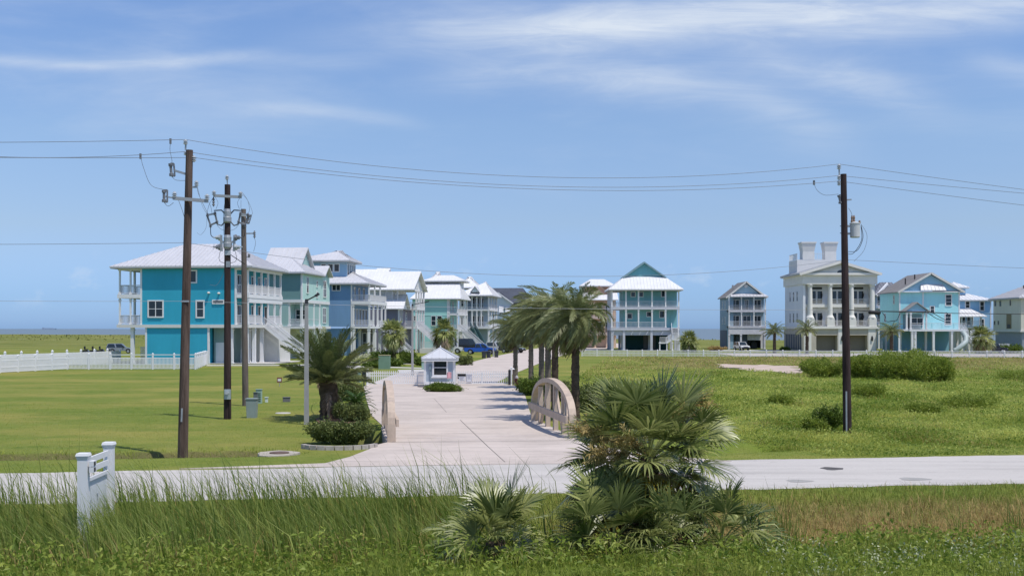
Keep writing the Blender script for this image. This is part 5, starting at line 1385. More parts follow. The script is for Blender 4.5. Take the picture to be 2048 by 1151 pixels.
# ================================================================== planting
WIND = (-0.22, 0.03, -0.05)
def plant_all():
    # palm row along the right of the drive, wind-swept
    row = [(1031, 96.0, 4.75, 'farthest and most slender date palm of the row beside the drive gate'),
           (1062, 88.0, 5.15, 'date palm second from the gate post in the row along the drive'),
           (1083, 79.5, 5.45, 'date palm with straight grey trunk in the middle of the driveway row'),
           (1096, 72.0, 5.65, 'date palm close behind the nearest one but one in the driveway row'),
           (1110, 65.0, 5.7, 'date palm with ragged hanging skirt second nearest to the arched bridge rail'),
           (1151, 57.0, 5.35, 'nearest and thickest date palm of the row behind the arched bridge rail')]
    for i, (px, Y, h, lab) in enumerate(row):
        date_palm(lab, X(px, Y), Y, h, 2.15 if i < 4 else 2.35, 20 + i, 72, (0.19, 0.165) if i < 5 else (0.2, 0.17), WIND, 'date palms along the drive', 26, 0.48, 0.038, 50, 1.42, -1.15, tint0=0.38, bend=1.25, bm=bark_grey if i < 4 else bark_palm)
    # the big date palm by the left of the drive
    date_palm('broad date palm with rough diamond-patterned trunk standing in the mulch bed', X(657, 57.8), 57.8, 2.15, 2.85, 31, 72, (0.40, 0.43), (-0.02, 0, 0), None, 6, 0.46, 0.045, 64, 1.52, 0.08, tint0=0.1, bend=0.62, pw=1.25)
    # mansion palms
    for i, (px, Y, base, top, lab) in enumerate(((1549, 214, 704, 640, 'thin young date palm between the slate blue house and the mansion'), (1614, 206, 706, 636, 'young date palm standing before the left corner of the mansion'), (1783, 207, 705, 640, 'young date palm before the aqua house and right edge of the mansion'))):
        h = Z(top + 22, Y); date_palm(lab, X(px, Y), Y, h, 2.7, 50 + i, 34, (0.3, 0.24), (-0.05, 0, 0), 'young palms by the mansion', 0, 0.5, 0.09, 26, 1.45, -0.2, tint0=0.3)
    # cabbage palms
    for i, (px, Y, ct, r, lab) in enumerate(((787, 150, 668, 2.0, 'round-headed cabbage palm on a thick trunk below the purple walled house'), (887, 178, 666, 2.6, 'dense round cabbage palm before the mint green house'),
                                  (1378, 226, 684, 2.4, 'low cabbage palm growing beside the sea green stilt house'), (1964, 208, 676, 2.6, 'round cabbage palm before the mid blue house and dark off-roader'))):
        h = max(0.6, Z(ct, Y) + 0.2)
        fan_palm(lab, X(px, Y), Y, h, r * 0.62, 70 + i, 48, (0.32, 0.28), 'cabbage palms by the houses', 'cabbage_palm', r * 0.5, 14, 0.4, nfing=22, w=0.12, low=-1.1)
    # hedge and sagos by the drive
    c = G(672, 890); shrub('wide clipped hedge mound inside a low stone edging by the drive', c[0], c[1] + 0.7, 1.42, 0.9, 1.0, 11000, 0.13, leaf_hedge, 5, 'hedge_mound', None, 9, asp=0.4)
    c = G(705, 842); shrub('rounded leafy shrub at the foot of the broad date palm', c[0], c[1], 0.95, 0.8, 1.0, 6500, 0.12, leaf_hedge, 6, 'shrub', None, 7, (0.1, 1.0), asp=0.35)
    c = G(712, 822); sago('dark glossy sago palm spreading over the mulch bed beside the drive', c[0], c[1], 1.25, 7, 50, 0.35)
    c = G(712, 790); sago('smaller sago palm behind, next to the gate keypad', c[0], c[1], 1.0, 8, 40, 0.2)
    c = G(690, 800); shrub('yellow-green bushy shrub behind the sago palms', c[0], c[1], 1.2, 1.0, 1.5, 5000, 0.14, leaf_hedge, 9, 'shrub')
    # shrubs around the right palms and far bridge rail
    for i, (px, py, rx, h, lab) in enumerate(((1060, 790, 1.0, 1.2, 'dark low shrub at the foot of the driveway palms'), (1083, 786, 1.1, 1.3, 'dark leafy shrub behind the arched bridge rail'), (1120, 800, 1.5, 1.5, 'shrub with bluish leaves below the driveway palms'),
                                            (1178, 822, 1.6, 1.6, 'large leafy shrub beside the nearest driveway palm'), (1210, 808, 1.6, 1.5, 'spreading shrub at the edge of the weedy lot'))):
        c = G(px, py); shrub(lab, c[0], c[1], rx, rx * 0.9, h, 4200, 0.15, leaf_shrub if i < 2 else leaf_hedge, 90 + i, group=None)
    # island planting
    c = G(884, 784); shrub('dense green shrub in the kerbed island before the guard house', c[0], c[1] + 0.55, 1.35, 0.75, 0.75, 8000, 0.12, leaf_shrub, 14, 'island_shrub', None, 9, (0.15, 1))
    # bushes along the houses
    for i, (px, Y, rx, h, lab) in enumerate(((762, 150, 2.0, 2.1, 'dark dense bush behind the tall transformer cabinet'), (818, 150, 1.3, 1.7, 'round green bush next to the second lamp post'), (843, 142, 1.1, 1.0, 'low dark bush left of the guard house'), (787, 140, 1.4, 0.9, 'low spreading bush under the cabbage palm trunk'),
                                            (927, 143, 1.15, 1.4, 'clipped round bush before the blue pickup'), (745, 133, 1.2, 0.7, 'small bush beside the tan transformer cabinet'))):
        shrub(lab, X(px, Y), Y, rx, rx * 0.8, h, 2600, 0.24, leaf_shrub if i not in (4,) else leaf_hedge, 110 + i)
    # big bushes in the right-hand field
    for i, (px, py, rx, ry, h, n, lab) in enumerate(((1640, 757, 1.9, 1.8, 1.75, 9000, 'smallest light green bush at the left end of the field thicket'), (1735, 758, 2.6, 2.2, 2.5, 14000, 'tall green bush right behind the transformer pole'),
                                                (1800, 762, 3.0, 2.4, 2.85, 17000, 'tallest dense bush in the middle of the field thicket'), (1868, 766, 2.3, 2.0, 2.4, 11000, 'loose bush with dry twigs at the right end of the thicket'))):
        c = G(px, py); shrub(lab, c[0], c[1], rx, ry, h, n, 0.22, leaf_bright, 130 + i, 'field_bush', 'bushes in the overgrown lot', 9, (0.0, 1), asp=0.32, up=0.7)
    for i, (px, py, rx, h, n, lab) in enumerate(((1738, 800, 1.3, 1.1, 4500, 'rounded bush standing in the weeds just right of the pole'), (1655, 868, 0.75, 1.1, 3600, 'dark upright weed clump left of the pole foot'), (1628, 872, 0.6, 0.75, 2400, 'low dark weed clump beside the tall one near the pole'),
                                                (1850, 838, 1.2, 0.8, 3000, 'low dark bush among the weeds towards the road'), (1935, 822, 1.8, 0.9, 4200, 'wide dark bush low in the weeds'), (2030, 762, 2.0, 1.0, 3000, 'dark bush at the far end of the weedy lot'), (1560, 815, 0.9, 0.7, 2200, 'small rounded weed bush in the open field'))):
        c = G(px, py); shrub(lab, c[0], c[1], rx, rx * 0.8, h, n, 0.15, leaf_bright if i not in (1,) else leaf_shrub, 150 + i, 'weed_bush', None, 6, (0.05, 0.95), asp=0.32, up=0.8)
    for i, (px, Y, rx, h, lab) in enumerate(((2020, 214, 3.2, 1.6, 'dark clipped hedge before the slatted ground floor'), (1432, 240, 2.0, 0.8, 'dry brownish bush at the corner of the slate blue house'), (1570, 238, 1.2, 0.7, 'low dark bush behind the thin young palm'))):
        shrub(lab, X(px, Y), Y, rx, rx * 0.6, h, 2200, 0.3, leaf_shrub if i != 1 else leaf_straw, 170 + i)

    # foreground fan palms
    Y = 25.6
    fan_palm('large sabal palm with broad fan crown and pale flower plumes beside the road', X(1293, Y), Y, 2.45, 0.98, 201, 78, (0.24, 0.2), None, 'sabal_palm', 1.3, 38, 0.38, (-0.03, 0, 0), 32, 0.048, -0.5, 4, (0.05, 0), 8, dome=True)
    fan_palm('low blue-green palmetto with yellowing lower fans among the reeds', X(990, 23.0), 23.0, 0.55, 0.85, 202, 36, group='palmettos at the foot of the large palm', name='palmetto', pet=0.8, dead=14, dome=True, tint0=0.45, nfing=30, w=0.044, low=-0.35, yellow=4, cat='palm')
    fan_palm('palmetto clump directly under the large sabal palm crown', X(1225, 23.8), 23.8, 0.5, 0.92, 203, 32, group='palmettos at the foot of the large palm', name='palmetto', pet=0.9, dome=True, dead=6, tint0=0.3, nfing=30, w=0.044, low=-0.2, yellow=1, cat='palm')
    fan_palm('small dark palmetto at the right foot of the large sabal palm', X(1442, 24.0), 24.0, 0.4, 0.75, 204, 30, group='palmettos at the foot of the large palm', name='palmetto', pet=0.75, dead=6, tint0=0.2, nfing=28, w=0.034, low=-0.2, cat='palm')
    fan_palm('short palmetto pushed up against the large palm trunk', X(1330, 23.4), 23.4, 0.35, 0.8, 205, 26, group='palmettos at the foot of the large palm', name='palmetto', pet=0.7, dead=3, tint0=0.3, nfing=28, w=0.034, low=-0.3, yellow=2, cat='palm')
plant_all()

# ------------------------------------------------------------------ grasses and reeds that nobody could count
def in_strip(n, s0, s1, x0, x1, rs, dens=None):
    x = rs.uniform(x0, x1, n); s = rs.uniform(s0, s1, n); y = s + ROAD_K * x
    k = np.ones(n, bool) if dens is None else rs.uniform(0, 1, n) < dens(x, y, s)
    return np.column_stack([x[k], y[k]])
def grasses():
    rs = np.random.RandomState(77)
    # reeds in the swale
    lv = Leaves()
    dn = lambda x, y, s: (1 - 0.93 * sstep(-1.6, 1.2, x)) * (0.55 + 0.45 * wob(x, y, 2.4, 6, 4)) * np.exp(-((s - 27.1) / 2.5) ** 2)
    P = in_strip(52000, 22.8, 30.6, -17, 1.5, rs, dn)
    tt = np.clip(rs.uniform(0, 0.9, len(P)) + 0.4 * wob(P[:, 0], P[:, 1], 3, 5, 8) + 0.3 * wob(P[:, 0], P[:, 1], 0.9, 5, 21), 0, 1)
    blades(lv, P, rs.uniform(0.75, 2.0, len(P)) * np.clip(0.86 + 0.5 * wob(P[:, 0], P[:, 1], 3.5, 5, 6) + 0.3 * wob(P[:, 0], P[:, 1], 1.2, 5, 16), 0.4, 1.2), rs.uniform(0.010, 0.028, len(P)), tt, (-0.26, 0.02), 0.17, 0, rs, 0.3)
    k = rs.choice(len(P), 700, replace=False)
    blades(lv, P[k] + rs.normal(0, 0.1, (700, 2)), rs.uniform(1.5, 2.35, 700), 0.02, rs.uniform(0.1, 0.6, 700), (-0.30, 0), 0.10, 0, rs, 0.3)
    k = rs.choice(len(P), 2200, replace=False)
    blades(lv, P[k] + rs.normal(0, 0.2, (2200, 2)), rs.uniform(0.5, 1.35, 2200), 0.016, rs.uniform(0, 1, 2200), (-0.3, 0), 0.25, 1, rs, 0.5)
    k = 420; c = np.array([X(178, 24.9), 24.9]); blades(lv, c + rs.normal(0, 1, (k, 2)) * [0.75, 0.25], rs.uniform(0.7, 1.6, k), 0.018, rs.uniform(0.1, 1, k), (-0.3, 0), 0.2, 0, rs, 0.3)
    lv.build('reeds', [leaf_reed, leaf_straw], None, 'stuff')
    # taller broad weeds in loose clumps along the near bank
    lv = Leaves()
    for i in range(120):
        x = rs.uniform(-13, 14); s = rs.uniform(21.4, 25.2) if x < 1 else rs.uniform(21.0, 24.6); c = np.array([x, s + ROAD_K * x]); h = rs.uniform(0.3, 0.85) * (1 if x < 1 else 0.75); n = int(70 * h + 20); z0 = gzs(*c); t0 = rs.uniform(0.1, 0.8)
        z = rs.uniform(0.05, 1, n); B = np.column_stack([c + rs.normal(0, 1, (n, 2)) * (0.10 + 0.16 * z)[:, None], z0 + z * h]); D = nrm(rs.normal(0, 1, (n, 3)) + [-0.1, -0.2, 0.5]); L = rs.uniform(0.07, 0.17, n)
        lv.diamonds(B, D, nrm(np.cross(D, rs.normal(0, 1, (n, 3)))), L, L * rs.uniform(0.25, 0.5, n), np.clip(t0 + rs.normal(0, 0.2, n), 0, 1), 0, 0.45, 0.3)
        blades(lv, c + rs.normal(0, 0.08, (7, 2)), rs.uniform(0.5, 1.1, 7) * h, 0.012, rs.uniform(0, 0.6, 7), (-0.1, 0), 0.2, 1, rs, 0.3)
    lv.build('tall_weeds', [leaf_bright, leaf_straw], None, 'stuff')
    # a few tall reed tufts on the right
    lv = Leaves()
    for px, Y, n, h in ((1505, 26.5, 22, 1.9), (1565, 26.0, 34, 2.0), (1600, 26.3, 16, 1.5), (1850, 28.0, 26, 0.9), (1930, 27.5, 20, 1.5), (2030, 26.5, 24, 1.9), (1720, 28.0, 16, 0.9), (1880, 27.2, 40, 0.8)):
        c = np.array([X(px, Y), Y]); XY = c + rs.normal(0, 0.10, (n, 2))
        blades(lv, XY, h * rs.uniform(0.55, 1.05, n), 0.022, rs.uniform(0.1, 0.8, n), (-0.12, 0), 0.14, 0, rs, 0.3)
    lv.build('reed_tufts', [leaf_reed], None, 'stuff')
    # brown cattail heads
    lv = Leaves()
    # undergrowth weeds on the near bank
    lv = Leaves()
    P = in_strip(30000, 19.0, 26.4, -14, 16, rs, lambda x, y, s: (0.45 + 0.55 * sstep(25.8, 23.6, s)) * np.where(x > 1, sstep(25.6, 24.4, s), 1))
    n = len(P); B = np.column_stack([P, gz(P[:, 0], P[:, 1]) + rs.uniform(0, 0.5, n) * np.clip(0.55 + 1.1 * wob(P[:, 0], P[:, 1], 1.5, 6, 2) + 0.7 * wob(P[:, 0], P[:, 1], 4, 6, 19), 0.12, 1.9)])
    D = nrm(rs.normal(0, 1, (n, 3)) + np.array([0, -0.3, 0.8])); L = rs.uniform(0.07, 0.17, n)
    lv.diamonds(B, D, nrm(np.cross(D, rs.normal(0, 1, (n, 3)))), L, L * rs.uniform(0.25, 0.5, n), np.clip(rs.uniform(0, 0.8, n) + 0.3 * wob(P[:, 0], P[:, 1], 1.8, 6, 20), 0, 1), 0, 0.45, 0.25)
    lv.build('bank_weeds', [leaf_bright], None, 'stuff')
    lv = Leaves()
    P = in_strip(90000, 18.5, 26.5, -14, 16, rs, lambda x, y, s: np.where(x > 1, sstep(25.9, 24.6, s), 1) * (0.5 + 0.5 * wob(x, y, 1.5, 6, 15)))
    n = len(P); blades(lv, P, rs.uniform(0.14, 0.62, n) * np.clip(0.7 + 0.9 * wob(P[:, 0], P[:, 1], 1.6, 6, 11) + 0.6 * wob(P[:, 0], P[:, 1], 4, 6, 19), 0.3, 2), rs.uniform(0.008, 0.016, n), np.clip(rs.beta(2, 2.5, n) + 0.3 * wob(P[:, 0], P[:, 1], 2.2, 6, 17), 0, 1), (-0.1, 0), 0.35, 0, rs, 0.5)
    lv.build('bank_grass', [leaf_grass], None, 'stuff')
    # silvery flowering weeds in the near right corner
    lv = Leaves()
    P = in_strip(11000, 18.6, 22.6, 3.5, 13, rs, lambda x, y, s: np.clip((0.15 + 1.2 * wob(x, y, 1.4, 6, 30)) * sstep(22.7, 20.6, s) * sstep(3.5, 6.5, x), 0, 1))
    n = len(P); B = np.column_stack([P, gz(P[:, 0], P[:, 1]) + rs.uniform(0.05, 0.42, n)]); D = nrm(rs.normal(0, 1, (n, 3)) + [0, -0.2, 0.7]); L = rs.uniform(0.04, 0.085, n)
    lv.diamonds(B, D, nrm(np.cross(D, rs.normal(0, 1, (n, 3)))), L, L * 0.5, rs.uniform(0, 1, n), 0, 0.5, 0.2)
    lv.build('silver_weeds', [leaf_silver], None, 'stuff')
    # road verge: green top, straw hollow
    lv = Leaves()
    P = in_strip(60000, 24.6, 31.55, -17, 17, rs, lambda x, y, s: np.where(x < -0.5, sstep(28.5, 29.5, s), 0.95))
    n = len(P); s = P[:, 1] - ROAD_K * P[:, 0]
    strawp = sstep(24.6, 26.0, s) * (1 - sstep(27.6, 30.2, s)) * sstep(1.0, 4.0, P[:, 0]); strawp = np.clip(strawp * 1.0 + 0.25 * wob(P[:, 0], P[:, 1], 2.2, 6, 33), 0.04, 0.93)
    isS = rs.uniform(0, 1, n) < strawp
    edge = np.clip((31.55 - s) / 0.7, 0.25, 1)
    for m_, k in ((0, ~isS), (1, isS)):
        blades(lv, P[k], rs.uniform(0.15, 0.42, k.sum()) * edge[k] * (1.15 if m_ else 0.9), rs.uniform(0.009, 0.017, k.sum()), np.clip(rs.beta(2, 2, k.sum()) + 0.2 * wob(P[k][:, 0], P[k][:, 1], 2, 5, 3), 0, 1), (-0.12, 0), 0.4, m_, rs, 0.5)
    lv.build('verge_grass', [leaf_grass, leaf_straw], None, 'stuff')
    # mown lawn: short blades close to the road, thinning with distance
    lv = Leaves()
    n = 120000; x = rs.uniform(-34, 26, n); s = 38.75 + 36 * rs.uniform(0, 1, n) ** 1.7; y = s + ROAD_K * x
    lx = np.interp(y, [36, 39.5, 41.5, 43.5, 46, 55, 60, 72, 93], [-13.5, -9.7, -7.2, -5.9, -5.6, -6.9, -7.6, -9.2, -12.4]); rx_ = np.interp(y, [39, 40, 42.4, 44.5, 46, 58, 60, 79, 93], [9, 7.4, 4.9, 3.6, 3.3, 1.5, 1.2, 1.1, 0.5])
    k = ((x < lx) | ((x > rx_) & (x < rx_ + 9))) & (np.abs(x) < 0.47 * y + 2)
    x, y, s = x[k], y[k], s[k]; P = np.column_stack([x, y])
    tt = np.clip(rs.beta(2.2, 2.2, len(P)) * 0.7 + 0.15 + 0.35 * wob(x, y * 1.4, 9, 6, 12) + 0.2 * wob(x, y, 3, 6, 2), 0, 1)
    blades(lv, P, rs.uniform(0.03, 0.08, len(P)) * np.where((s > 43.8) & (s < 44.8) & (x < -8), 3.2, 1), 0.012 + 0.00022 * y, tt, (0, 0), 0.5, 0, rs, 0.3)
    lv.build('lawn_grass', [leafmat('lawn_blade', (0.18, 0.25, 0.025), (0.43, 0.45, 0.10), 0.7, 0.3, 0.1)], None, 'stuff')
    # overgrown lot on the right
    lv = Leaves()
    n = 420000; u = rs.uniform(0, 1, n); y = 41 / (1 - u * (1 - 41 / 188.0)); fr = rs.uniform(0, 1, n)
    x = (0.03 * y) + fr * (0.60 * y - 0.03 * y) + 1.0
    s = y - ROAD_K * x
    xl = np.interp(y, [40, 44, 48, 58, 75, 93, 110, 140, 170, 190], [11.5, 11, 7.5, 5.0, 4.5, 4.0, 6.5, 10, 14, 16])
    k = (x > xl) & (s > 38.9) & (((x - 28.5) / 4.6) ** 2 + ((y - 128) / 12) ** 2 > 1)
    x, y = x[k], y[k]; P = np.column_stack([x, y]); n = len(P); sc = y / 45.0
    hh = np.clip(0.55 + 0.6 * wob(x, y, 6, 7, 3) + 0.5 * wob(x, y, 2.2, 6, 22), 0.15, 1.5) * sstep(38.9, 42.5, y - ROAD_K * x).clip(0.25, 1)
    hue = np.clip(0.5 + 0.95 * wob(x, y, 9, 6, 25) + 0.6 * wob(x, y, 3.2, 6, 14) + rs.normal(0, 0.22, n), 0, 1)
    dry = rs.uniform(0, 1, n) < np.clip(0.05 + 0.62 * sstep(95, 140, y) * (0.9 + 0.9 * wob(x, y, 22, 6, 7)) + 0.45 * wob(x, y, 10, 6, 28) - 0.03, 0.01, 0.85)
    half = rs.uniform(0, 1, n) < 0.72
    for m_, kk in ((0, ~dry & half), (1, dry)):
        c = kk.sum(); blades(lv, P[kk], rs.uniform(0.18, 0.42, c) * hh[kk] * 1.15, 0.016 * sc[kk] ** 0.8 * rs.uniform(0.7, 1.3, c), hue[kk], (-0.08, 0), 0.45, m_, rs, 0.5)
    kk = ~dry & ~half; c = kk.sum()
    B = np.column_stack([P[kk], gz(P[kk][:, 0], P[kk][:, 1]) + rs.uniform(0, 0.38, c) * hh[kk]]); D = nrm(rs.normal(0, 1, (c, 3)) + [0, -0.2, 0.7]); L = rs.uniform(0.07, 0.14, c) * sc[kk] ** 0.6
    lv.diamonds(B, D, nrm(np.cross(D, rs.normal(0, 1, (c, 3)))), L, L * 0.5, hue[kk], 2, 0.45, 0.2)
    lv.build('field_weeds', [leafmat('field_blade', (0.22, 0.29, 0.04), (0.58, 0.58, 0.15), 0.6, 0.45, 0.15), leafmat('field_straw', (0.34, 0.25, 0.09), (0.62, 0.50, 0.24), 0.75, 0.3, 0.1), leafmat('field_leaf', (0.16, 0.24, 0.028), (0.50, 0.55, 0.13), 0.5, 0.45)], None, 'stuff')
    # dune grass tufts far off
    lv = Leaves(); n = 2500; y = rs.uniform(420, 640, n); x = rs.uniform(-0.55, 0.55, n) * y; P = np.column_stack([x, y])
    k = (np.abs(x - 20) > 0); P = P[k]; n = len(P); blades(lv, P, rs.uniform(0.3, 0.9, n), 0.35 * P[:, 1] / 300, rs.uniform(0, 1, n), (-0.1, 0), 0.5, 0, rs, 0.4)
    lv.build('dune_grass', [leafmat('dune_blade', (0.10, 0.125, 0.03), (0.27, 0.25, 0.10), 0.8, 0.25, 0.1)], None, 'stuff')
grasses()
# ================================================================== utility poles and wires
wood = mat('creosote_wood', (0.105, 0.075, 0.062), 0.95, 0.55, 5.0, 0.02, 25, 0.1, stretch=(1, 1, 0.12), detail=8)
wood_dark = mat('dark_pole_wood', (0.052, 0.036, 0.035), 0.9, 0.5, 5.0, 0.015, 25, 0.15, stretch=(1, 1, 0.12), detail=8)
wood_grey = mat('weathered_pole_wood', (0.15, 0.125, 0.11), 0.95, 0.4, 5.0, 0.02, 25, 0.1, stretch=(1, 1, 0.12), detail=8)
galv = mat('galvanised_steel', (0.36, 0.38, 0.40), 0.45, 0.15, 6, metal=0.4)
porcelain = mat('grey_porcelain', (0.42, 0.45, 0.48), 0.25, 0.08, 3, spec=0.6)
polymer = mat('grey_polymer', (0.16, 0.17, 0.19), 0.5, 0.1, 3)
wirem = mat('aluminium_wire', (0.22, 0.24, 0.27), 0.5, 0.1, 1, metal=0.3)
cablem = mat('black_cable', (0.02, 0.02, 0.022), 0.6, 0.1, 1)
tank = mat('transformer_grey', (0.52, 0.53, 0.53), 0.4, 0.07, 2)

class Pole:
    def __init__(s, label, px, base, top_px, top, Y, r0, r1, m):
        s.Y = Y; x, y = X(px, Y), Y; z0 = gzs(x, y)
        s.o = thing('utility_pole', label, 'utility pole', (x, y, z0), 0, None)
        s.org = Vector((x, y, z0)); b = MB(); T = WP(top_px, top, Y) - s.org
        n = 9; b.tube([T * (i / n) + Vector((0, 0, -0.15 if i == 0 else 0)) for i in range(n + 1)], [r0 + (r1 - r0) * i / n for i in range(n + 1)], 14)
        b.build('shaft', m, s.o, smooth=False); s.T = T
    def p(s, px, py, dy=0.0): return WP(px, py, s.Y + dy) - s.org
    def bar(s, name, a, c, w=0.1, h=0.1, m=None, dy=0.0):
        b = MB(); b.bar(s.p(*a, dy), s.p(*c, dy), w, h); return b.build(name, m or galv, s.o)
    def ins(s, px, py0, py1, r=0.075, m=None, dy=0.0, name='insulator'):
        """stacked-shed insulator between two rows"""
        a = s.p(px, py1, dy); h = s.p(px, py0, dy).z - a.z; b = MB(); P = [(r * 0.35, 0)]
        n = 3
        for i in range(n):
            z = h * (0.12 + 0.8 * i / n); P += [(r * 0.45, z), (r, z + h * 0.06), (r * 0.5, z + h * 0.2)]
        P += [(r * 0.35, h)]
        b.lathe(a, P, 10); return b.build(name, m or porcelain, s.o)
    def wire(s, pts, r=0.009, m=None, dy=0.0, name='jumper_wire'):
        P = [s.p(*q, dy) for q in pts]; Q = []
        for i in range(len(P) - 1):
            a, b_, c, d = P[max(i - 1, 0)], P[i], P[i + 1], P[min(i + 2, len(P) - 1)]
            for k in range(6):
                t = k / 6; Q.append(0.5 * ((2 * b_) + (c - a) * t + (2 * a - 5 * b_ + 4 * c - d) * t * t + (3 * b_ - a - 3 * c + d) * t ** 3))
        Q.append(P[-1]); b = MB(); b.tube(Q, r, 5); return b.build(name, m or wirem, s.o)
    def fuse(s, a, c, arm_to, m=None):
        """cut-out: two caps, a barrel and a bracket"""
        A, C_ = s.p(*a), s.p(*c); b = MB(); d = (C_ - A)
        b.tube([A, A.lerp(C_, 0.2), A.lerp(C_, 0.25), A.lerp(C_, 0.75), A.lerp(C_, 0.8), C_], [0.08, 0.08, 0.05, 0.05, 0.08, 0.08], 8)
        off = Vector((0.12, 0, 0)); b.tube([A + off, C_ + off], 0.035, 6); b.bar(A, A + off, 0.05, 0.05); b.bar(C_, C_ + off, 0.05, 0.05)
        b.bar(A.lerp(C_, 0.5) + off, s.p(*arm_to), 0.05, 0.06)
        return b.build('fuse_cutout', m or polymer, s.o)

def poles():
    p = Pole('tall leaning brown utility pole nearest the road with a fuse arm and crossarm', 365, 910, 379, 300, 41.3, 0.185, 0.125, wood)
    p.bar('bracket', (371, 300), (372, 283), 0.05, 0.05); p.ins(371, 279, 290, 0.09)
    p.ins(372, 303, 311, 0.09); p.ins(388, 311, 324, 0.09); p.bar('bracket', (380, 313), (388, 318), 0.05, 0.05)
    p.fuse((341, 327), (343, 352), (350, 341)); p.bar('bracket', (349, 341), (372, 348), 0.06, 0.08)
    p.bar('crossarm', (346, 396), (416, 402), 0.1, 0.12, mat('fibreglass_arm', (0.32, 0.34, 0.36), 0.5, 0.05), -0.22)
    p.ins(349, 383, 396, 0.1, None, -0.22); p.ins(414, 388, 401, 0.1, None, -0.22); p.ins(393, 361, 373, 0.09); p.bar('bracket', (380, 374), (394, 374), 0.05, 0.06)
    p.fuse((328, 380), (328, 404), (333, 393)); p.bar('bracket', (331, 393), (348, 396), 0.04, 0.05)
    p.wire([(341, 285), (340, 300), (344, 322), (341, 328)]); p.wire([(281, 312), (287, 335), (302, 370), (328, 379)]); p.wire([(343, 352), (352, 360), (372, 361)]); p.wire([(328, 404), (336, 412), (347, 405)])
    p.wire([(357, 400), (366, 425), (374, 455)]); p.wire([(394, 372), (398, 390), (418, 432)], dy=0.3)
    for q in ((341, 281), (281, 311)):
        b = MB(); c = p.p(*q); b.tube([c + Vector((0, 0, .07)), c - Vector((0, 0, .12))], 0.045, 6); b.build('line_clamp', polymer, p.o)
    p.ins(372, 482, 490, 0.07); p.bar('pole_band', (362, 602), (378, 602), 0.04, 0.06, galv, -0.16)
    b = MB(); a = p.p(366, 842); c = p.p(367, 815); b.bar(a + Vector((0, -0.19, 0)), c + Vector((0, -0.185, 0)), 0.06, 0.02); b.build('tag_plate', galv, p.o)

    q = Pole('dark utility pole carrying a recloser, switch frames and a grey meter box', 455, 837, 455, 369, 58.0, 0.19, 0.145, wood_dark)
    q.bar('bracket', (455, 369), (454, 356), 0.05, 0.05); q.ins(454, 350, 360, 0.11)
    q.bar('crossarm', (427, 391), (483, 394), 0.12, 0.13, MATS['fibreglass_arm'], -0.25); q.ins(428, 381, 391, 0.12, None, -0.25); q.ins(481, 383, 393, 0.12, None, -0.25)
    q.ins(427, 394, 413, 0.08, polymer, -0.2, 'arrester')
    fr = polymer
    for k in (-1, 1):
        f = lambda x: 455.5 + k * (455.5 - x)
        for a, c in (((414, 430), (430, 427)), ((430, 427), (434, 444)), ((434, 444), (421, 450)), ((421, 450), (414, 430))): q.bar('switch_frame', (f(a[0]), a[1]), (f(c[0]), c[1]), 0.07, 0.08, galv if a[0] == 414 else fr)
        q.bar('switch_arm', (f(428), 421), (f(443), 420), 0.045, 0.06, fr); q.bar('switch_arm', (f(443), 420), (f(452), 430), 0.045, 0.06, fr); q.bar('switch_arm', (f(434), 448), (f(443), 451), 0.045, 0.06, fr); q.bar('switch_arm', (f(443), 451), (f(452), 441), 0.045, 0.06, fr)
        for c in ((415, 430), (430, 427), (434, 444), (421, 451)): q.ins(f(c[0]), c[1] - 4, c[1] + 4, 0.09, fr)
        q.bar('bushing_bracket', (f(442), 470), (f(443), 502), 0.1, 0.12, galv, -0.1); q.bar('bushing_bracket', (f(443), 483), (f(450), 484), 0.1, 0.1, galv, -0.1)
        for py in (475, 494):
            b = MB(); a = q.p(f(441), py, -0.1); e = q.p(f(426), py - 0.5, -0.1); b.tube([a, a.lerp(e, 0.25), a.lerp(e, 0.3), a.lerp(e, 0.6), a.lerp(e, 0.65), e], [0.17, 0.15, 0.09, 0.1, 0.04, 0.03], 8); b.build('bushing', porcelain if (py == 475) == (k < 0) else polymer, q.o)
        q.wire([(f(421), 451), (f(422), 470), (f(428), 474)], 0.02, cablem); q.wire([(f(441), 501), (f(438), 515), (f(441), 523), (f(451), 526)], 0.012, cablem)
        q.wire([(f(428), 392), (f(418), 410), (f(414), 428)] if k < 0 else [(f(428), 383), (f(416), 400), (f(412), 420), (f(418), 428)])
        q.wire([(f(430), 394), (f(436), 405), (f(432), 418)])
        q.wire([(f(434), 450), (f(442), 458), (f(451), 461)])
    for y0, y1, r in ((418, 446, 0.2), (470, 497, 0.22)):
        b = MB(); a = q.p(456, y1); h = q.p(456, y0).z - a.z; b.lathe(a + Vector((0, -0.08, 0)), [(r * 0.8, 0), (r, h * 0.1), (r, h * 0.4), (r * 0.85, h * 0.45), (r * 0.9, h * 0.8), (r * 0.7, h)], 12); b.build('recloser' if y0 > 450 else 'switch_head', galv, q.o)
    q.wire([(451, 395), (447, 430), (448, 470)], 0.012); q.wire([(454, 504), (470, 515), (490, 528)], 0.02, cablem)
    q.wire([(395, 373), (404, 410), (415, 429)], 0.009); q.wire([(417, 402), (422, 415), (424, 427)], 0.009); q.wire([(394, 465), (402, 469), (412, 455), (414, 432)], 0.007)
    q.wire([(449, 528), (447, 545), (434, 569), (420, 569)], 0.009)
    b = MB(); a = q.p(449, 798, -0.24); c = q.p(461, 778, -0.24); b.box(a.x, c.x, a.y - 0.1, a.y + 0.1, a.z, c.z); b.build('meter_box', mat('meter_grey', (0.36, 0.42, 0.43), 0.4, 0.05), q.o, bevel=0.015)
    b = MB(); c = q.p(454, 785, -0.36); b.tube([c + Vector((0, 0.05, 0)), c + Vector((0, -0.08, 0))], 0.09, 12); b.build('meter_dial', porcelain, q.o)
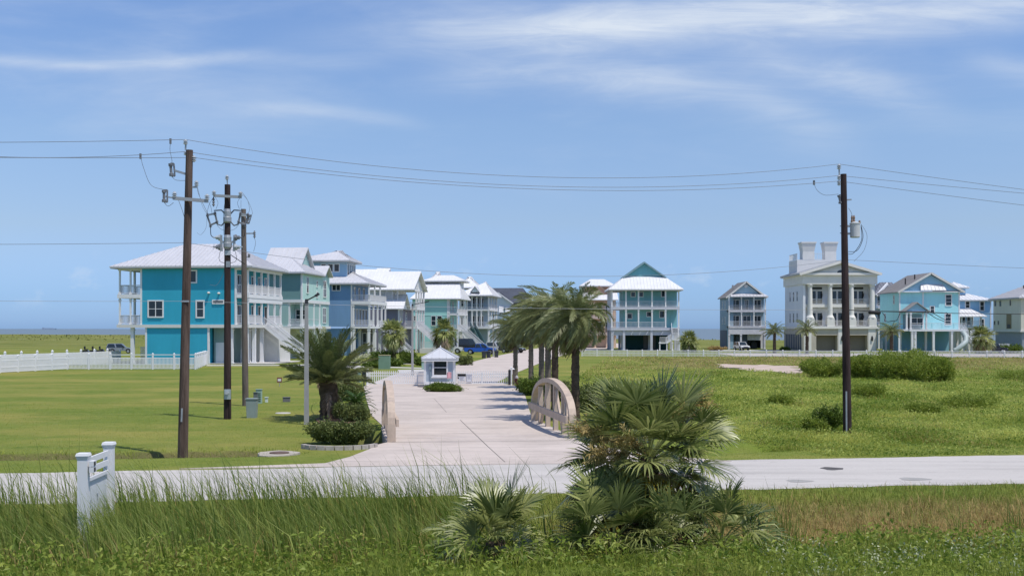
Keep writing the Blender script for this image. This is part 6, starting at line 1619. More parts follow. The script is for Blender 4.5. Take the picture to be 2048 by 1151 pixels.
    q.bar('conduit', (460, 836), (460, 798), 0.05, 0.05, wood_dark, -0.2)
    q.bar('pole_band', (450, 505), (461, 505), 0.06, 0.25, porcelain, -0.14); q.bar('pole_band', (452, 528), (460, 528), 0.04, 0.3, galv, -0.14)

    s = Pole('shorter weathered grey utility pole standing behind the switchgear pole', 491, 810, 487, 418, 68.0, 0.19, 0.145, wood_grey)
    s.bar('bracket', (489, 467), (507, 466.5), 0.06, 0.08); s.ins(509, 461, 476, 0.09, polymer, 0, 'arrester'); s.wire([(509, 476), (511, 487), (507, 503)], 0.012); s.ins(498, 507, 515, 0.1, polymer); s.bar('bracket', (490, 514), (498, 514), 0.05, 0.05)
    s.fuse((499, 430), (494, 447), (488, 438)); s.bar('bracket', (478, 430), (493, 432), 0.06, 0.06, porcelain, -0.2); s.bar('bracket', (478, 444), (491, 448), 0.06, 0.06, porcelain, -0.2)
    s.wire([(482, 386), (495, 400), (505, 425), (499, 431)], 0.01); s.wire([(482, 400), (482, 415), (484, 428)], 0.01)

    t = Pole('dark utility pole with a grey drum transformer standing in the weedy lot', 1695, 873, 1687, 348, 48.3, 0.185, 0.125, wood_dark)
    t.bar('bracket', (1679, 355), (1678, 334), 0.05, 0.05); t.ins(1678, 328, 339, 0.1); t.ins(1678, 350, 360, 0.09); t.ins(1678, 361, 371, 0.09); t.bar('bracket', (1678, 352), (1686, 356), 0.05, 0.05)
    t.fuse((1678, 390), (1681, 407), (1686, 398)); t.bar('bracket', (1688, 400), (1703, 399), 0.05, 0.06)
    t.wire([(1628, 366), (1634, 380), (1650, 390), (1677, 388)])
    b = MB(); c = t.p(1628, 364); b.tube([c + Vector((0, 0, .07)), c - Vector((0, 0, .12))], 0.045, 6); b.build('line_clamp', polymer, t.o)
    b = MB(); a = t.p(1710, 475); h = t.p(1710, 446).z - a.z; b.lathe(a, [(0.18, 0), (0.205, 0.03), (0.205, h - 0.05), (0.225, h - 0.04), (0.225, h), (0.08, h + 0.06)], 18); tb = b.build('transformer', tank, t.o)
    for px in (1704, 1708, 1719):
        b = MB(); c = t.p(px, 446); hh = 0.28 if px != 1719 else 0.1; b.lathe(c, [(0.05, 0), (0.06, hh * 0.3), (0.035, hh * 0.6), (0.055, hh * 0.8), (0.02, hh * 1.2)], 8); b.build('bushing', mat('brown_porcelain', (0.25, 0.17, 0.12), 0.3), tb)
    t.bar('transformer_bracket', (1692, 452), (1702, 452), 0.07, 0.09); t.bar('transformer_bracket', (1692, 467), (1702, 467), 0.07, 0.09)
    t.wire([(1697, 416), (1703, 426), (1704, 436)]); t.wire([(1722, 450), (1726, 475), (1715, 500), (1697, 503)], 0.012, cablem); t.wire([(1722, 452), (1723, 480), (1708, 505), (1697, 508)], 0.012, cablem)
    t.wire([(1722, 448), (1734, 470), (1728, 500), (1708, 522)], 0.008)
    t.bar('conduit', (1693, 868), (1692.5, 782), 0.06, 0.06, galv, -0.2)
    for yy in (452, 466): t.bar('step_bolt', (1680, yy), (1687, yy), 0.03, 0.03, polymer)

    # overhead lines: photo points (px, py, distance)
    def line(name, label, pts, r, m, sag=None):
        P = [WP(*q) for q in pts]; Q = []
        for i, (a, c) in enumerate(zip(P, P[1:])):
            sg = sag[i]; n = 24
            for k in range(n):
                u = k / n; v = a.lerp(c, u); v.z -= 4 * sg * u * (1 - u); Q.append(v)
        Q.append(P[-1]); b = MB(); b.tube(Q, r, 6); o = b.build(name, m)
        tag(o, label, 'power line'); return o
    Ya, Yb = 41.3, 48.3; L = (-300, 39.0); Rr = (2360, 52.0)
    G_ = None
    line('overhead_wire', 'topmost overhead wire on the pin tops of the two roadside poles', [(L[0], 284, L[1]), (371, 279, Ya), (1678, 328, Yb), (Rr[0], 417, Rr[1])], 0.0095, wirem, [0.05, 0.95, 0.06])
    line('overhead_wire', 'second overhead wire just under the top wire, tied at the pole sides', [(L[0], 292, L[1]), (372, 303, Ya), (1678, 351, Yb), (Rr[0], 412, Rr[1])], 0.0095, wirem, [0.30, 0.85, 0.05])
    line('overhead_wire', 'third overhead wire, lowest of the top three between the poles', [(L[0], 312, L[1]), (388, 315, Ya), (1678, 362, Yb), (Rr[0], 446, Rr[1])], 0.0095, wirem, [0.03, 0.75, 0.06])
    line('overhead_wire', 'single neutral wire passing across the house roofs', [(L[0], 488, L[1]), (372, 485, Ya), (1690, 519, Yb), (Rr[0], 548, Rr[1])], 0.008, wirem, [0.03, 0.95, 0.03])
    line('overhead_cable', 'lowest thin cable crossing in front of the house walls', [(L[0], 599, L[1]), (370, 602, Ya), (1691, 619, Yb)], 0.0065, mat('pale_cable', (0.36, 0.37, 0.38), 0.5), [0.02, 0.1])
    o = thing('splice_cable', 'thick black cable with a splice canister hanging right of the transformer pole', 'cable', (X(1691, Yb), Yb, Z(619, Yb)))
    def rel(q): return WP(*q) - o.location
    b = MB(); P = [(1691, 619, 48.3), (1736, 622, 48.4), (1830, 623, 48.9), (1900, 626, 49.3), (2360, 632, 52)]
    b.tube([rel(q) for q in P], [0.018, 0.018, 0.03, 0.015, 0.012], 6); b.build('cable', cablem, o)
    b = MB(); b.tube([rel((1737, 624, 48.3)), rel((1740, 624, 48.3)), rel((1758, 625, 48.35)), rel((1761, 625, 48.35))], [0.05, 0.085, 0.085, 0.05], 10); b.build('splice_canister', cablem, o)
    for k, P in enumerate(([(1765, 625), (1771, 633), (1769, 641), (1776, 643), (1794, 640), (1800, 626)], [(1862, 623), (1880, 634), (1892, 640), (1900, 632), (1892, 624)], [(1850, 622), (1872, 636), (1893, 644)])):
        b = MB(); b.tube([rel((a, c, 48.8)) for a, c in P], 0.014, 6); b.build('slack_loop', cablem, o)
poles()

# ================================================================== lamps
lampm = mat('concrete_pole', (0.34, 0.335, 0.33), 0.8, 0.08, 3)
lampd = mat('dark_lamp', (0.035, 0.037, 0.04), 0.5, 0.1)
def lamp(label, px, base, top, Y, w, arm):
    x = X(px, Y); o = thing('street_lamp', label, 'street lamp', (x, Y, gzs(x, Y)), 0, None)
    h = Z(top, Y); b = MB(); b.frustum(0, 0, -0.1, h, w / 2, w / 2, w * 0.36, w * 0.36); b.build('post', lampm, o)
    b = MB(); b.frustum(0, 0, h, h + 0.28, w * 0.42, w * 0.42, w * 0.30, w * 0.30); b.bar((0, 0, h + 0.2), (arm * 0.75, 0, h + 0.42), 0.07, 0.06); b.build('arm', lampd, o)
    b = MB(); c = Vector((arm * 0.78, 0, h + 0.42)); b.bar(c, c + Vector((arm * 0.32, 0, 0.12)), 0.26, 0.1); b.build('lamp_head', lampd, o)
lamp('square concrete lamp post with dark bracket beside the broad date palm', 613, 848, 609, 54.8, 0.21, 0.55)
lamp('slim lamp post on the street side behind the gate', 825, 742, 613, 112, 0.22, 1.5)
lamp('far lamp post beside the dark bins at the bend of the street', 987, 713, 634, 186, 0.24, 1.2)
# ================================================================== fences, gate, guard house, bridge
vinyl = mat('white_vinyl', (0.76, 0.76, 0.77), 0.45, 0.03, 1)
beige = mat('beige_paint', (0.52, 0.415, 0.33), 0.7, 0.10, 2.5, 0.004, 30, stain=((2.5, (1, 1, 0.3), 0.3, 0.5, 0.75),))

def fence(name, label, pts, hts, post=2.4, rails=(0.12, 0.5, 0.86), sp=0.13, pw=0.13, bw=0.05, cap=0.12, top_only=None):
    """posts and panels along ground points; hts = heights at the points"""
    o = thing(name, label, 'fence', (pts[0][0], pts[0][1], 0))
    org = Vector((pts[0][0], pts[0][1], 0))
    for (a, c, ha, hc) in zip(pts, pts[1:], hts, hts[1:]):
        A, C_ = Vector((*a, gzs(*a))) - org, Vector((*c, gzs(*c))) - org; n = max(1, round((C_ - A).length / post))
        for i in range(n):
            p, q = A.lerp(C_, i / n), A.lerp(C_, (i + 1) / n); h0, h1 = ha + (hc - ha) * i / n, ha + (hc - ha) * (i + 1) / n
            b = MB()
            for r in rails: b.bar(p + Vector((0, 0, h0 * r)), q + Vector((0, 0, h1 * r)), 0.05, 0.09)
            k = int((q - p).length / sp)
            for j in range(1, k):
                u = p.lerp(q, j / k); hh = h0 + (h1 - h0) * j / k; zt = rails[-1] if not top_only else top_only
                b.box(u.x - bw / 2, u.x + bw / 2, u.y - bw / 2 - 0.01, u.y + bw / 2 - 0.01, u.z + hh * rails[0], u.z + hh * zt)
            b.build('panel', vinyl, o)
            b = MB(); b.box(p.x - pw / 2, p.x + pw / 2, p.y - pw / 2, p.y + pw / 2, p.z - 0.1, p.z + h0); b.frustum(p.x, p.y, p.z + h0, p.z + h0 + cap, pw * 0.65, pw * 0.65, 0.02, 0.02); b.build('post', vinyl, o)
    P = Vector((*pts[-1], gzs(*pts[-1]))) - org; b = MB(); b.box(P.x - pw / 2, P.x + pw / 2, P.y - pw / 2, P.y + pw / 2, -0.1, hts[-1]); b.build('post', vinyl, o)
    return o
Ye = 129.0
fence('picket_fence', 'near white vinyl fence round the back lawn joining the corner of the teal house', [(X(-220, 112), 112.0), (X(0, 118.5), 118.5), (X(135, Ye), Ye), (X(391, Ye), Ye), (X(414, 146), 146.0)], [1.75, 1.75, 1.75, 1.75, 1.75], 2.45, (0.06, 0.33, 0.74, 0.95), 0.15, 0.17, 0.07, top_only=0.74)
fence('picket_fence', 'farther white vinyl fence running behind the near one to the stilt columns', [(X(-160, 118), 118.0), (X(10, 130), 130.0), (X(240, 152), 152.0)], [1.85, 1.85, 1.85], 2.9, (0.06, 0.5, 0.86), 0.13, 0.2, 0.11, 0.2)
fence('picket_fence', 'long low white fence along the far side of the overgrown lot', [(X(1164, 191), 191.0), (X(1500, 187), 187.0), (X(2260, 177), 177.0)], [1.05, 1.05, 1.05], 2.6, (0.12, 0.55, 0.95), 0.2, 0.16, 0.06)

def gate(label, x0, x1, Y, h, post_end, arch=0.0, frame_right=False):
    o = thing('entry_gate', label, 'gate', (x0, Y, 0)); w = x1 - x0; b = MB()
    b.box(0, w, -0.03, 0.03, 0.12, 0.19); n = int(w / 0.15)
    for z in (h - 0.38, h - 0.16): b.box(0, w, -0.028, 0.028, z, z + 0.06)
    b.box(0, 0.07, -0.034, 0.034, 0.1, h); b.box(w - 0.07, w, -0.034, 0.034, 0.1, h); b.box(w / 2 - 0.04, w / 2 + 0.04, -0.033, 0.033, 0.1, h)
    b.build('gate_frame', vinyl, o); b = MB()
    for i in range(1, n):
        u = i * w / n; hh = h + arch * math.sin(math.pi * i / n)
        b.box(u - 0.028, u + 0.028, -0.02, 0.02, 0.14, hh); b.frustum(u, 0, hh, hh + 0.08, 0.02, 0.02, 0.003, 0.003)
    b.build('picket', vinyl, o)
    return o
YG_ = 93.0
gate('left white picket gate closing the lane beside the guard house', X(738, YG_), X(836, YG_), YG_, 1.12, 0)
o = thing('gate_leaf', 'narrow half-open gate leaf against the guard house wall', 'gate', (X(836, YG_), YG_, 0), 0)
b = MB(); w = X(849, YG_) - X(836, YG_)
for z in (0.15, 0.75, 1.0): b.box(0, w, -0.03, 0.03, z, z + 0.06)
for i in range(6): b.box(i * w / 5.5, i * w / 5.5 + 0.035, -0.02, 0.02, 0.15, 1.12)
b.build('gate_frame', vinyl, o)
g2 = gate('right white picket gate hung with two notice signs', X(910, YG_), X(1018, YG_), YG_, 1.05, 0, 0.1)
for px, w, hgt, zc, blk in ((923.5, 0.58, 0.55, 0.62, True), (938.5, 0.46, 0.58, 0.58, False)):
    s = thing('notice_sign', 'white notice sign with black header band on the right gate' if blk else 'white notice sign with thin grey frame on the right gate', 'sign', (X(px, YG_), YG_ - 0.07, zc))
    b = MB(); b.box(-w / 2, w / 2, -0.012, 0.012, -hgt / 2, hgt / 2); b.build('sign_board', mat('sign_white', (0.72, 0.73, 0.78), 0.5, 0.02), s)
    b = MB(); blkm = mat('sign_black', (0.02, 0.02, 0.022), 0.5); gr = mat('sign_print', (0.38, 0.38, 0.46), 0.6)
    if blk:
        b.box(-w / 2 - 0.05, w / 2 + 0.05, -0.022, -0.013, hgt / 2 - 0.17, hgt / 2 + 0.03); b.box(-w / 2 - 0.04, -w / 2 + 0.07, -0.022, -0.013, -0.1, 0.04); b.build('header_band', blkm, s)
    else:
        for a in (-w / 2, w / 2 - 0.03): b.box(a, a + 0.03, -0.022, -0.013, -hgt / 2, hgt / 2)
        for z in (-hgt / 2, hgt / 2 - 0.03): b.box(-w / 2 + 0.031, w / 2 - 0.031, -0.022, -0.013, z, z + 0.03)
        b.build('sign_border', gr, s)
    b = MB()
    for i in range(4):
        z = hgt / 2 - (0.24 if blk else 0.1) - i * 0.08; b.box(-w * 0.32 + 0.04 * (i % 2), w * 0.34 - 0.05 * (i % 3), -0.02, -0.013, z - 0.018, z + 0.018)
    b.build('print_line', gr, s)
    b = MB(); b.bar((0, 0.01, 0), (0, 0.07, 0), 0.03, 0.03); b.build('mount', galv, s)
for px, lab, m_, w_, h_ in ((735, 'white square gate post at the far left of the entry', vinyl, 0.16, 1.32), (1019, 'black gate operator post at the right gate', mat('operator_black', (0.03, 0.03, 0.035), 0.5), 0.2, 1.2), (1022.5, 'white gate post between the operator and the weathered post', vinyl, 0.13, 1.42), (1027, 'weathered wooden post next to the hydrant', wood_grey, 0.16, 1.3)):
    x = X(px, YG_ - 0.3); o = thing('gate_post', lab, 'post', (x, YG_ - 0.3, 0)); b = MB(); b.box(-w_ / 2, w_ / 2, -w_ / 2, w_ / 2, -0.05, h_); b.build('shaft', m_, o)
    b = MB(); b.frustum(0, 0, h_, h_ + 0.1, w_ * 0.62, w_ * 0.62, w_ * 0.2, w_ * 0.2); b.build('cap', m_ if px != 1027 else vinyl, o)

def guard_house():
    Y0 = 90.6; x0, x1 = X(850, Y0), X(908, Y0); w = x1 - x0
    o = thing('guard_house', 'small pale blue guard house with pyramid metal roof at the gate', 'guard house', (x0, Y0, 0))
    bl = siding('guard_blue', (0.20, 0.25, 0.305)); k = Y0 / FPX; zt = Z(716, Y0)
    b = MB(); b.box(0, w, 0, w * 1.1, 0.15, zt); b.build('wall', bl, o)
    b = MB()
    for u in (0, w): b.box(u - 0.09, u + 0.09, -0.04, 0.1, 0.15, zt - 0.01)
    b.box(-0.04, w + 0.04, -0.05, -0.001, 0.16, 0.4); b.box(-0.05, w + 0.05, -0.055, -0.002, zt - 0.2, zt); b.build('trim', white, o)
    f = MB(); a0, a1 = X(868, Y0) - x0, X(893, Y0) - x0; z0, z1 = Z(749, Y0), Z(720, Y0)
    f.box(a0 - 0.13, a0, -0.08, 0, z0 - 0.12, z1 + 0.1); f.box(a1, a1 + 0.13, -0.08, 0, z0 - 0.12, z1 + 0.1); f.box(a0, a1, -0.08, 0, z1, z1 + 0.1); f.box(a0, a1, -0.08, 0, (z0 + z1) / 2 - 0.03, (z0 + z1) / 2 + 0.03); f.box(a0 - 0.2, a1 + 0.2, -0.13, -0.0805, z0 - 0.24, z0 - 0.12); f.box(a0, a1, -0.08, 0, z0 - 0.12, z0)
    fo = f.build('window', white, o); g = MB(); g.box(a0, a1, -0.03, -0.004, z0, z1); g.build('pane', glass(), fo)
    b = MB(); b.box(0.32, 0.52, -0.12, -0.001, 1.35, 1.75); b.box(0.39, 0.45, -0.08, -0.001, 0.2, 1.35); b.build('call_box', mat('box_grey_blue', (0.18, 0.25, 0.29), 0.5), o)
    e = 0.28; c = (w / 2, w * 0.55, Z(695, Y0 + 1.2)); z = zt + 0.02; E0, E1, F0, F1 = -e, w + e, -e, w * 1.1 + e
    b = MB(); rb = MB()
    for P in ([(E0, F0), (E1, F0)], [(E1, F0), (E1, F1)], [(E1, F1), (E0, F1)], [(E0, F1), (E0, F0)]):
        A, B_ = Vector((*P[0], z)), Vector((*P[1], z)); C_ = Vector(c); b.slab([A, B_, C_], 0.1)
        n = (B_ - A).cross(C_ - A).normalized()
        for t in (0.14, 0.3, 0.5, 0.7, 0.86):
            s_ = A.lerp(B_, t); q = 1 - abs(2 * t - 1); e_ = (A + B_) / 2; up = (C_ - e_); b.bar(s_ + n * 0.02, s_ + up * q * 0.97 + n * 0.02, 0.03, 0.05, n)
        b.bar(A + Vector((0, 0, 0.03)), C_ + Vector((0, 0, 0.03)), 0.09, 0.05)
    b.build('roof', mat('guard_roof', (0.56, 0.57, 0.60), 0.4, 0.06, 1.5), o)
    b = MB(); b.box(E0 + 0.03, E1 - 0.03, F0 + 0.03, F1 - 0.03, z - 0.26, z - 0.11); b.build('fascia', white, o)
    b = MB(); b.lathe((c[0], c[1], c[2]), [(0.07, -0.05), (0.05, 0.08), (0.01, 0.22)], 8); b.build('finial', white, o)
    s = thing('planter_kerb', 'low curved concrete kerb round the guard house shrub', 'kerb', (x0 + w / 2, Y0, 0))
    b = MB(); n = 24
    for i in range(n):
        a0, a1 = math.pi * (1 + i / n), math.pi * (1 + (i + 1) / n); p = lambda a: Vector((1.62 * math.cos(a), 1.55 * math.sin(a) - 0.9 if False else 1.5 * math.sin(a) - 0.55, 0.09))
        b.bar(p(a0), p(a1 + 0.02), 0.16, 0.2)
    b.build('kerb', mat('kerb_concrete', (0.36, 0.33, 0.30), 0.85, 0.1), s)
    q = thing('garden_flag', 'small pink garden flag standing at the guard house corner', 'flag', (X(899, 89.6), 89.6, 0))
    b = MB(); b.tube([(0, 0, 0), (0, 0, 1.25)], 0.015, 6); b.build('stick', galv, q)
    b = MB()
    P = [(0.02 + 0.36 * u - 0.2, -0.03 * math.sin(u * 6), 0) for u in np.linspace(0, 1, 7)]
    V = [(p[0] - 0.02, p[1] - 0.02, 1.22 - 0.5 * j / 4 - 0.06 * abs(i - 3) / 3) for j in range(5) for i, p in enumerate(P)]
    F = [[j * 7 + i, j * 7 + i + 1, (j + 1) * 7 + i + 1, (j + 1) * 7 + i] for j in range(4) for i in range(6)]
    b._add(V, F); b.build('cloth', mat('pink_cloth', (0.62, 0.33, 0.36), 0.8, 0.25, 6), q, recalc=False)
guard_house()

def bridge_rail(label, A, B_, h, face):
    """arched truss rail along A-B; face = +1 when the guard plank is on the +u side"""
    A, B_ = Vector((*A, 0)), Vector((*B_, 0)); L = (B_ - A).length; d = (B_ - A).normalized()
    o = thing('bridge_railing', label, 'bridge railing', (A.x, A.y, 0.02), math.atan2(d.y, d.x), 'arched rails of the drive bridge')
    n = 26; sx = lambda t: t * L
    arc = []
    for i in range(n + 1):
        a = math.pi * i / n; arc.append(Vector((L / 2 - (L / 2 - 0.12) * math.cos(a), 0, 0.72 + (h - 0.77) * max(0.0, math.sin(a)) ** 0.85)))
    b = MB(); W_, T_ = 0.30, 0.21
    V = []
    for i, p in enumerate(arc):
        t_ = (arc[min(i + 1, n)] - arc[max(i - 1, 0)]).normalized(); nn = Vector((-t_.z, 0, t_.x))
        for sy in (-W_ / 2, W_ / 2):
            for sn in (-T_ / 2, T_ / 2): q = p + nn * sn; V.append((q.x, sy, q.z))
    F = []
    for i in range(n):
        k = i * 4; F += [(k, k + 1, k + 5, k + 4), (k + 1, k + 3, k + 7, k + 5), (k + 3, k + 2, k + 6, k + 7), (k + 2, k, k + 4, k + 6)]
    F += [(0, 2, 3, 1), (n * 4, n * 4 + 1, n * 4 + 3, n * 4 + 2)]
    b._add(V, F); b.build('arch', beige, o)
    for x in (0.14, L - 0.14):
        b = MB(); b.box(x - 0.14, x + 0.14, -0.17, 0.17, -0.1, 0.73); b.build('end_post', beige, o)
    zt = lambda x: 0.72 + (h - 0.77) * max(0.0, 1 - ((x - L / 2) / (L / 2 - 0.12)) ** 2) ** 0.44 - 0.13
    for f in (0.2, 0.4, 0.6, 0.8):
        x = L * f; b = MB(); b.box(x - 0.14, x + 0.14, -0.1, 0.1, 0.0, zt(x)); b.build('upright', beige, o)
    for f0, f1 in ((0.2, 0.06), (0.4, 0.22), (0.6, 0.78), (0.8, 0.94)):
        b = MB(); b.bar((L * f0, 0, zt(L * f0) - 0.15), (L * f1, 0, 0.05), 0.10, 0.2); b.build('brace', beige, o)
    b = MB(); b.box(0.05, L - 0.05, face * 0.19, face * 0.30, 0.62, 0.92); b.build('guard_plank', beige, o)
    b = MB(); b.box(-0.1, L + 0.1, -0.22, 0.22, -0.5, -0.02); b.build('footing', mat('kerb_concrete', (0.36, 0.33, 0.30)), o)
bridge_rail('left arched beige timber bridge rail seen almost end-on beside the hedge', (-4.86, 45.9), (-6.05, 54.3), 2.25, -1)
bridge_rail('right arched beige timber bridge rail showing its spokes behind the large palm', (2.55, 47.6), (1.1, 57.2), 2.25, 1)

# ================================================================== small street furniture
utilg = mat('utility_green', (0.17, 0.27, 0.20), 0.5, 0.08, 2); utilgrey = mat('utility_grey', (0.27, 0.33, 0.32), 0.5, 0.06, 2); conc2 = mat('kerb_concrete', (0.36, 0.33, 0.30))
def boxthing(name, label, cat, px, py, w, d, h, m, lid=0.04, slots=0, taper=1.0, Y=None, lidm=None):
    if Y is None: c = G(px, py)
    else: c = (X(px, Y), Y)
    o = thing(name, label, cat, (c[0], c[1], gzs(*c)))
    b = MB(); b.frustum(0, 0, -0.05, h, w / 2 * taper, d / 2 * taper, w / 2, d / 2); b.build('body', m, o, bevel=0.01)
    if lid:
        b = MB(); b.box(-w / 2 - 0.03, w / 2 + 0.03, -d / 2 - 0.03, d / 2 + 0.03, h + 0.001, h + lid); b.build('lid', lidm or m, o, bevel=0.01)
    if slots:
        b = MB()
        for i in range(slots): z = h * (0.15 + 0.7 * i / slots); b.box(-w * 0.4, w * 0.4, -d / 2 - 0.015, -d / 2 - 0.001, z, z + h * 0.06)
        b.build('vent', mat('vent_dark', (0.05, 0.07, 0.06), 0.7), o)
    return o
boxthing('utility_cabinet', 'grey-green utility box tapering down, right of the switchgear pole', 'utility box', 504, 835, 0.55, 0.45, 0.95, utilgrey, 0.06, taper=0.86)
boxthing('meter_pedestal', 'slim dark meter pedestal behind the grey-green utility box', 'utility box', 511, 822, 0.2, 0.18, 1.05, mat('meter_dark', (0.14, 0.16, 0.16), 0.5), 0.03)
boxthing('cable_pedestal', 'ribbed pale green cable pedestal beside the utility box', 'utility box', 518, 806, 0.34, 0.3, 0.84, mat('pedestal_green', (0.30, 0.42, 0.36), 0.5), 0.04, 5)
boxthing('cleanout_cap', 'short white pipe cap standing in the lawn', 'pipe', 533, 804, 0.16, 0.16, 0.28, mat('pipe_white', (0.62, 0.68, 0.64), 0.5), 0.06)
boxthing('valve_box', 'low grey stone box on the lawn under the fallen frond', 'utility box', 573, 803, 0.42, 0.3, 0.28, mat('stone_grey', (0.16, 0.16, 0.16), 0.8), 0.03)
boxthing('cable_pedestal', 'tall pale green pedestal left of the entry gate', 'utility box', 718, 757, 0.32, 0.3, 0.82, mat('pedestal_green', (0.30, 0.42, 0.36), 0.5), 0.05, 5, Y=98)
boxthing('marker_post', 'thin white marker post left of the gate pedestal', 'post', 680, 768, 0.14, 0.14, 0.95, mat('pipe_white', (0.62, 0.68, 0.64), 0.5), 0.05, Y=95)
boxthing('irrigation_box', 'dark grey squat box on the lawn left of the gate', 'utility box', 694, 770, 0.4, 0.3, 0.45, mat('stone_grey', (0.16, 0.16, 0.16), 0.8), 0.03, Y=94)
boxthing('transformer_cabinet', 'large green and tan transformer cabinet behind the entry gate', 'utility box', 769, 730, 1.25, 1.2, 1.55, utilg, 0.06, Y=130, lidm=mat('cabinet_tan', (0.42, 0.36, 0.20), 0.6))
boxthing('cable_pedestal', 'small pale green pedestal right behind the second lamp post', 'utility box', 846, 731, 0.3, 0.3, 0.8, mat('pedestal_green', (0.30, 0.42, 0.36), 0.5), 0.05, Y=128)
def keypad():
    c = (X(728, 91), 91.0); o = thing('gate_keypad', 'dark gate keypad on a bent metal stand left of the gate', 'keypad', (c[0], c[1], 0))
    b = MB(); b.tube([(0, 0, 0), (0, 0, 0.55), (0.1, -0.05, 0.75)], 0.05, 8); b.build('stand', lampd, o)
    b = MB(); b.box(-0.15, 0.17, -0.2, 0.02, 0.7, 1.25); b.build('housing', lampd, o, bevel=0.02)
    b = MB(); b.box(-0.09, 0.11, -0.215, -0.201, 0.95, 1.15); b.build('screen', glass(), o)
keypad()
def hydrant():
    c = (X(1033.5, 91.5), 91.5); o = thing('fire_hydrant', 'dark red fire hydrant with pale bonnet at the right gate end', 'hydrant', (c[0], c[1], 0))
    rd = mat('hydrant_red', (0.13, 0.025, 0.03), 0.5); b = MB(); b.lathe((0, 0, 0), [(0.19, 0), (0.19, 0.06), (0.12, 0.08), (0.12, 0.55), (0.17, 0.56), (0.17, 0.62), (0.13, 0.64)], 12); b.build('barrel', rd, o)
    b = MB(); b.lathe((0, 0, 0.64), [(0.14, 0), (0.11, 0.12), (0.04, 0.18), (0.04, 0.25)], 12); b.build('bonnet', mat('bonnet_pale', (0.45, 0.42, 0.42), 0.5), o)
    for d in ((1, 0), (-1, 0), (0, -1)):
        b = MB(); b.tube([(0, 0, 0.4), (d[0] * 0.22, d[1] * 0.22, 0.4)], 0.07, 8); b.build('nozzle', rd, o)
hydrant()
def lawn_sign():
    c = G(559, 772); o = thing('lawn_sign', 'tiny red and white lawn sign near the hydrant-free verge of the teal house', 'sign', (c[0], c[1], 0)); o['label'] = 'tiny dark red and white sign stuck in the lawn before the teal house'
    b = MB(); b.box(-0.02, 0.02, -0.02, 0.02, -0.05, 0.3); b.build('stake', galv, o); b = MB(); b.box(-0.2, 0.2, -0.025, -0.01, 0.3, 0.72); b.build('sign_board', mat('brick_red', (0.22, 0.10, 0.07), 0.7), o); b = MB(); b.box(-0.13, 0.13, -0.032, -0.026, 0.42, 0.6); b.build('sign_panel', white, o)
lawn_sign()
for px, py, w, lab in ((566, 826, 0.42, 'flat pale concrete cover set in the lawn by the fallen frond'),):
    c = G(px, py); b = MB(); b.lathe((0, 0, -0.05), [(w * 0.8, 0), (w, 0.04), (w, 0.07), (w * 0.96, 0.085)], 20); q = b.build('lawn_cover', mat('pale_concrete', (0.5, 0.48, 0.45))); q.location = (c[0], c[1], 0); tag(q, lab, 'cover')
c = G(556, 907); o = thing('manhole', 'round rusty manhole on a broken concrete pad at the road verge', 'manhole', (c[0], c[1], 0))
b = MB(); P = [(0.75 * math.cos(a) * (1 + 0.12 * math.sin(5 * a)), 0.95 * math.sin(a) * (1 + 0.1 * math.cos(3 * a)), 0.03) for a in np.linspace(0, 6.283, 15)[:-1]]; b.slab(P, 0.2); b.build('pad', mat('worn_pad', (0.40, 0.36, 0.30), 0.9, 0.25, 3), o)
b = MB(); b.lathe((0.05, 0, 0.031), [(0.36, 0), (0.36, 0.03), (0.3, 0.04)], 20); b.build('cover', mat('rusty_iron', (0.13, 0.09, 0.075), 0.9, 0.3, 6), o)
# stone edging of the hedge
o = thing('stone_edging', 'low curved pale stone edging along the hedge mound', 'edging', (*G(672, 898), 0)); b = MB(); n = 11
for i in range(n):
    a = math.pi * (1.12 + 0.76 * i / (n - 1)); p = Vector((1.45 * math.cos(a), 0.9 + 1.15 * math.sin(a), 0.05)); a2 = a + math.pi * 0.76 / (n - 1) * 0.92; q = Vector((1.45 * math.cos(a2), 0.9 + 1.15 * math.sin(a2), 0.05)); b.bar(p, q, 0.17, 0.22)
b.build('stone', mat('edging_stone', (0.42, 0.38, 0.34), 0.9, 0.2, 4), o)
# fallen frond leaning from the palm to the lawn
o = thing('fallen_frond', 'dry brown palm frond arching down from the broad date palm to the lawn', 'palm frond', (*G(563, 805), 0)); lv = Leaves()
A = np.array([0, 0, 0.02]); P = [WP(*q, 58.5) - Vector((*G(563, 805), 0)) for q in ((563, 800), (575, 783), (592, 770), (612, 761), (635, 756), (652, 758))]
P = np.array([list(p) for p in P]); P[:, 1] = np.linspace(0, 1, 6) * (58.5 - G(563, 805)[1]); lv.ribbon(P, 0.035, 0.2)
rs = np.random.RandomState(3)
for i in range(60):
    t = rs.uniform(0.02, 0.72) * 5; k = int(t); c = P[k] * (1 - t + k) + P[k + 1] * (t - k); d = nrm(np.array([-0.75, 0, -0.6]) + rs.normal(0, 0.25, 3)); lv.diamonds(c[None], d[None], nrm(np.cross(d, [0, 1, 0.2]))[None], 0.32, 0.035, rs.uniform(0, 0.7))
lv.build('leaflets', [leaf_dead], o)

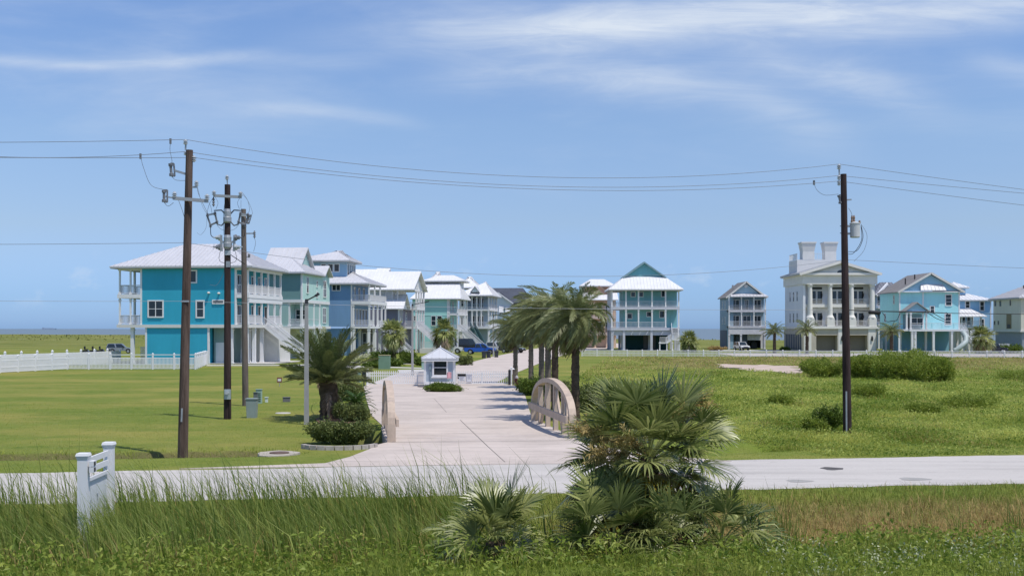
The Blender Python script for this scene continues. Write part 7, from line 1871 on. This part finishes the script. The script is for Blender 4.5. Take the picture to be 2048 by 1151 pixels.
def entry_marker():
    """white two-post marker rising from the reeds"""
    Y1, Y2 = 25.6, 27.6
    x1, x2 = X(167, Y1), X(218, Y2); d = Vector((x2 - x1, Y2 - Y1, 0)); L = d.length; ang = math.atan2(d.y, d.x)
    o = thing('entry_marker', 'white entry marker of two capped posts with sloping slats among the reeds', 'gate marker', (x1, Y1, gzs(x1, Y1)), ang)
    zr = gzs(x1, Y1)
    for x, py, Y, w in ((0, 905, Y1, 0.215), (L, 883, Y2, 0.215)):
        h = Z(py, Y) - zr; b = MB(); b.box(x - w / 2, x + w / 2, -w / 2, w / 2, -0.3, h - 0.12); b.build('post', white, o)
        b = MB(); b.frustum(x, 0, h - 0.14, h - 0.06, w * 0.52, w * 0.52, w * 0.64, w * 0.64); b.frustum(x, 0, h - 0.06, h, w * 0.66, w * 0.66, w * 0.58, w * 0.58); b.build('post_cap', white, o)
    za, zb = Z(921, Y1) - zr, Z(902, Y2) - zr
    for k, dz in enumerate((0.0, -0.22, -0.44)):
        b = MB(); b.bar((0.16, -0.02, za + dz - 0.02), (L - 0.16, -0.02, zb + dz - 0.02), 0.05, 0.13 if k < 2 else 0.08); b.build('slat', white, o)
    b = MB(); b.extrude([(0.16, 0.0, 0.0), (L - 0.16, 0.0, 0.0), (L - 0.16, 0.0, zb - 0.5), (0.16, 0.0, za - 0.5)], (0, 0.05, 0)); b.build('panel', mat('panel_white', (0.66, 0.68, 0.70), 0.5, 0.03), o)
    for k, (u, z) in enumerate(((0.5, 0.75), (1.05, 0.55))):
        b = MB(); b.box(u - 0.05, u + 0.05, -0.012, -0.001, zb - z - 0.35, zb - z - 0.32); b.box(u - 0.015, u + 0.015, -0.012, -0.001, zb - z - 0.47, zb - z - 0.36) if k else b.box(u - 0.015, u + 0.015, -0.012, -0.001, zb - z - 0.3, zb - z - 0.2); b.build('panel_mark', mat('faded_grey', (0.35, 0.38, 0.42), 0.6), o)
    # two small dark-lensed lights on the near post, facing the road side
    for k, z in enumerate((Z(926, Y1) - zr, Z(938, Y1) - zr)):
        b = MB(); c, s_ = math.cos(-ang), math.sin(-ang)
        ctr = Vector((-0.02, -0.2, z)); b.box(-0.09, 0.12, -0.25, -0.151, z - 0.06, z + 0.06); q = b.build('spotlight', white, o)
        b = MB(); b.box(-0.075, 0.03, -0.262, -0.251, z - 0.045, z + 0.045); b.build('lens', lampd, q)
entry_marker()

def ship():
    Y = 9000; o = thing('cargo_ship', 'faint long cargo ship on the sea horizon', 'ship', (X(98, Y), Y, -1.2))
    hm = mat('ship_hull', (0.30, 0.37, 0.47), 0.7); b = MB(); b.extrude([(-54, -8, 0), (50, -8, 0), (56, -8, 9), (-56, -8, 8)], (0, 16, 0)); b.build('hull', hm, o)  # pale blue-grey near the sky colour paints distance haze onto the ship
    b = MB(); b.box(-50, -38, -7, 7, 8.1, 16); b.build('bridge', hm, o); b = MB()
    for x in (-25, -8, 9, 26): b.box(x - 6, x + 6, -6, 6, 8.3, 11.5)
    b.build('deck_cargo', hm, o)
ship()
# ================================================================== vehicles and bins
tyre = mat('tyre_rubber', (0.015, 0.015, 0.016), 0.9); rimm = mat('wheel_rim', (0.42, 0.43, 0.45), 0.35, metal=0.5); lightm = mat('headlight', (0.6, 0.62, 0.65), 0.15, spec=0.6); red = mat('tail_light', (0.25, 0.01, 0.01), 0.3); plastic = mat('black_plastic', (0.02, 0.02, 0.022), 0.6)
def carpaint(n, c): 
    m = mat(n, c, 0.22, 0.02, 1, spec=0.6); m.node_tree.nodes['Principled BSDF'].inputs['Coat Weight'].default_value = 0.5; return m
def vehicle(name, label, cat, x, y, heading, kind, paint, group=None, rim=None, cab=None):
    """front points to +x before turning; heading in degrees"""
    o = thing(name, label, cat, (x, y, 0.03), R(heading), group)
    L, W_, H = {'pickup': (5.7, 1.95, 1.9), 'suv': (4.9, 1.95, 1.8), 'car': (4.6, 1.82, 1.48), 'van': (5.9, 2.05, 2.65), 'jeep': (4.2, 1.85, 1.85), 'camper': (5.7, 1.95, 1.95)}[kind]
    h = L / 2; zb = 0.42; zs = {'pickup': 1.15, 'camper': 1.15, 'suv': 1.05, 'car': 0.92, 'van': 1.3, 'jeep': 1.15}[kind]
    lower = {'pickup': [(-h, 0.55), (-h, zs), (h - 1.55, zs + 0.03), (h - 0.25, zs - 0.04), (h, zs - 0.2), (h, 0.5), (h - 0.3, zb), (-h + 0.3, zb)], 'van': [(-h, 0.45), (-h, zs + 0.2), (h - 1.1, zs), (h - 0.15, zs - 0.25), (h, 0.8), (h, 0.5), (h - 0.3, zb), (-h + 0.3, zb)]}.get(kind if kind != 'camper' else 'pickup',
            [(-h, 0.55), (-h + 0.03, zs), (h - 1.35, zs + 0.02), (h - 0.2, zs - 0.12), (h, zs - 0.32), (h, 0.5), (h - 0.3, zb), (-h + 0.3, zb)])
    b = MB(); b.extrude([(p[0], -W_ / 2, p[1]) for p in lower], (0, W_, 0)); b.build('body', paint, o, bevel=0.05)
    if kind in ('pickup', 'camper'): cb = [(-0.85 if kind == 'pickup' else -h + 0.1), (-0.7 if kind == 'pickup' else -h + 0.15), 0.75, 1.55]
    elif kind == 'suv': cb = [-h + 0.05, -h + 0.35, 0.35, 1.1]
    elif kind == 'van': cb = [-h + 0.02, -h + 0.08, 1.1, 1.9]
    elif kind == 'jeep': cb = [-h + 0.1, -h + 0.15, 0.45, 0.75]
    else: cb = [-h + 0.35, -h + 1.0, 0.35, 1.15]
    z0, z1 = zs + 0.0, H; w0, w1 = W_ / 2 - 0.03, W_ / 2 - 0.2
    def P(x, z, s_):
        t = (z - z0) / (z1 - z0); return (x, s_ * (w0 + (w1 - w0) * t), z)
    prof = [(cb[0], z0), (cb[1], z1), (cb[2], z1), (cb[3], z0)]
    V = [P(a, z, -1) for a, z in prof] + [P(a, z, 1) for a, z in prof]
    b = MB(); b._add(V, [(0, 1, 2, 3), (7, 6, 5, 4), (0, 4, 5, 1), (1, 5, 6, 2), (2, 6, 7, 3), (3, 7, 4, 0)]); b.build('cabin', cab or paint, o, bevel=0.06)
    # glazing, a little proud of the cabin
    def lerp(a, c, t): return tuple(a[i] + (c[i] - a[i]) * t for i in range(3))
    def quad(name, q, out, inset=0.09, split=0):
        c = [sum(p[i] for p in q) / 4 for i in range(3)]; pts = [tuple(p[i] + (c[i] - p[i]) * inset * 1.6 + out[i] for i in range(3)) for p in q]
        g = MB(); g.extrude(pts, tuple(-v * 1.6 for v in out)); return g.build(name, glass(), o)
    quad('windshield', [V[3], V[2], V[6], V[7]], (0.03, 0, 0.02)); quad('rear_window', [V[0], V[1], V[5], V[4]], (-0.03, 0, 0.01))
    for s_, i in ((-1, 0), (1, 4)):
        q = [V[i], V[i + 1], V[i + 2], V[i + 3]]; n = 2
        if kind == 'van': n = 1; q = [lerp(V[i + 3], V[i], 0.25), lerp(V[i + 2], V[i + 1], 0.25), V[i + 2], V[i + 3]]
        for k in range(n):
            a, c = k / n, (k + 1) / n; quad('side_window', [lerp(q[0], q[3], a), lerp(q[1], q[2], a), lerp(q[1], q[2], c), lerp(q[0], q[3], c)], (0, s_ * 0.03, 0.005), 0.1)
    rw = {'pickup': 0.42, 'camper': 0.4, 'jeep': 0.42, 'van': 0.38, 'suv': 0.38, 'car': 0.33}[kind]
    for wx in (h - 0.95, -h + 1.15):
        for s_ in (-1, 1):
            yy = s_ * (W_ / 2 - 0.08)
            b = MB(); b.tube([(wx, yy - 0.13, rw), (wx, yy + 0.13, rw)], rw, 20); wo = b.build('wheel', tyre, o)
            b = MB(); b.tube([(wx, yy + s_ * 0.131, rw), (wx, yy + s_ * 0.15, rw)], rw * 0.62, 14); b.build('rim', rim or rimm, wo)
            b = MB(); Pp = [(wx + (rw + 0.09) * math.cos(a), s_ * (W_ / 2 + 0.008) - (0.02 if s_ > 0 else -0.0), rw + (rw + 0.09) * math.sin(a)) for a in np.linspace(0.0, math.pi, 12)]
            b.extrude(Pp, (0, 0.012, 0)); b.build('wheel_arch', plastic, o)
    for s_ in (-1, 1):
        b = MB(); b.box(h - 0.06, h + 0.015, s_ * (W_ / 2 - 0.42), s_ * (W_ / 2 - 0.08), zs - 0.36, zs - 0.2); b.build('headlight', lightm, o)
        b = MB(); b.box(-h - 0.012, -h + 0.05, s_ * (W_ / 2 - 0.25), s_ * (W_ / 2 - 0.06), zs - 0.35, zs - 0.08); b.build('tail_light', red, o)
        b = MB(); b.box(cb[3] - 0.55, cb[3] - 0.32, s_ * (W_ / 2 + 0.0), s_ * (W_ / 2 + 0.18), zs + 0.05, zs + 0.25); b.build('mirror', plastic, o)
    b = MB(); b.box(h - 0.05, h + 0.05, -W_ / 2 + 0.1, W_ / 2 - 0.1, 0.42, 0.62); b.build('bumper', plastic if kind != 'pickup' else rimm, o)
    b = MB(); b.box(h - 0.04, h + 0.012, -W_ / 2 + 0.45, W_ / 2 - 0.45, 0.66, zs - 0.22); b.build('grille', plastic, o)
    if kind == 'pickup':
        b = MB(); b.box(-h + 0.08, -0.9, -W_ / 2 + 0.1, W_ / 2 - 0.1, zs + 0.02, zs + 0.055); b.build('bed_cover', plastic, o)
    if kind == 'jeep':
        b = MB(); b.tube([(-h - 0.1, 0, 1.0), (-h - 0.3, 0, 1.0)], 0.38, 16); b.build('spare_wheel', tyre, o)
    return o
vehicle('pickup_truck', 'bright blue pickup truck parked by the dark bins at the street bend', 'pickup truck', X(961, 205), 205, -8, 'pickup', carpaint('blue_paint', (0.005, 0.09, 0.50)))
vehicle('pickup_truck', 'white pickup truck nosing out behind the guard house roof', 'pickup truck', X(896, 214), 214, -5, 'pickup', carpaint('white_paint', (0.70, 0.70, 0.70)))
vehicle('cargo_van', 'tall black van parked behind the blue pickup', 'van', X(934, 224), 224, -4, 'van', carpaint('black_paint', (0.012, 0.014, 0.02)))
vehicle('pickup_truck', 'silver truck with a white covered bed beyond the blue pickup', 'pickup truck', X(1001, 224), 224, -6, 'camper', carpaint('silver_paint', (0.50, 0.50, 0.52)))
vehicle('parked_car', 'dark grey car half hidden by the palm trunk at the street bend', 'car', X(1024, 216), 216, -20, 'suv', carpaint('dark_grey_paint', (0.05, 0.05, 0.055)))
vehicle('parked_car', 'white car standing before the open garage of the slate blue house', 'car', X(1483, 243), 243, -80, 'suv', carpaint('white_paint', (0.70, 0.70, 0.70)))
vehicle('off_roader', 'dark blue-black off-road vehicle beside the round cabbage palm', 'off-roader', X(1990, 213), 213, -12, 'jeep', carpaint('navy_paint', (0.012, 0.015, 0.03)))
vehicle('parked_car', 'grey car parked on the grass just beyond the stilts of the teal house', 'car', X(240, 214), 214, 15, 'suv', carpaint('grey_paint', (0.22, 0.25, 0.30)))
def buggy(label, px, Y, col):
    o = thing('golf_buggy', label, 'golf buggy', (X(px, Y), Y, 0), R(10), 'dark buggies behind the white fences')
    b = MB(); b.extrude([(-1.2, -0.6, 0.3), (-1.2, -0.6, 0.75), (-0.3, -0.6, 0.8), (0.1, -0.6, 0.5), (0.6, -0.6, 0.5), (0.8, -0.6, 0.95), (1.2, -0.6, 0.8), (1.2, -0.6, 0.3)], (0, 1.2, 0)); b.build('body', col, o, bevel=0.04)
    b = MB(); b.box(-0.75, -0.2, -0.55, 0.55, 0.82, 0.95); b.box(-0.8, -0.68, -0.55, 0.55, 0.96, 1.45); b.build('seat', plastic, o)
    for wx in (-0.85, 0.85):
        for s_ in (-1, 1):
            b = MB(); b.tube([(wx, s_ * 0.6 - 0.1, 0.28), (wx, s_ * 0.6 + 0.1, 0.28)], 0.28, 12); b.build('wheel', tyre, o)
    b = MB(); b.tube([(0.55, 0.2, 0.9), (0.3, 0.2, 1.15)], 0.03, 6); b.build('steering_column', plastic, o)
    return o
for px, lab in ((178, 'black buggy farthest from the teal house behind the fence posts'), (194, 'black buggy in the middle of the row behind the white fences'), (208, 'black buggy next to the grey car behind the white fences')):
    buggy(lab, px, 206, carpaint('black_paint', (0.012, 0.014, 0.02)))
def trailer():
    o = thing('utility_trailer', 'silver boxy trailer behind the dark off-roader', 'trailer', (X(2003, 219), 219, 0), R(-5)); b = MB(); b.box(-1.3, 1.3, -0.9, 0.9, 0.6, 1.75); b.build('body', carpaint('silver_paint', (0.5, 0.5, 0.52)), o, bevel=0.05)
    for s_ in (-1, 1):
        b = MB(); b.tube([(0, s_ * 0.95 - 0.1, 0.35), (0, s_ * 0.95 + 0.1, 0.35)], 0.35, 14); b.build('wheel', tyre, o)
    b = MB(); b.bar((1.3, 0, 0.55), (2.4, 0, 0.5), 0.08, 0.08); b.build('drawbar', plastic, o)
trailer()
def bin_(label, px, Y, rz):
    o = thing('wheeled_bin', label, 'bin', (X(px, Y), Y, 0.02), R(rz), 'dark wheeled bins on the street edge')
    bm_ = mat('bin_grey', (0.045, 0.05, 0.06), 0.6); b = MB(); b.frustum(0, 0, 0.06, 1.0, 0.24, 0.27, 0.31, 0.36); b.build('body', bm_, o, bevel=0.02)
    b = MB(); b.extrude([(-0.33, -0.4, 1.001), (-0.33, 0.38, 1.001), (-0.33, 0.38, 1.1), (-0.33, 0.0, 1.14), (-0.33, -0.4, 1.06)], (0.66, 0, 0)); b.build('lid', bm_, o)
    b = MB(); b.tube([(-0.3, 0.42, 0.98), (0.3, 0.42, 0.98)], 0.025, 6); b.build('handle', plastic, o)
    for s_ in (-1, 1):
        b = MB(); b.tube([(s_ * 0.26 - 0.03, 0.25, 0.13), (s_ * 0.26 + 0.03, 0.25, 0.13)], 0.13, 10); b.build('wheel', tyre, o)
bin_('grey wheeled bin at the front of the pair beside the blue pickup', 968, 176, 10); bin_('dark wheeled bin half behind the grey one by the blue pickup', 977, 178, -8); bin_('dark wheeled bin standing alone right of the far lamp post', 993, 181, 5)
